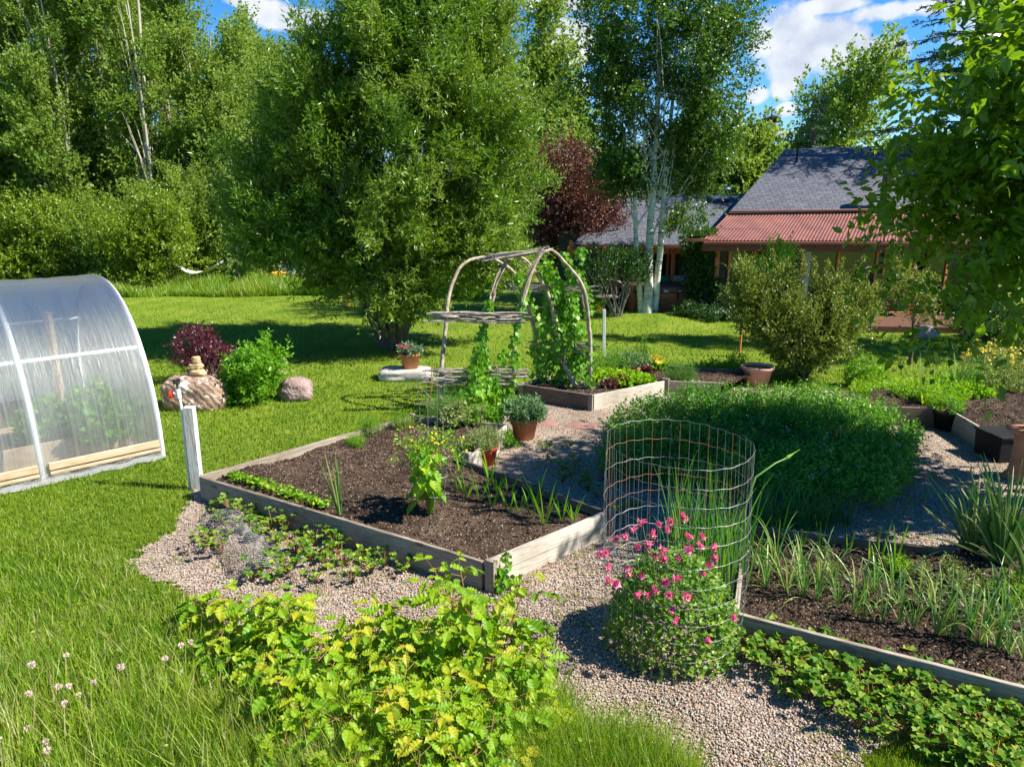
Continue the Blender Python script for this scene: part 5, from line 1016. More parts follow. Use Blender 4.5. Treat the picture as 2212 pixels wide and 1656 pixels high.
L1 = [z2(380, 1430), z2(392, 1050), z2(425, 750), z2(445, 520), z2(480, 360), z2(545, 220), z2(640, 160), z2(745, 148), z2(860, 178), z2(960, 250), z2(1040, 360), z2(1080, 530), z2(1140, 700), z2(1185, 930), z2(1200, 1200)]
L2 = [z2(680, 1440), z2(700, 1150), z2(725, 860), z2(765, 620), z2(800, 470), z2(850, 310), z2(920, 190), z2(1010, 130), z2(1110, 200), z2(1190, 330), z2(1280, 500), z2(1320, 750), z2(1345, 1000), z2(1350, 1220)]
L3 = [z2(962, 1410), z2(975, 1100), z2(985, 850), z2(1025, 620), z2(1080, 410), z2(1130, 250), z2(1200, 120), z2(1280, 85), z2(1360, 150), z2(1450, 260), z2(1545, 390), z2(1575, 560), z2(1595, 780), z2(1602, 1050), z2(1598, 1290)]
hoop(L1, f1[1], q1[1]); hoop(L2, f2[1], q2[1]); hoop(L3, f3[1], q3[1], extra=6)
mb = MB(); ra_, rb_ = P(*z2(540, 195), 11.0), P(*z2(1325, 60), 11.05)
for k in range(7): o_ = r.normal(0, .035, 3) * [1, .6, .5]; m_ = (ra_ + rb_) / 2 + r.normal(0, .03, 3) + [0, 0, .03]; a0 = ra_ + (rb_ - ra_) * r.uniform(.15, .4) + o_; b0 = rb_ + (ra_ - rb_) * r.uniform(0, .35) + o_; mb.tube([a0, (a0 + b0) / 2 + r.normal(0, .015, 3), b0], [.016, .022, .012], 7)
for k in range(10): a0 = ra_ + (rb_ - ra_) * r.uniform(.1, .95); d_ = r.normal(0, 1, 3) * [.16, .12, .06]; mb.tube([a0 - d_ * .5, a0 + r.normal(0, .02, 3), a0 + d_], [.006, .009, .004], 5)
mb.build('ridge_pole', M['greywood'], arch)
def weave(x0, x1, y0, y1, Ya, Yb, n, over=.1, rad=(.006, .016), name='woven_rail', sag=.0, m_='greywood'):
    mb = MB()
    for k in range(n):
        f = (k + .5) / n; ya = y0[0] + (y0[1] - y0[0]) * f; yb = y1[0] + (y1[1] - y1[0]) * f; a_ = P(x0 - r.uniform(-over, over) * 60, ya, Ya); b_ = P(x1 + r.uniform(-over, over) * 60, yb, Yb); s_ = np.linspace(0, 1, 16)[:, None]
        ph = (k % 2) * math.pi + r.normal(0, .3); q = a_ + (b_ - a_) * s_ + np.stack([0 * s_[:, 0], np.sin(s_[:, 0] * math.pi * 3 + ph) * .045, np.sin(s_[:, 0] * r.uniform(2, 6) + r.uniform(0, 6)) * .012 - sag * np.sin(s_[:, 0] * math.pi)], 1)
        mb.tube(q, np.linspace(r.uniform(*rad), r.uniform(.004, .009), 16)[:: r.choice([-1, 1])], 6)
    return mb.build(name, M[m_], arch)
yz = lambda z: 516 + z * .2671
weave(930, 1135, (yz(582), yz(670)), (yz(600), yz(680)), f1[1], f3[1], 11, .25, (.010, .020))
weave(930, 1122, (yz(1045), yz(1175)), (yz(1040), yz(1215)), f1[1] - .03, f3[1], 22, .35)
weave(912, 1112, (yz(1320), yz(1335)), (yz(1330), yz(1370)), f1[1] - .03, f3[1], 4, .3); weave(1040, 1115, (yz(1340), yz(1370)), (yz(1350), yz(1400)), f1[1], f3[1], 5, .2)
weave(1112, 1280, (yz(370), yz(425)), (yz(362), yz(435)), q1[1], q3[1], 9, .3); weave(1145, 1288, (yz(825), yz(880)), (yz(835), yz(925)), q1[1], q3[1], 18, .2, m_='drywood')
weave(1165, 1285, (yz(1125), yz(1240)), (yz(1160), yz(1290)), q1[1], q3[1] - .05, 20, .3); weave(1118, 1180, (yz(1085), yz(1100)), (yz(1080), yz(1110)), q1[1], q1[1] - .2, 3, .2)
# leaning forked branch
pl = [z2(1348, 745), z2(1358, 880), z2(1385, 1010), z2(1440, 1120), z2(1520, 1250), z2(1572, 1358)]; Ys = np.linspace(11.7, q3[1] - .1, 6); pts = np.array([P(x, y, Y_) for (x, y), Y_ in zip(pl, Ys)]); lb = thing('leaning_branch', 'bleached forked branch leaning against the vine-covered side of the arch', 'branch', (pts[-1][0], pts[-1][1], 0))
mb = MB(); mb.tube(pts, [.014, .02, .03, .034, .037, .042], 8); mb.tube([pts[2], P(*z2(1392, 930), 11.5), P(*z2(1398, 885), 11.5)], [.022, .015, .007], 6); mb.tube([pts[2] + [0, 0, -.03], P(*z2(1345, 965), 11.5), P(*z2(1335, 935), 11.5)], [.018, .011, .006], 6); mb.build('wood', M['drywood'], lb, smooth=True)
def vine(label, paths, n, rad, seed, leaf='hop', L=.085, base=None, tmpl=HOP, name='hop_vine'):
    r = np.random.default_rng(seed); t = thing(name, label, 'vine', base if base is not None else (paths[0][0][0], paths[0][0][1], 0)); mb = MB(); lf = MB(); tot = sum(np.linalg.norm(np.diff(np.array(p_), axis=0), axis=1).sum() for p_ in paths)
    for p_ in paths:
        p_ = np.array(p_, float); ln = np.linalg.norm(np.diff(p_, axis=0), axis=1).sum(); s_ = np.linspace(0, len(p_) - 1, max(8, int(ln * 12))); q = np.stack([np.interp(s_, np.arange(len(p_)), p_[:, i]) for i in range(3)], 1)
        tw = np.stack([np.cos(s_ * 9), np.sin(s_ * 9), 0 * s_], 1) * .03; mb.tube(q + tw, .006, 5, r.uniform())
        k = int(n * ln / tot); u_ = r.uniform(0, len(p_) - 1, k); Q = np.stack([np.interp(u_, np.arange(len(p_)), p_[:, i]) for i in range(3)], 1); rd = rad if np.isscalar(rad) else np.interp(u_ / (len(p_) - 1), [0, 1], rad)[:, None]
        off = sphere_dirs(k, r) * [1, 1, 1.1] * rd * r.uniform(.3, 1, (k, 1)); Pn = Q + off; N_ = unit(off + [0, -.25, .45] + r.normal(0, .3, (k, 3)) * .35); D = unit(np.column_stack([off[:, :2] * 2 + r.normal(0, .15, (k, 2)), -np.ones(k) * .55])); Xv, Yv, Zv = frames(D, N_); Zs = np.sign((Zv * N_).sum(1))[:, None]; Xv, Zv = Xv * Zs, Zv * Zs
        sz = L * r.uniform(.5, 1.25, k); lf.inst(tmpl, Pn, Xv, Yv, Zv, np.stack([sz, sz, sz], 1), np.clip(r.normal(.5, .25, k), 0, 1))
    mb.build('stem', M['stem'], t); lf.build('leaf', M[leaf], t)['kind'] = 'stuff'; return t
def zp(x, y, Y_): return P(*z2(x, y), Y_)
vine('hop vine climbing the middle left post of the arch', [[zp(700, 1380, 10.45), zp(740, 1200, 10.45), zp(700, 950, 10.5), zp(740, 750, 10.6), zp(790, 480, 10.7)], [zp(640, 1300, 10.35), zp(700, 1100, 10.35), zp(720, 900, 10.4)], [zp(790, 1350, 10.5), zp(760, 1150, 10.5), zp(745, 950, 10.5)], [zp(860, 1350, 10.5), zp(830, 1120, 10.5)], [zp(600, 1380, 10.3), zp(560, 1240, 10.2)], [zp(680, 1330, 10.2), zp(660, 1020, 10.3)]], 720, (.22, .06), 71)
vine('hop vine twisting up the nearest right-hand post of the left panel', [[zp(960, 1400, 10.55), zp(970, 1100, 10.55), zp(985, 850, 10.6), zp(1010, 640, 10.7), zp(1090, 330, 10.9)], [zp(900, 1400, 10.5), zp(900, 1250, 10.5)], [zp(940, 1000, 10.5), zp(870, 960, 10.5), zp(900, 900, 10.5)]], 220, (.12, .05), 72)
dens = [[zp(x, 1230, 11.6), zp(x + 30 * math.sin(x), 900, 11.6), zp(1330 + (x - 1330) * .7, 650, 11.6), zp(1340 + (x - 1330) * .45, 440, 11.6)] for x in (1230, 1290, 1350, 1410, 1470, 1530)]
vine('thick curtain of hop vine covering the right side of the arch', dens + [[zp(1300, 460, 11.6), zp(1280, 300, 11.4), zp(1250, 180, 11.2)]], 1700, (.17, .13), 73, base=(q2[0], q2[1], 0))
vine('hop vine on the far left of the right panel, reaching over the arch', [[zp(1200, 1180, 12), zp(1150, 900, 12), zp(1190, 750, 12), zp(1110, 560, 11.9), zp(1060, 380, 11.7), zp(1000, 280, 11.4)], [zp(1140, 930, 12), zp(1200, 900, 12)]], 260, (.15, .08), 74, base=(q1[0], q1[1], 0))
vine('light hop vine up the last post of the arch', [[zp(1600, 1200, 11.3), zp(1610, 900, 11.3), zp(1590, 600, 11.3), zp(1560, 380, 11.3), zp(1450, 250, 11.2), zp(1380, 130, 11.1)], [zp(1500, 300, 11.2), zp(1510, 100, 11.2), zp(1545, 95, 11.2)], [zp(1300, 350, 11.3), zp(1480, 340, 11.2)]], 280, (.11, .08), 75, base=(q3[0], q3[1], 0))
# ---------------------------------------------------------------- pots, plants on and around the left bed
c = G(1133, 955); pot('terracotta_pot', 'ribbed terracotta pot of grey-green sage beside the short pale board', (c[0], c[1] + .15, .012), .205, .135, .31, M['terra'], 'flower pot', 'terracotta pots')
r = np.random.default_rng(81)
herb('sage_plant', 'grey-green sage bush growing in the terracotta pot by the bed', 'plant', (c[0], c[1] + .15, .28), .25, .30, M['sage'], 110, r, .07, .024, ry=.25, up=.6)
c = G(1046, 1010, 0.0); pot('red_pot', 'bright red plastic pot of thyme at the inner corner of the bed', (c[0] + .02, c[1] + .10, .012), .155, .11, .24, M['redplastic'], 'flower pot')
herb('thyme_plant', 'fine grey-green flowering thyme in the red pot', 'plant', (c[0] + .02, c[1] + .10, .22), .17, .23, M['thyme'], 150, r, .022, .008, M['white'], 60, .006, k=9, tl=.35)
vine('scalloped green vine on the gravel between the board end and sage pot', [[G(1100, 960), G(1098, 945, .15), G(1100, 930, .3)], [G(1110, 965), G(1112, 950, .12)]], 75, .09, 82, tmpl=CLOVER, L=.06, name='ivy_plant')
# corner vine over the near corner of the board
cc_ = BL[1]; vine('small green vine hugging the nearest corner post of the left bed', [[(cc_[0] + .12, cc_[1] + .0, .0), (cc_[0] + .14, cc_[1] - .01, .15), (cc_[0] + .17, cc_[1] + .02, .36)], [(cc_[0] + .10, cc_[1] - .05, .0), (cc_[0] + .16, cc_[1] - .03, .2)], [(cc_[0] + .2, cc_[1] + .02, .0), (cc_[0] + .26, cc_[1] + .05, .1)]], 130, .065, 83, tmpl=CLOVER, L=.05, name='ivy_plant')
# pepper / tomatillo plant with tall cage
c = G(925, 1110, .21)
def stemplant(name, label, c, h, rad, nleaf, leaf, L, tmpl, seed, stemm='cane', top=.5, flower=None, nf=0, cat='plant', fr=.015, Wr=.65):
    r = np.random.default_rng(seed); t = thing(name, label, cat, c); mb = MB(); tips = []
    for k in range(7):
        a = r.uniform(0, 6.28); t1 = np.array(c) + [math.cos(a) * rad * r.uniform(.3, 1), math.sin(a) * rad * r.uniform(.3, 1), h * r.uniform(.6, 1)]; m_ = np.array(c) + [0, 0, h * .3]; mb.tube([np.array(c), m_ + r.normal(0, .01, 3), (m_ + t1) / 2 + [0, 0, .03], t1], [.014, .011, .007, .003], 6); tips.append((m_, t1))
    mb.build('stem', M[stemm], t, smooth=True); lf = MB(); k = nleaf; j = r.integers(0, 7, k); A_s = np.array([x_[0] for x_ in tips]); B_s = np.array([x_[1] for x_ in tips]); u_ = r.uniform(0, 1, k)[:, None] ** .8
    Q = A_s[j] + (B_s[j] - A_s[j]) * u_ + r.normal(0, rad * .2, (k, 3)); o_ = unit(np.column_stack([(Q - np.array(c))[:, :2] + r.normal(0, .05, (k, 2)), -.08 + 0 * r.normal(0, 1, k)])); D = unit(o_ + np.column_stack([r.normal(0, .3, (k, 2)), -np.abs(r.normal(.5, .3, k))])); Xv, Yv, Zv = frames(D, o_ * .5 + [0, 0, 1] + r.normal(0, .2, (k, 3)))
    sz = L * r.uniform(.5, 1.2, k) * (1.15 - .5 * u_[:, 0]); lf.inst(tmpl, Q, Xv, Yv, Zv, np.stack([sz * Wr, sz, sz], 1), np.clip(r.normal(.5, .25, k) + .3 * (u_[:, 0] - .4), 0, 1)); lf.build('leaf', leaf, t)['kind'] = 'stuff'
    if nf: mb = MB(); i = r.choice(k, nf); flowers(mb, Q[i] + [0, 0, .04], r, fr); mb.build('blossom', flower, t)['kind'] = 'stuff'
    return t
tm = stemplant('tomatillo_plant', 'tall yellow-green leafy plant standing alone in the big bed', c, .74, .24, 120, M['bright'], .16, RASP, 84, Wr=1.15)
r = np.random.default_rng(85); mb = MB(); cl_ = np.array(c) + [.05, .08, .68]; Pn = cl_ + r.normal(0, 1, (260, 3)) * [.17, .12, .085]; leaves_on(mb, Pn, sphere_dirs(260, r), r, .08, 3, .04, .018, .4); mb.build('top_leaf', M['bright'], tm)['kind'] = 'stuff'
mb = MB(); flowers(mb, cl_ + r.normal(0, 1, (60, 3)) * [.17, .12, .07] + [0, 0, .03], r, .014); mb.build('blossom', M['yellowp'], tm)['kind'] = 'stuff'
def cagew(label, c, rt, rb, h, rings, legs=3, th=.0035, lean=(0, 0)):
    t = thing('tomato_cage', label, 'wire cage', c, 'wire tomato cages'); a0 = .5; top = np.array([lean[0], lean[1], 0])
    for f in rings: th_ = np.linspace(0, 2 * math.pi, 28); rr_ = rb + (rt - rb) * f; mb = MB(); mb.tube([np.array(c) + top * f + [math.cos(q) * rr_, math.sin(q) * rr_, h * f + .004 * math.sin(3 * q)] for q in th_], th, 5); mb.build('ring', M['wire'], t)
    for k in range(legs): q = a0 + k * 2 * math.pi / legs; mb = MB(); mb.tube([np.array(c) + [math.cos(q) * rb * .8, math.sin(q) * rb * .8, -.05], np.array(c) + top + [math.cos(q) * rt, math.sin(q) * rt, h]], th, 5); mb.build('leg', M['wire'], t)
    return t
cagew('wire tomato cage round the tall yellow-green plant', (c[0] + .07, c[1] + .02, .2), .15, .08, .62, (.35, .68, 1.0))
c = G(935, 945, .21); cagew('tall wire hoops leaning over the back of the big bed near the arch', (c[0], c[1], .2), .20, .17, .85, (.05, 1.0), 4)
th_ = np.linspace(0, math.pi, 20); tg = thing('wire_hoop', 'thin bent wire hoop standing behind the big bed', 'wire hoop', G(880, 930)); mb = MB(); a_, b_ = P(843, 885, 10.2), P(940, 905, 9.9); mb.tube([a_ * (1 - .5 * (1 - math.cos(q))) + b_ * .5 * (1 - math.cos(q)) + [0, 0, .45 * math.sin(q) ** .7] for q in th_], .004, 5); mb.build('wire', M['wire'], tg)
# bamboo sticks
for (xa, ya, xb, yb, lab) in [(275, 1480, 345, 1000, 'thin tan cane stuck upright behind the wire hoops'), (300, 1470, 318, 1010, 'second thin cane crossing the first behind the wire hoops')]:
    a_ = P(*z2(xa, ya), 9.6); b_ = P(*z2(xb, yb), 9.7); t = thing('bamboo_cane', lab, 'cane', (a_[0], a_[1], .2)); mb = MB(); mb.tube([a_, b_], [.007, .005], 6); mb.build('rod', M['cane'], t)
# strap-leaved plants: generator
def strap(mb, c, n, L, Wd, r, spread=.35, droop=.5, seg=6, fan=None, tube_=False, base=.01):
    for k in range(n):
        a = r.uniform(0, 6.28) if fan is None else fan + (0 if k % 2 else math.pi) + r.normal(0, .15); ln = L * r.uniform(.55, 1.08); th0 = abs(r.normal(0, spread)) if fan is None else spread * (.15 + .85 * (k + 1) / n) * r.uniform(.7, 1.2)
        s_ = np.linspace(0, 1, seg + 1); th_ = th0 + droop * s_ ** 2.2 * r.uniform(.2, 1.6); st_ = ln / seg; h_ = np.concatenate([[0], np.cumsum(np.sin(th_[:-1]) * st_)]); z_ = np.concatenate([[0], np.cumsum(np.cos(th_[:-1]) * st_)])
        ctr = np.stack([c[0] + math.cos(a) * (h_ + base), c[1] + math.sin(a) * (h_ + base), c[2] + z_], 1)
        if tube_: mb.tube(ctr, Wd * .5 * (1 - .85 * s_ ** 2) + .0008, 5, r.uniform()); continue
        tw = r.normal(0, .4); side = np.array([-math.sin(a + tw), math.cos(a + tw), .15 * r.normal()]); w = Wd * r.uniform(.7, 1.1) * np.minimum(1, .55 + 1.6 * s_) * (1 - s_ ** 3.0) + .0006
        nr = np.stack([-np.cos(th_) * math.cos(a), -np.cos(th_) * math.sin(a), np.sin(th_)], 1); Lf = ctr - side * w[:, None] / 2; Rt = ctr + side * w[:, None] / 2; md = ctr - nr * (w * .18)[:, None]
        mb.grid(np.stack([Lf, md, Rt], 1), r.uniform())
def strap_thing(name, label, cat, leaf, n, L, Wd, seed, **kw):
    r = np.random.default_rng(seed); t = thing(name, label, cat, (0, 0, 0)); mb = MB(); strap(mb, (0, 0, 0), n, L, Wd, r, **kw); mb.build('leaf', M[leaf], t)['kind'] = 'stuff'; return t
GL = [('zoom', x, y) for x, y in [(925, 820), (1005, 870), (1130, 900), (1215, 740), (1240, 955), (1395, 860), (1385, 1000), (1483, 1020), (1600, 1060), (1632, 930), (1728, 1125), (1880, 1075), (1988, 1095), (1290, 830), (940, 640)]]
gl_h = [.33, .36, .45, .50, .36, .32, .36, .42, .42, .45, .55, .42, .32, .28, .42]
nm = ['second from the thyme pot', 'third from the thyme pot', 'slender one left of the tallest', 'tallest of the back row, splayed wide', 'below the tallest one', 'in the back row near the board', 'with one long leaf arching left', 'pale broad-leaved, just right of the arching one', 'two-leaved, right of the pale one', 'thin one in the back row against the board',
      'tallest narrow one near the right end', 'wide V-shaped one near the right end', 'last and smallest at the right end of the row', 'small yellowish one behind the tallest', 'one rising beside the thyme pot']
for k, (_, zx, zy) in enumerate(GL):
    px, py = (1050 + zx * 700 / 2212) * .7373, (1180 + zy * 700 / 2212) * .7373; c = G(px, py, .215); o = strap_thing('gladiolus_shoot', 'sword-leaved shoot in the big bed, ' + nm[k], 'plant', 'hop', 4 if k % 3 else 5, gl_h[k] * .92, .030, 900 + k, spread=.42, droop=.25, fan=r.uniform(-.6, .6)); o.location = c; o['group'] = 'sword-leaved shoots in the left bed'
o = strap_thing('onion_plant', 'tall tubular green onion standing at the front of the big bed', 'plant', 'alium', 6, .62, .020, 930, spread=.12, droop=.1, tube_=True); o.location = G(735, 1112, .2)
# low lettuce row (one seed row nobody could count)
r = np.random.default_rng(86); n = 700; f = r.uniform(0, 1, n); a_, b_ = G(495, 1027, .21), G(705, 1095, .21); Pn = a_ + (b_ - a_) * f[:, None] + np.column_stack([r.normal(0, .04, (n, 2)), r.uniform(0, .05, n)]); D = unit(np.column_stack([r.normal(0, 1, (n, 2)), r.uniform(.2, 1, n)])); Xv, Yv, Zv = frames(D, np.array([0, 0, 1.]) + r.normal(0, .3, (n, 3)))
mb = MB(); sz = r.uniform(.02, .055, n); mb.inst(LEAF6, Pn, Xv, Yv, Zv, np.stack([sz * .8, sz, sz], 1), r.uniform(0, 1, n)); tag(mb.build('seedlings', M['bright']), 'low row of bright lettuce seedlings along the shaded board of the big bed', 'seedlings', kind='stuff')
# feathery plants at the back of the bed, vine foot bush
for (px, py, rad, h_, lf, lab) in [(1000, 915, .30, .30, 'thyme', 'leafy yellowing plant at the foot of the arch in the bed'), (770, 962, .10, .10, 'bright', 'wispy seedling by the long left board, nearer one'), (800, 935, .14, .28, 'bright', 'feathery dill near the left board'), (870, 925, .14, .3, 'bright', 'feathery dill left of the wire hoops'), (1045, 912, .25, .22, 'hop', 'low leafy plant between the arch post and the sage pot')]:
    c = G(px, py, .21); herb('garden_herb', lab, 'plant', c, rad, h_, M[lf], 60, r, .05 if rad > .2 else .03, .032 if rad > .2 else .004, k=5 if rad > .2 else 7, tmpl=LEAF6 if rad > .2 else LEAF4)
c = G(965, 905, .21); herb('asparagus_fern', 'dark feathery fern-like plant by the left arch post', 'plant', c, .28, .42, M['chive'], 60, r, .04, .003, k=16, tl=.5)

# ---------------------------------------------------------------- strawberry plants, copied
def berry(seed, n=10, h=.16):
    r = np.random.default_rng(seed); t = thing('strawberry_plant', 'x', 'plant'); mb = MB(); lf = MB()
    for k in range(n):
        a = r.uniform(0, 6.28); hh = h * r.uniform(.5, 1.15); q = hh * r.uniform(.3, 1.1); tip = np.array([math.cos(a) * q, math.sin(a) * q, hh]); mb.tube([[0, 0, 0], tip * [.4, .4, .6], tip], .0028, 4, r.uniform())
        for j in (-1, 0, 1): d = a + j * 1.35; D = np.array([[math.cos(d), math.sin(d), r.uniform(-.25, .3)]]); Xv, Yv, Zv = frames(D, np.array([[r.normal(0, .45), r.normal(0, .45), 1.]])); s_ = r.uniform(.030, .050); lf.inst(CLOVER, tip[None], Xv * np.sign(Zv[0, 2]), Yv, Zv * np.sign(Zv[0, 2]), np.array([[s_ * .95, s_, s_]]), np.array([np.clip(r.normal(.5, .25), 0, 1)]))
    mb.build('stem', M['redstem'], t); lf.build('leaf', M['straw'], t)['kind'] = 'stuff'; return t
protos = [berry(1), berry(2, 14), berry(3, 8, .10)]; used = [[], [], []]
r = np.random.default_rng(91)
def scatter_berries(pts, label, group, s=(1.0, 1.4), bands=None):
    labs = banded(pts, bands, 'strawberry plant')
    for (px, py), label in zip(pts, labs): i = r.integers(0, 3); c = G(px, py); place(protos[i], used[i], (c[0], c[1], .012), r.uniform(0, 6.28), r.uniform(*s), label, group)
A1 = [(470, 1100), (500, 1115), (530, 1130), (560, 1128), (590, 1150), (620, 1150), (650, 1160), (680, 1180), (600, 1175), (560, 1165), (520, 1150), (480, 1135), (450, 1165), (440, 1190), (480, 1200), (700, 1205), (730, 1195), (640, 1200), (670, 1215), (610, 1215), (565, 1240), (590, 1260), (620, 1245), (700, 1235), (740, 1225), (780, 1210), (800, 1240), (830, 1225), (760, 1258), (680, 1262), (545, 1255), (870, 1240), (720, 1170)]
bd = lambda pts, f, cuts: [[i for i, p_ in enumerate(pts) if lo <= f(p_) < hi] for lo, hi in zip(cuts[:-1], cuts[1:])]
B1 = bd(A1, lambda p_: p_[1] - 1085 - .32 * (p_[0] - 450), [-999, 22, 58, 999])
scatter_berries(A1, '', 'strawberry plants below the left bed', (.85, 1.25), list(zip(['the strip against the left bed', 'the middle strip below the left bed', 'the outer gravel fringe below the left bed'], B1)))
A2 = []; B2 = []
for nm_, dy, x0, st_ in (('the row touching the lower right board', 50, 1640, 60), ('the second row below the lower right board', 76, 1620, 42), ('the third row below the lower right board', 108, 1640, 42), ('the fourth row below the lower right board', 140, 1700, 46), ('the fifth row below the lower right board', 175, 1850, 48), ('the outermost row by the grass verge', 200, 2000, 50)):
    i0 = len(A2); A2 += [(x + r.uniform(-14, 14), 1330 + (x - 1600) * .29 + dy + r.uniform(-10, 10)) for x in range(x0, 2250, st_)]; B2.append((nm_, list(range(i0, len(A2)))))
A2 += [(1690, 1420), (1740, 1500)]; B2.append(('the two strays on open gravel', [len(A2) - 2, len(A2) - 1]))
scatter_berries(A2, '', 'strawberry plants below the right bed', (.95, 1.4), B2)
A3 = [(1190, 1000), (1215, 1018), (1235, 1035), (1250, 1050), (1270, 1065), (1215, 1045), (1240, 1010), (1290, 1080), (1265, 1030), (1340, 1120), (1180, 975), (1300, 1040), (1370, 1105), (1230, 970)]
scatter_berries(A3, '', 'strawberry runners on the path', (.7, 1.1), [('the runners on the path beside the mint', list(range(len(A3))))])
# wire mesh roll
t = thing('wire_netting', 'bent piece of fine grey wire netting lying among the strawberries', 'netting', G(535, 1190)); n = 34; mm = 26; a_ = G(480, 1135); b_ = G(560, 1262); ex = (b_ - a_) / n; sd = np.array([.55, .18, 0])
def np_(i, j): q = a_ + ex * i + sd * (j / mm - .35) * (1 - .15 * i / n); return q + [0, 0, .03 + .15 * math.sin(min(1, j / mm * 1.25) * math.pi) ** .6 + .01 * math.sin(i * .5)]
mb = MB()
for i in range(0, n + 1): mb.tube([np_(i, j) for j in range(0, mm + 1, 2)], .0016, 3)
for j in range(0, mm + 1): mb.tube([np_(i, j) for i in range(0, n + 1, 3)], .0015, 3)
mb.build('mesh', M['wire'], t)
# ---------------------------------------------------------------- welded wire cylinder with columbine
cc0 = G(1449, 1388); RC = .495; HC = 1.60; NR = 11
t = thing('wire_cage', 'tall cylinder of welded wire fencing standing round the pink columbine', 'wire cage', cc0); r = np.random.default_rng(1001)
def cyl(a, z): w = 1 + .022 * math.sin(a * 2 + z * 2.2) + .012 * math.sin(a * 5 + z * 5) + .0035 * math.sin(a * 21.5); lean = .02 * z; return cc0 + [math.cos(a) * RC * w - lean, math.sin(a) * RC * w, z]
ths = np.linspace(0, 2 * math.pi, 87)
for k in range(NR + 1):
    z = .03 + (HC - .05) * k / NR; top_rust = k in (8, 10, 7)
    half = [(0, math.pi, k in (7, 8, 10)), (math.pi, 2 * math.pi, False)]
    for a0, a1, ru in half:
        mb = MB(); mb.tube([cyl(a, z + .012 * math.sin(a * 1.3 + k) + .004 * math.sin(a * 21.5)) for a in np.linspace(a0, a1 + (0 if a0 == 0 else .25), 60)], .0012, 4); mb.build('ring_wire', M['rustwire'] if ru else M['wire'], t)
for k in range(43):
    a = k * 2 * math.pi / 43; mb = MB(); mb.tube([cyl(a + .01 * math.sin(zz * 4 + k), zz) for zz in np.linspace(.0, HC - .02 + (0.0), 13)], .0010, 4); mb.build('upright_wire', M['rustwire'] if (0.3 < a < 2.9 and k % 3 == 0) else M['wire'], t)
# columbine
r = np.random.default_rng(1002); cb_ = thing('columbine_plant', 'bushy columbine with pink and cream bell flowers inside the wire cylinder', 'flowers', cc0)
n = 3400; D = sphere_dirs(n, r); D[:, 2] = abs(D[:, 2]); rad = r.uniform(.55, 1.0, n) ** .5; Pn = cc0 + D * rad[:, None] * [.50, .50, .72] + [0, 0, .03]; Pn = Pn[(Pn[:, 2] > .04)]; n = len(Pn)
Dd = unit(np.column_stack([r.normal(0, 1, (n, 2)), r.uniform(-.3, .3, n)])); Xv, Yv, Zv = frames(Dd, np.array([0, -.2, 1.]) + r.normal(0, .4, (n, 3))); sg = np.sign(Zv[:, 2:3]); sz = r.uniform(.022, .045, n)
mb = MB(); mb.inst(CLOVER, Pn, Xv * sg, Yv, Zv * sg, np.stack([sz, sz, sz], 1), np.clip(r.normal(.45, .25, n) + (Pn[:, 2] < .35) * .12, 0, 1)); mb.build('foliage', leafmat('columbine_leaf', [(.05, .14, .02), (.11, .22, .03), (.26, .32, .04)], .45, .35), cb_)
fl_px = [(690, 615), (445, 640), (545, 650), (400, 680), (355, 720), (595, 685), (510, 710), (298, 740), (795, 725), (785, 780), (860, 785), (425, 780), (570, 800), (490, 770), (240, 815), (205, 830), (525, 835), (575, 850), (658, 845), (720, 795), (255, 900), (368, 910), (447, 945), (645, 960), (588, 985), (835, 885), (797, 930), (260, 980), (305, 990), (427, 1055), (485, 1055), (525, 1030), (605, 1055), (702, 1065), (620, 1145), (640, 1205), (975, 1190), (828, 1315), (373, 935), (720, 725), (610, 635), (865, 845)]
mbs = MB()
for i, (zx, zy) in enumerate(fl_px):
    px, py = 1216.5 + zx * .3784, 884.8 + zy * .3784; Yf = cc0[1] + (r.uniform(-.30, .10) if zy < 760 else -.40 - .1 * (zy > 950)); p = P(px, py, Yf)
    if i < 38:
        b0 = cc0 + [(p[0] - cc0[0]) * .5, (p[1] - cc0[1]) * .5, .4]; mbs.tube([b0, (b0 + p) / 2 + [0, 0, .05], p + [0, 0, .03], p], .0022, 4, r.uniform())
    tl = unit(np.array([[r.normal(0, .6), r.normal(0, .6) - .3, r.uniform(-.9, .3)]]))[0]; a0 = unit(np.cross(tl, [.3, .2, 1])[None])[0]; b0 = np.cross(tl, a0); mb = MB(); rr_ = r.uniform(.7, 1.05)
    for k in range(5):
        an = k * 1.2566; e_ = a0 * math.cos(an) + b0 * math.sin(an); Xv, Yv, Zv = frames((e_ * .8 + tl * .35)[None], tl[None]); mb.inst(LEAF6, (p)[None], Xv, Yv, Zv, np.array([[.032, .046, .046]]) * rr_, np.array([r.uniform()]))
        e2 = a0 * math.cos(an + .63) + b0 * math.sin(an + .63); mb.tube([p + e2 * .012 + tl * .02, p + e2 * .012 - tl * .01, p - tl * .045 * rr_ + e2 * .012], [.006, .0045, .0015], 5, r.uniform(0, .5))
    fo = mb.build('flower', M['pink'], cb_)
    mb = MB()
    for k in range(5): an = k * 1.2566 + .63; e_ = a0 * math.cos(an) + b0 * math.sin(an); Xv, Yv, Zv = frames((e_ * .3 + tl)[None], e_[None]); mb.inst(LEAF6, (p + e_ * .010)[None], Xv, Yv, Zv, np.array([[.022, .034, .02]]) * rr_, np.array([r.uniform()]))
    mb.build('petal_cup', M['cream'], fo)
mbs.build('flower_stalk', M['stem'], cb_)['kind'] = 'stuff'

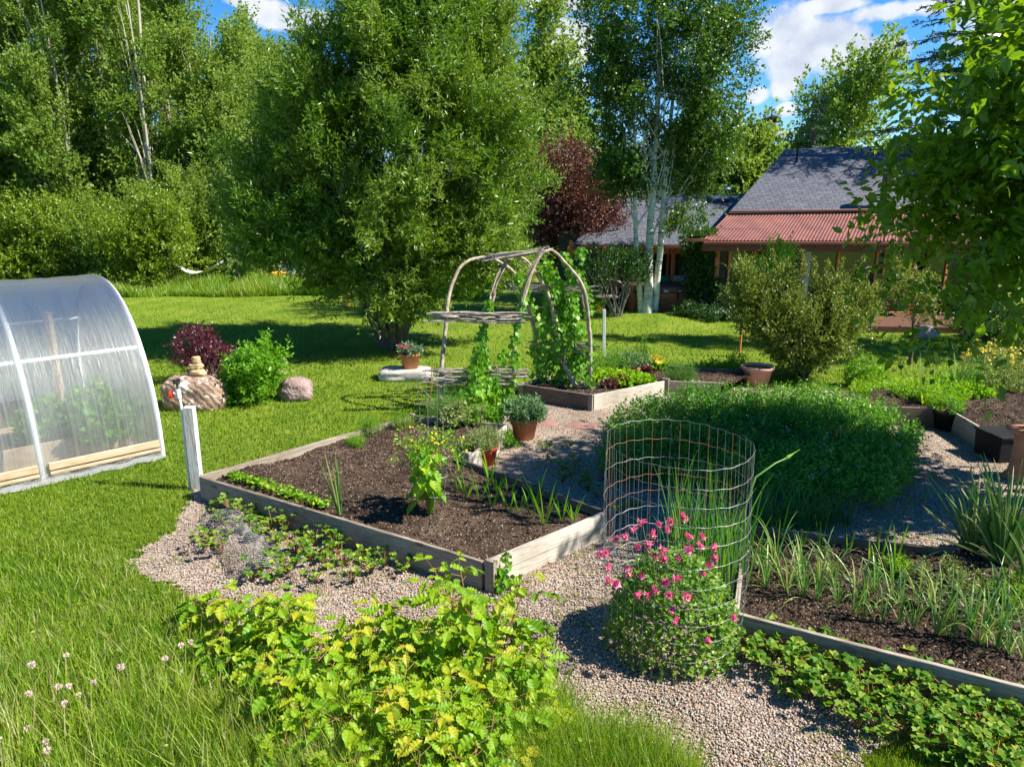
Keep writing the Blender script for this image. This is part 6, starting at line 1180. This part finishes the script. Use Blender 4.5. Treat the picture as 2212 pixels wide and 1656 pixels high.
# ---------------------------------------------------------------- right bed: garlic, shoots, onion clump
garl = [strap_thing('garlic_plant', 'x', 'plant', 'alium', 13 + i, .46, .0125, 1100 + i, spread=.5, droop=1.5) for i in range(5)]; gu = [[] for _ in range(5)]
r = np.random.default_rng(1003)
rows = [(1645, 1270, 2240, 1430, 17, 0), (1625, 1225, 2240, 1372, 15, 1)]
for (x0, y0, x1, y1, n, k) in rows:
    for j in range(n):
        f = (j + r.uniform(.2, .8)) / n; c = G(x0 + (x1 - x0) * f, y0 + (y1 - y0) * f + r.uniform(-10, 10), .18); i = r.integers(0, 5)
        place(garl[i], gu[i], c, r.uniform(0, 6.28), r.uniform(.8, 1.2), OW[j] + ' garlic plant from the left in the ' + ['front row along the lower right board', 'second row of the right bed'][k], ['front row of garlic', 'second row of garlic'][k])
for j, (px, py, h_) in enumerate([(1685, 1165, .40), (1735, 1175, .26), (1772, 1185, .38), (1832, 1195, .34), (1880, 1212, .34), (1900, 1215, .42), (1935, 1212, .36)]):
    o = strap_thing('gladiolus_shoot', ['narrow', 'short single-bladed', 'broad paired-leaf', 'thin twin', 'dark-based needle-like', 'tall slanting', 'last upright'][j] + ' sword-leaved shoot in the row at the back of the right bed', 'plant', 'hop', 2 + (j in (0, 2)), h_, .024, 1200 + j, spread=.22, droop=.15, fan=.3); o.location = G(px, py, .18); o['group'] = 'sword-leaved shoots in the right bed'
for j, (px, py, n, L, lab) in enumerate([(2165, 1215, 60, .9, 'big clump of blue-green tubular onions at the right edge of the bed'), (2100, 1185, 26, .75, 'smaller onion clump left of the biggest one at the right edge'), (2235, 1290, 26, .7, 'onion clump cut by the right edge of the photograph')]):
    o = strap_thing('onion_clump', lab, 'plant', 'alium', n, L, .024, 1300 + j, spread=.42, droop=.45, tube_=True, base=.04); o.location = G(px, py, .18); o['group'] = 'tubular onion clumps'
r = np.random.default_rng(1004)
for (px, py, rad, h_, lab) in [(2040, 1265, .2, .2, 'small feathery seedling in front of the onion clump'), (2190, 1300, .22, .22, 'low leafy weed at the right end of the right bed'), (1935, 1235, .07, .08, 'tiny pale-green seedling behind the garlic')]:
    c = G(px, py, .18); herb('garden_herb', lab, 'plant', c, rad, h_, M['thyme'] if 'feathery' in lab else M['bright'], 40, r, .035, .014)
# tall chive/garlic stand behind the cage
def clump_thing(name, label, leaf, px, py, rx, ry, n, L, Wd, seed, droop=.5, spread=.18, z=0, per=1, tube_=True):
    r = np.random.default_rng(seed); c = G(px, py, z); t = thing(name, label, 'plant', c); mb = MB()
    for k in range(n): a = r.uniform(0, 6.28); q = r.uniform(0, 1) ** .5; strap(mb, (c[0] + math.cos(a) * q * rx, c[1] + math.sin(a) * q * ry, z), per, L * r.uniform(.7, 1.1), Wd, r, spread=spread, droop=droop, tube_=tube_)
    mb.build('leaf', M[leaf], t)['kind'] = 'stuff'; return t
clump_thing('leek_stand', 'dense stand of tall blue-green leaves rising behind the wire cylinder', 'chive', 1525, 1245, .34, .55, 260, 1.0, .018, 1401, droop=.4, spread=.14, tube_=False)
clump_thing('chive_clump', 'clump of fine chives at the front of the mint patch', 'chive', 1690, 1140, .42, .22, 170, .5, .009, 1402, droop=.7, spread=.32)
clump_thing('chive_clump', 'smaller chive clump on the path right of the bigger one', 'chive', 1790, 1130, .22, .2, 70, .42, .008, 1403, droop=.8, spread=.35)
clump_thing('chive_clump', 'grassy clump arching over the back board next to the stand of tall leaves', 'chive', 1640, 1165, .2, .2, 70, .5, .012, 1404, droop=.9, spread=.3)
for k, (px, py, n, L, lab) in enumerate([(1545, 905, 60, .62, 'dark grassy tuft at the back left of the mint patch'), (1640, 912, 70, .66, 'dark grassy tuft at the back middle of the mint patch'), (1730, 925, 55, .6, 'dark grassy tuft at the back right of the mint patch'), (1440, 985, 40, .5, 'grassy stalks rising from the left of the mint patch'), (1850, 1010, 45, .55, 'grassy stalks rising from the right of the mint patch'), (1580, 1040, 40, .55, 'grassy stalks standing in the nearer middle of the mint patch')]):
    clump_thing('grassy_tuft', lab, 'chive', px, py, .38, .2, n, L, .010, 1450 + k, droop=.5, spread=.25, tube_=False)
# garlic scape with a bud
c = G(1610, 1270, 0); t = thing('garlic_scape', 'single thick arching flower stem with a pointed yellowish bud', 'plant', c); mb = MB(); q = [c, P(1608, 1100, c[1] - .05), P(1632, 1030, c[1]), P(1675, 1000, c[1] + .1), P(1697, 990, c[1] + .15)]; mb.tube(q, [.011, .010, .009, .007, .006], 8); mb.build('stem', M['alium'], t, smooth=True)
mb = MB(); d = q[-1]; e_ = P(1728, 970, c[1] + .25); mb.tube([d, d + (e_ - d) * .12, d + (e_ - d) * .3, d + (e_ - d) * .55, e_], [.006, .017, .013, .005, .002], 8); mb.build('bud', M['bright'], t, smooth=True)
# mint patch (nobody could count it)
r = np.random.default_rng(1005)
MP = [G(a, b_)[:2] for a, b_ in [(1300, 985), (1330, 930), (1400, 900), (1470, 888), (1600, 880), (1740, 876), (1860, 895), (1950, 935), (1985, 990), (1975, 1050), (1900, 1110), (1800, 1120), (1640, 1110), (1500, 1080), (1350, 1060), (1290, 1020)]]; A = np.array(MP)
p = r.uniform(0, 1, (9500, 2)) * (A.max(0) - A.min(0)) + A.min(0); p = p[inpoly(p[:, 0] + .1 * noise2(p[:, 0], p[:, 1], 3, 3, 1), p[:, 1], MP)]; n = len(p); p = p[noise2(p[:, 0], p[:, 1], 9, 4, 1.5) > -.75]; n = len(p); hh = (.23 + .13 * noise2(p[:, 0], p[:, 1], 8, 5, 1.5)) * r.uniform(.45, 1.5, n)
B = np.column_stack([p, hh * .55]); mb = MB(); leaves_on(mb, B, np.tile([0, -.1, 1.0], (n, 1)) + np.column_stack([noise2(p[:, 0], p[:, 1], 91, 3, 2), noise2(p[:, 0], p[:, 1], 92, 3, 2), 0 * hh]) * .8, r, .24, 8, .058, .026, up=1.5, spread=1.0, var=.4)
tag(mb.build('mint_patch', M['mint']), 'wide shaded patch of knee-high mint between the paths', 'herb patch', kind='stuff')
k = r.choice(n, 60, replace=False); q = B[k]; q = q[(q[:, 1] < np.median(A[:, 1]) + .3) & (q[:, 0] > 1.8)]
mb = MB(); [flowers(mb, c_ + [0, 0, .22] + r.normal(0, .012, (9, 3)), r, .014) for c_ in q]; tag(mb.build('faded_blossoms', leafmat('faded_petal', [(.30, .26, .2), (.42, .38, .32)], .7, .2, (1, 1, 1), .1)), 'faded pale flower heads dotted over the shaded mint patch', 'flowers', kind='stuff')
# back centre bed: lettuces, yellow flower, rosemary, feathery plants
r = np.random.default_rng(1006)
def gz(x, y, z): return G(1179.7 + x * .18333, 575.1 + y * .18333, z)
for (px, py, rad, h_, lf, n, L, Wd, lab) in [(1335, 828, .55, .17, 'bright', 190, .06, .045, 'bed of bright lettuces in front of the arch, nearest the long board'), (1305, 805, .45, .55, 'hop', 120, .035, .012, 'feathery green plants behind the lettuces'), (1355, 800, .4, .42, 'sage', 90, .05, .02, 'bushy grey-green plant right of the feathery ones'),
                                            (1420, 800, .18, .10, 'bright', 26, .06, .045, 'leafy base of the yellow flower'), (1468, 826, .27, .42, 'chive', 130, .03, .004, 'spiky rosemary bush by the board corner'), (1545, 812, .35, .35, 'hop', 70, .05, .02, 'leafy green plants left of the empty terracotta pot'), (1590, 800, .2, .4, 'hop', 40, .05, .02, 'taller leafy stems just left of the empty pot'),
                                            (1862, 835, .34, .62, 'hop', 90, .055, .022, 'tall bushy mint-like plant standing beyond the shaded patch'), (1925, 855, .65, .28, 'bright', 200, .055, .02, 'yellow-green leafy edging beyond the mint patch'), (2010, 862, .6, .3, 'bright', 170, .05, .022, 'yellow-green leafy growth left of the slanting plank'),
                                            (2105, 862, .3, .25, 'bright', 50, .06, .03, 'low sprouting plant on the sunny soil behind the plank'), (2190, 850, .5, .5, 'thyme', 120, .05, .02, 'tangle of light green stems at the right edge'), (1385, 770, .1, .55, 'hop', 14, .03, .015, 'thin bolting stem above the feathery plants'), (2075, 840, .45, .32, 'hop', 120, .05, .02, 'green weeds at the foot of the leeks')]:
    c = G(px, py, .18 if px < 1500 or px > 2000 else .0); herb('rosemary_plant' if 'rosemary' in lab else ('lettuce_patch' if 'lettuces' in lab and 'bed of' in lab else 'garden_herb'), lab, 'plant', c, rad, h_, M[lf], n, r, L, Wd, k=10 if 'rosemary' in lab else 5, tmpl=LEAF6 if Wd > .04 else LEAF4, ry=rad * .55)
c = G(1414, 799, .18); yf = thing('yellow_flower', 'single large bright yellow-orange bloom in the bed by the arch', 'flower', c); mb = MB(); mb.tube([c, c + [0, 0, .16]], .006, 5); mb.build('stem', M['stem'], yf)
mb = MB(); [flowers(mb, (c + [r.normal(0, .035), r.normal(0, .03), .20 + r.normal(0, .02)])[None], r, .085, 7) for _ in range(4)]; mb.build('petal', M['yellowp'], yf)
mb = MB(); flowers(mb, (c + [0, -.04, .21])[None], r, .04, 7); mb.build('flower_centre', M['orangep'], yf)
r2 = np.random.default_rng(77)
for k, (px, py) in enumerate([(1345, 830), (1368, 818), (1318, 836), (1393, 808)]): c = G(px, py, .2); herb('red_lettuce', ['nearest dark red lettuce among the green ones', 'dark red lettuce in the middle of the green ones', 'dark red lettuce close to the arch side', 'dark red lettuce nearest the yellow flower'][k], 'plant', c, .09, .12, M['plum'], 16, r2, .055, .05, tmpl=LEAF6, group='red lettuces')
# empty pale pot, potted things at right
c = G(1637, 835); pot('terracotta_pot', 'wide empty pale terracotta pot with a thick light rim', (c[0], c[1] + .1, 0), .285, .20, .36, M['paleterra'], 'flower pot', 'terracotta pots', rim=.06, rimw=.03)
c = G(2010, 930); 
for k, (px, py, rt, h_, m_, lab) in enumerate([(2052, 932, .20, .27, 'blackplastic', 'black plastic pot at the end of the slanting plank'), (2027, 925, .13, .28, 'terra', 'narrow terracotta pot squeezed beside the black pot'), (2005, 905, .16, .25, 'blackplastic', 'black pot behind the narrow terracotta pot')]):
    c = G(px, py); pot('plant_pot', lab, (c[0], c[1] + .1, .012), rt, rt * .75, h_, M[m_], 'flower pot'); herb('potted_plant', ['feathery green plant in the front black pot', 'grassy plant in the narrow terracotta pot', 'leafy plant in the back black pot'][k], 'plant', (c[0], c[1] + .1, h_ - .02), rt, .28, M['bright' if k else 'hop'], 40, r, .05, .012)
c = G(1992, 905, 0.0); o = strap_thing('chard_plant', 'broad dark-leaved chard with pale stalks at the end of the mint patch', 'plant', 'bright', 9, .42, .06, 1501, spread=.35, droop=.5); o.location = (c[0], c[1], .1)
# slanting dark frame and terracotta stand at right edge
c = G(2200, 1000); t = thing('black_planter', 'dark square plastic planter in the shade below the plank', 'planter', c); 
mb = MB(); mb.box((c[0], c[1] + .2, .17), (.62, .42, .33), .1, taper=1.06); mb.build('planter_body', M['blackplastic'], t, bevel=.01); mb = MB(); mb.box((c[0], c[1] + .2, .34), (.68, .48, .03), .1); mb.build('rim', M['blackplastic'], t, bevel=.006)
c = G(2192, 1035); ts = thing('clay_chimenea', 'rust-coloured clay stand with a flat top cut by the right edge', 'clay stand', c); mb = MB(); mb.lathe([(.13, 0), (.14, .05), (.09, .12), (.075, .45), (.09, .55), (.17, .60), (.18, .63), (.0, .63)], c, 24); mb.build('body', M['terra'], ts, smooth=True); ts.name = 'clay_stand'
c = G(2250, 1040); pot('terracotta_pot', 'tall terracotta pot cut by the right edge beside the clay stand', (c[0], c[1], .012), .22, .15, .45, M['terra'], 'flower pot', 'terracotta pots')
# leeks and yellow mustard at the right
for k, (px, py, n, L, lab) in enumerate([(2070, 845, 26, .75, 'clump of tall drooping leeks near the right edge'), (2120, 842, 26, .8, 'second clump of leeks, nearest the yellow flowers'), (2165, 838, 20, .7, 'third leek clump hidden among the yellow flowers'), (1990, 862, 7, .78, 'lone tall leek rising above the yellow-green edging')]):
    o = strap_thing('leek_plant', lab, 'plant', 'alium', n, L, .022, 1600 + k, spread=.30, droop=.8, base=.05); o.location = G(px, py, .2); o['group'] = 'leeks in the right back bed'
r = np.random.default_rng(1007)
for k, (px, py, lab) in enumerate([(2140, 812, 'yellow-flowered mustard plants, left part of the patch'), (2205, 815, 'yellow-flowered mustard plants at the very right edge')]): c = G(px, py, .2); herb('mustard_plant', lab, 'flowers', c, .42, .75, M['thyme'], 70, r, .05, .018, M['yellowp'], 150, .026, fz=(.8, 1))
# ---------------------------------------------------------------- raspberry canes in the foreground, copied
def raspberry(seed, h, n, nb=4):
    r = np.random.default_rng(seed); t = thing('raspberry_cane', 'x', 'plant'); mb = MB(); lf = MB()
    for s in range(nb):
        a = r.uniform(0, 6.28); q = h * r.uniform(.12, .55); hh = h * r.uniform(.6, 1.05); top = np.array([math.cos(a) * q, math.sin(a) * q, hh]); pts = np.array([[0, 0, 0], top * [.3, .3, .5], top * [.7, .7, .85], top]); mb.tube(pts, [.006, .005, .004, .002], 6, r.uniform()); m_ = n
        for k in range(m_):
            f = .25 + .75 * (k + 1) / m_; b0 = np.array([np.interp(f * 3, range(4), pts[:, i]) for i in range(3)]); d = a + k * 2.4 + r.normal(0, .3); pl = .07 + .06 * (1 - f); e_ = b0 + [math.cos(d) * pl, math.sin(d) * pl, .03]; mb.tube([b0, e_], .002, 4, r.uniform()); cv = np.clip(r.normal(.35 + .25 * f, .2), 0, 1)
            for j, (da, sz) in enumerate(((0, 1.15), (1.25, .85), (-1.25, .85))): dd = d + da + r.normal(0, .12); D = np.array([[math.cos(dd), math.sin(dd), r.uniform(-.75, .05)]]); Xv, Yv, Zv = frames(D, np.array([[r.normal(0, .25), r.normal(0, .25), 1.]])); sg = np.sign(Zv[0, 2]); L = .12 * sz * (1.15 - .45 * f) * r.uniform(.8, 1.2); lf.inst(RASP, e_[None] + (D * .045 if j == 0 else 0), Xv * sg, Yv, Zv * sg, np.array([[L * .92, L, L]]), np.array([cv]))
    mb.build('cane', M['cane'], t); lf.build('leaf', M['rasp'], t)['kind'] = 'stuff'; return t
rp = [raspberry(2000 + i, h_, n, nb) for i, (h_, n, nb) in enumerate([(.50, 7, 5), (.42, 6, 5), (.72, 9, 3), (.34, 5, 5), (.45, 7, 4)])]; ru = [[] for _ in rp]
r = np.random.default_rng(2050)
RB = [(640, 1440, 0), (720, 1470, 1), (600, 1490, 1), (545, 1500, 3), (500, 1440, 3), (800, 1480, 0), (870, 1460, 4), (760, 1530, 1), (680, 1560, 0), (830, 1560, 4), (900, 1530, 0), (960, 1500, 1), (1020, 1450, 2), (1075, 1465, 2), (985, 1465, 2), (1120, 1440, 3), (1050, 1540, 0), (1110, 1530, 1), (1000, 1600, 4), (930, 1620, 1), (860, 1640, 0),
      (1080, 1620, 1), (780, 1640, 1), (960, 1700, 0), (1040, 1720, 4), (1120, 1700, 3), (870, 1730, 1), (780, 1740, 4), (1000, 1800, 1), (900, 1820, 0), (1090, 1800, 1), (640, 1650, 3), (700, 1760, 3), (470, 1360, 3), (590, 1420, 4), (1180, 1650, 3)]
Bq = [[i for i, q_ in enumerate(RB) if lo <= q_[1] < hi] for lo, hi in ((0, 1475), (1475, 1570), (1570, 1670), (1670, 9999))]
rl = banded(RB, list(zip(['the thicket\'s back edge', 'the thicket\'s second rank', 'the thicket\'s third rank', 'the thicket\'s nearest rank'], Bq)), 'raspberry cane')
for (px, py, i), lb_ in zip(RB, rl): c = G(px, py); place(rp[i], ru[i], (c[0], c[1], 0), r.uniform(0, 6.28), r.uniform(.82, 1.08), lb_, 'raspberry canes in the foreground')
# bare orange cane
a_ = P(500, 1288 - 20, 4.9); t = thing('bare_cane', 'leafless reddish-brown cane arching across the raspberry thicket', 'cane', G(820, 1580)); mb = MB(); mb.tube([P(370, 1262, 5.0), P(440, 1310, 4.8), P(520, 1365, 4.6), P(570, 1430, 4.3), P(610, 1500, 4.05), P(640, 1590, 3.8)], [.003, .005, .007, .008, .009, .010], 6); mb.build('rod', M['cane'], t)
# clover blossoms in the long grass
mb0 = None; cb0 = thing('clover_blossom', 'x', 'flower'); mb = MB(); mb.tube([[0, 0, 0], [.01, 0, .1], [0, 0, .17]], .0015, 4); mb.build('stem', M['stem'], cb0); mb = MB(); r = np.random.default_rng(2060); n = 90; D = sphere_dirs(n, r); Xv, Yv, Zv = frames(D, sphere_dirs(n, r)); mb.inst(LEAF4, D * .004 + [0, 0, .175], Xv, Yv, Zv, np.tile([[.006, .015, .01]], (n, 1)), r.uniform(0, 1, n)); mb.build('blossom', leafmat('clover_petal', [(.62, .40, .36), (.75, .62, .58), (.8, .74, .7)], .5, .3, (1, 1, 1)), cb0)
cu = []
for (zx, zy) in [(440, 990), (228, 1098), (200, 1268), (437, 1330), (397, 1228), (460, 1212), (522, 1255), (800, 1105), (1245, 908), (1185, 940), (8, 1580), (310, 1560), (325, 1640), (195, 1470), (620, 1180), (1080, 1030)]:
    px, py = zx * .3333, 1105.9 + zy * .3333; c = G(px, py, .17); place(cb0, cu, (c[0], c[1], .05), r.uniform(0, 6), r.uniform(1.1, 1.5), 'pale pinkish clover blossom in the long grass at the lower left', 'clover blossoms in the long grass')
for (zx, zy, lab) in [(1030, 1095, 'white petal lying upright in the long grass'), (1170, 1043, 'second white petal lying a little right of the other one')]:
    c = G(zx * .3333, 1105.9 + zy * .3333, .12); mb = MB(); mb.inst(LEAF6, np.array([c]), *[v for v in frames(np.array([[.5, .1, .8]]), np.array([[.2, -1, .2]]))], np.array([[.03, .04, .03]]), np.array([.8])); tag(mb.build('fallen_petal', M['white']), lab, 'petal')
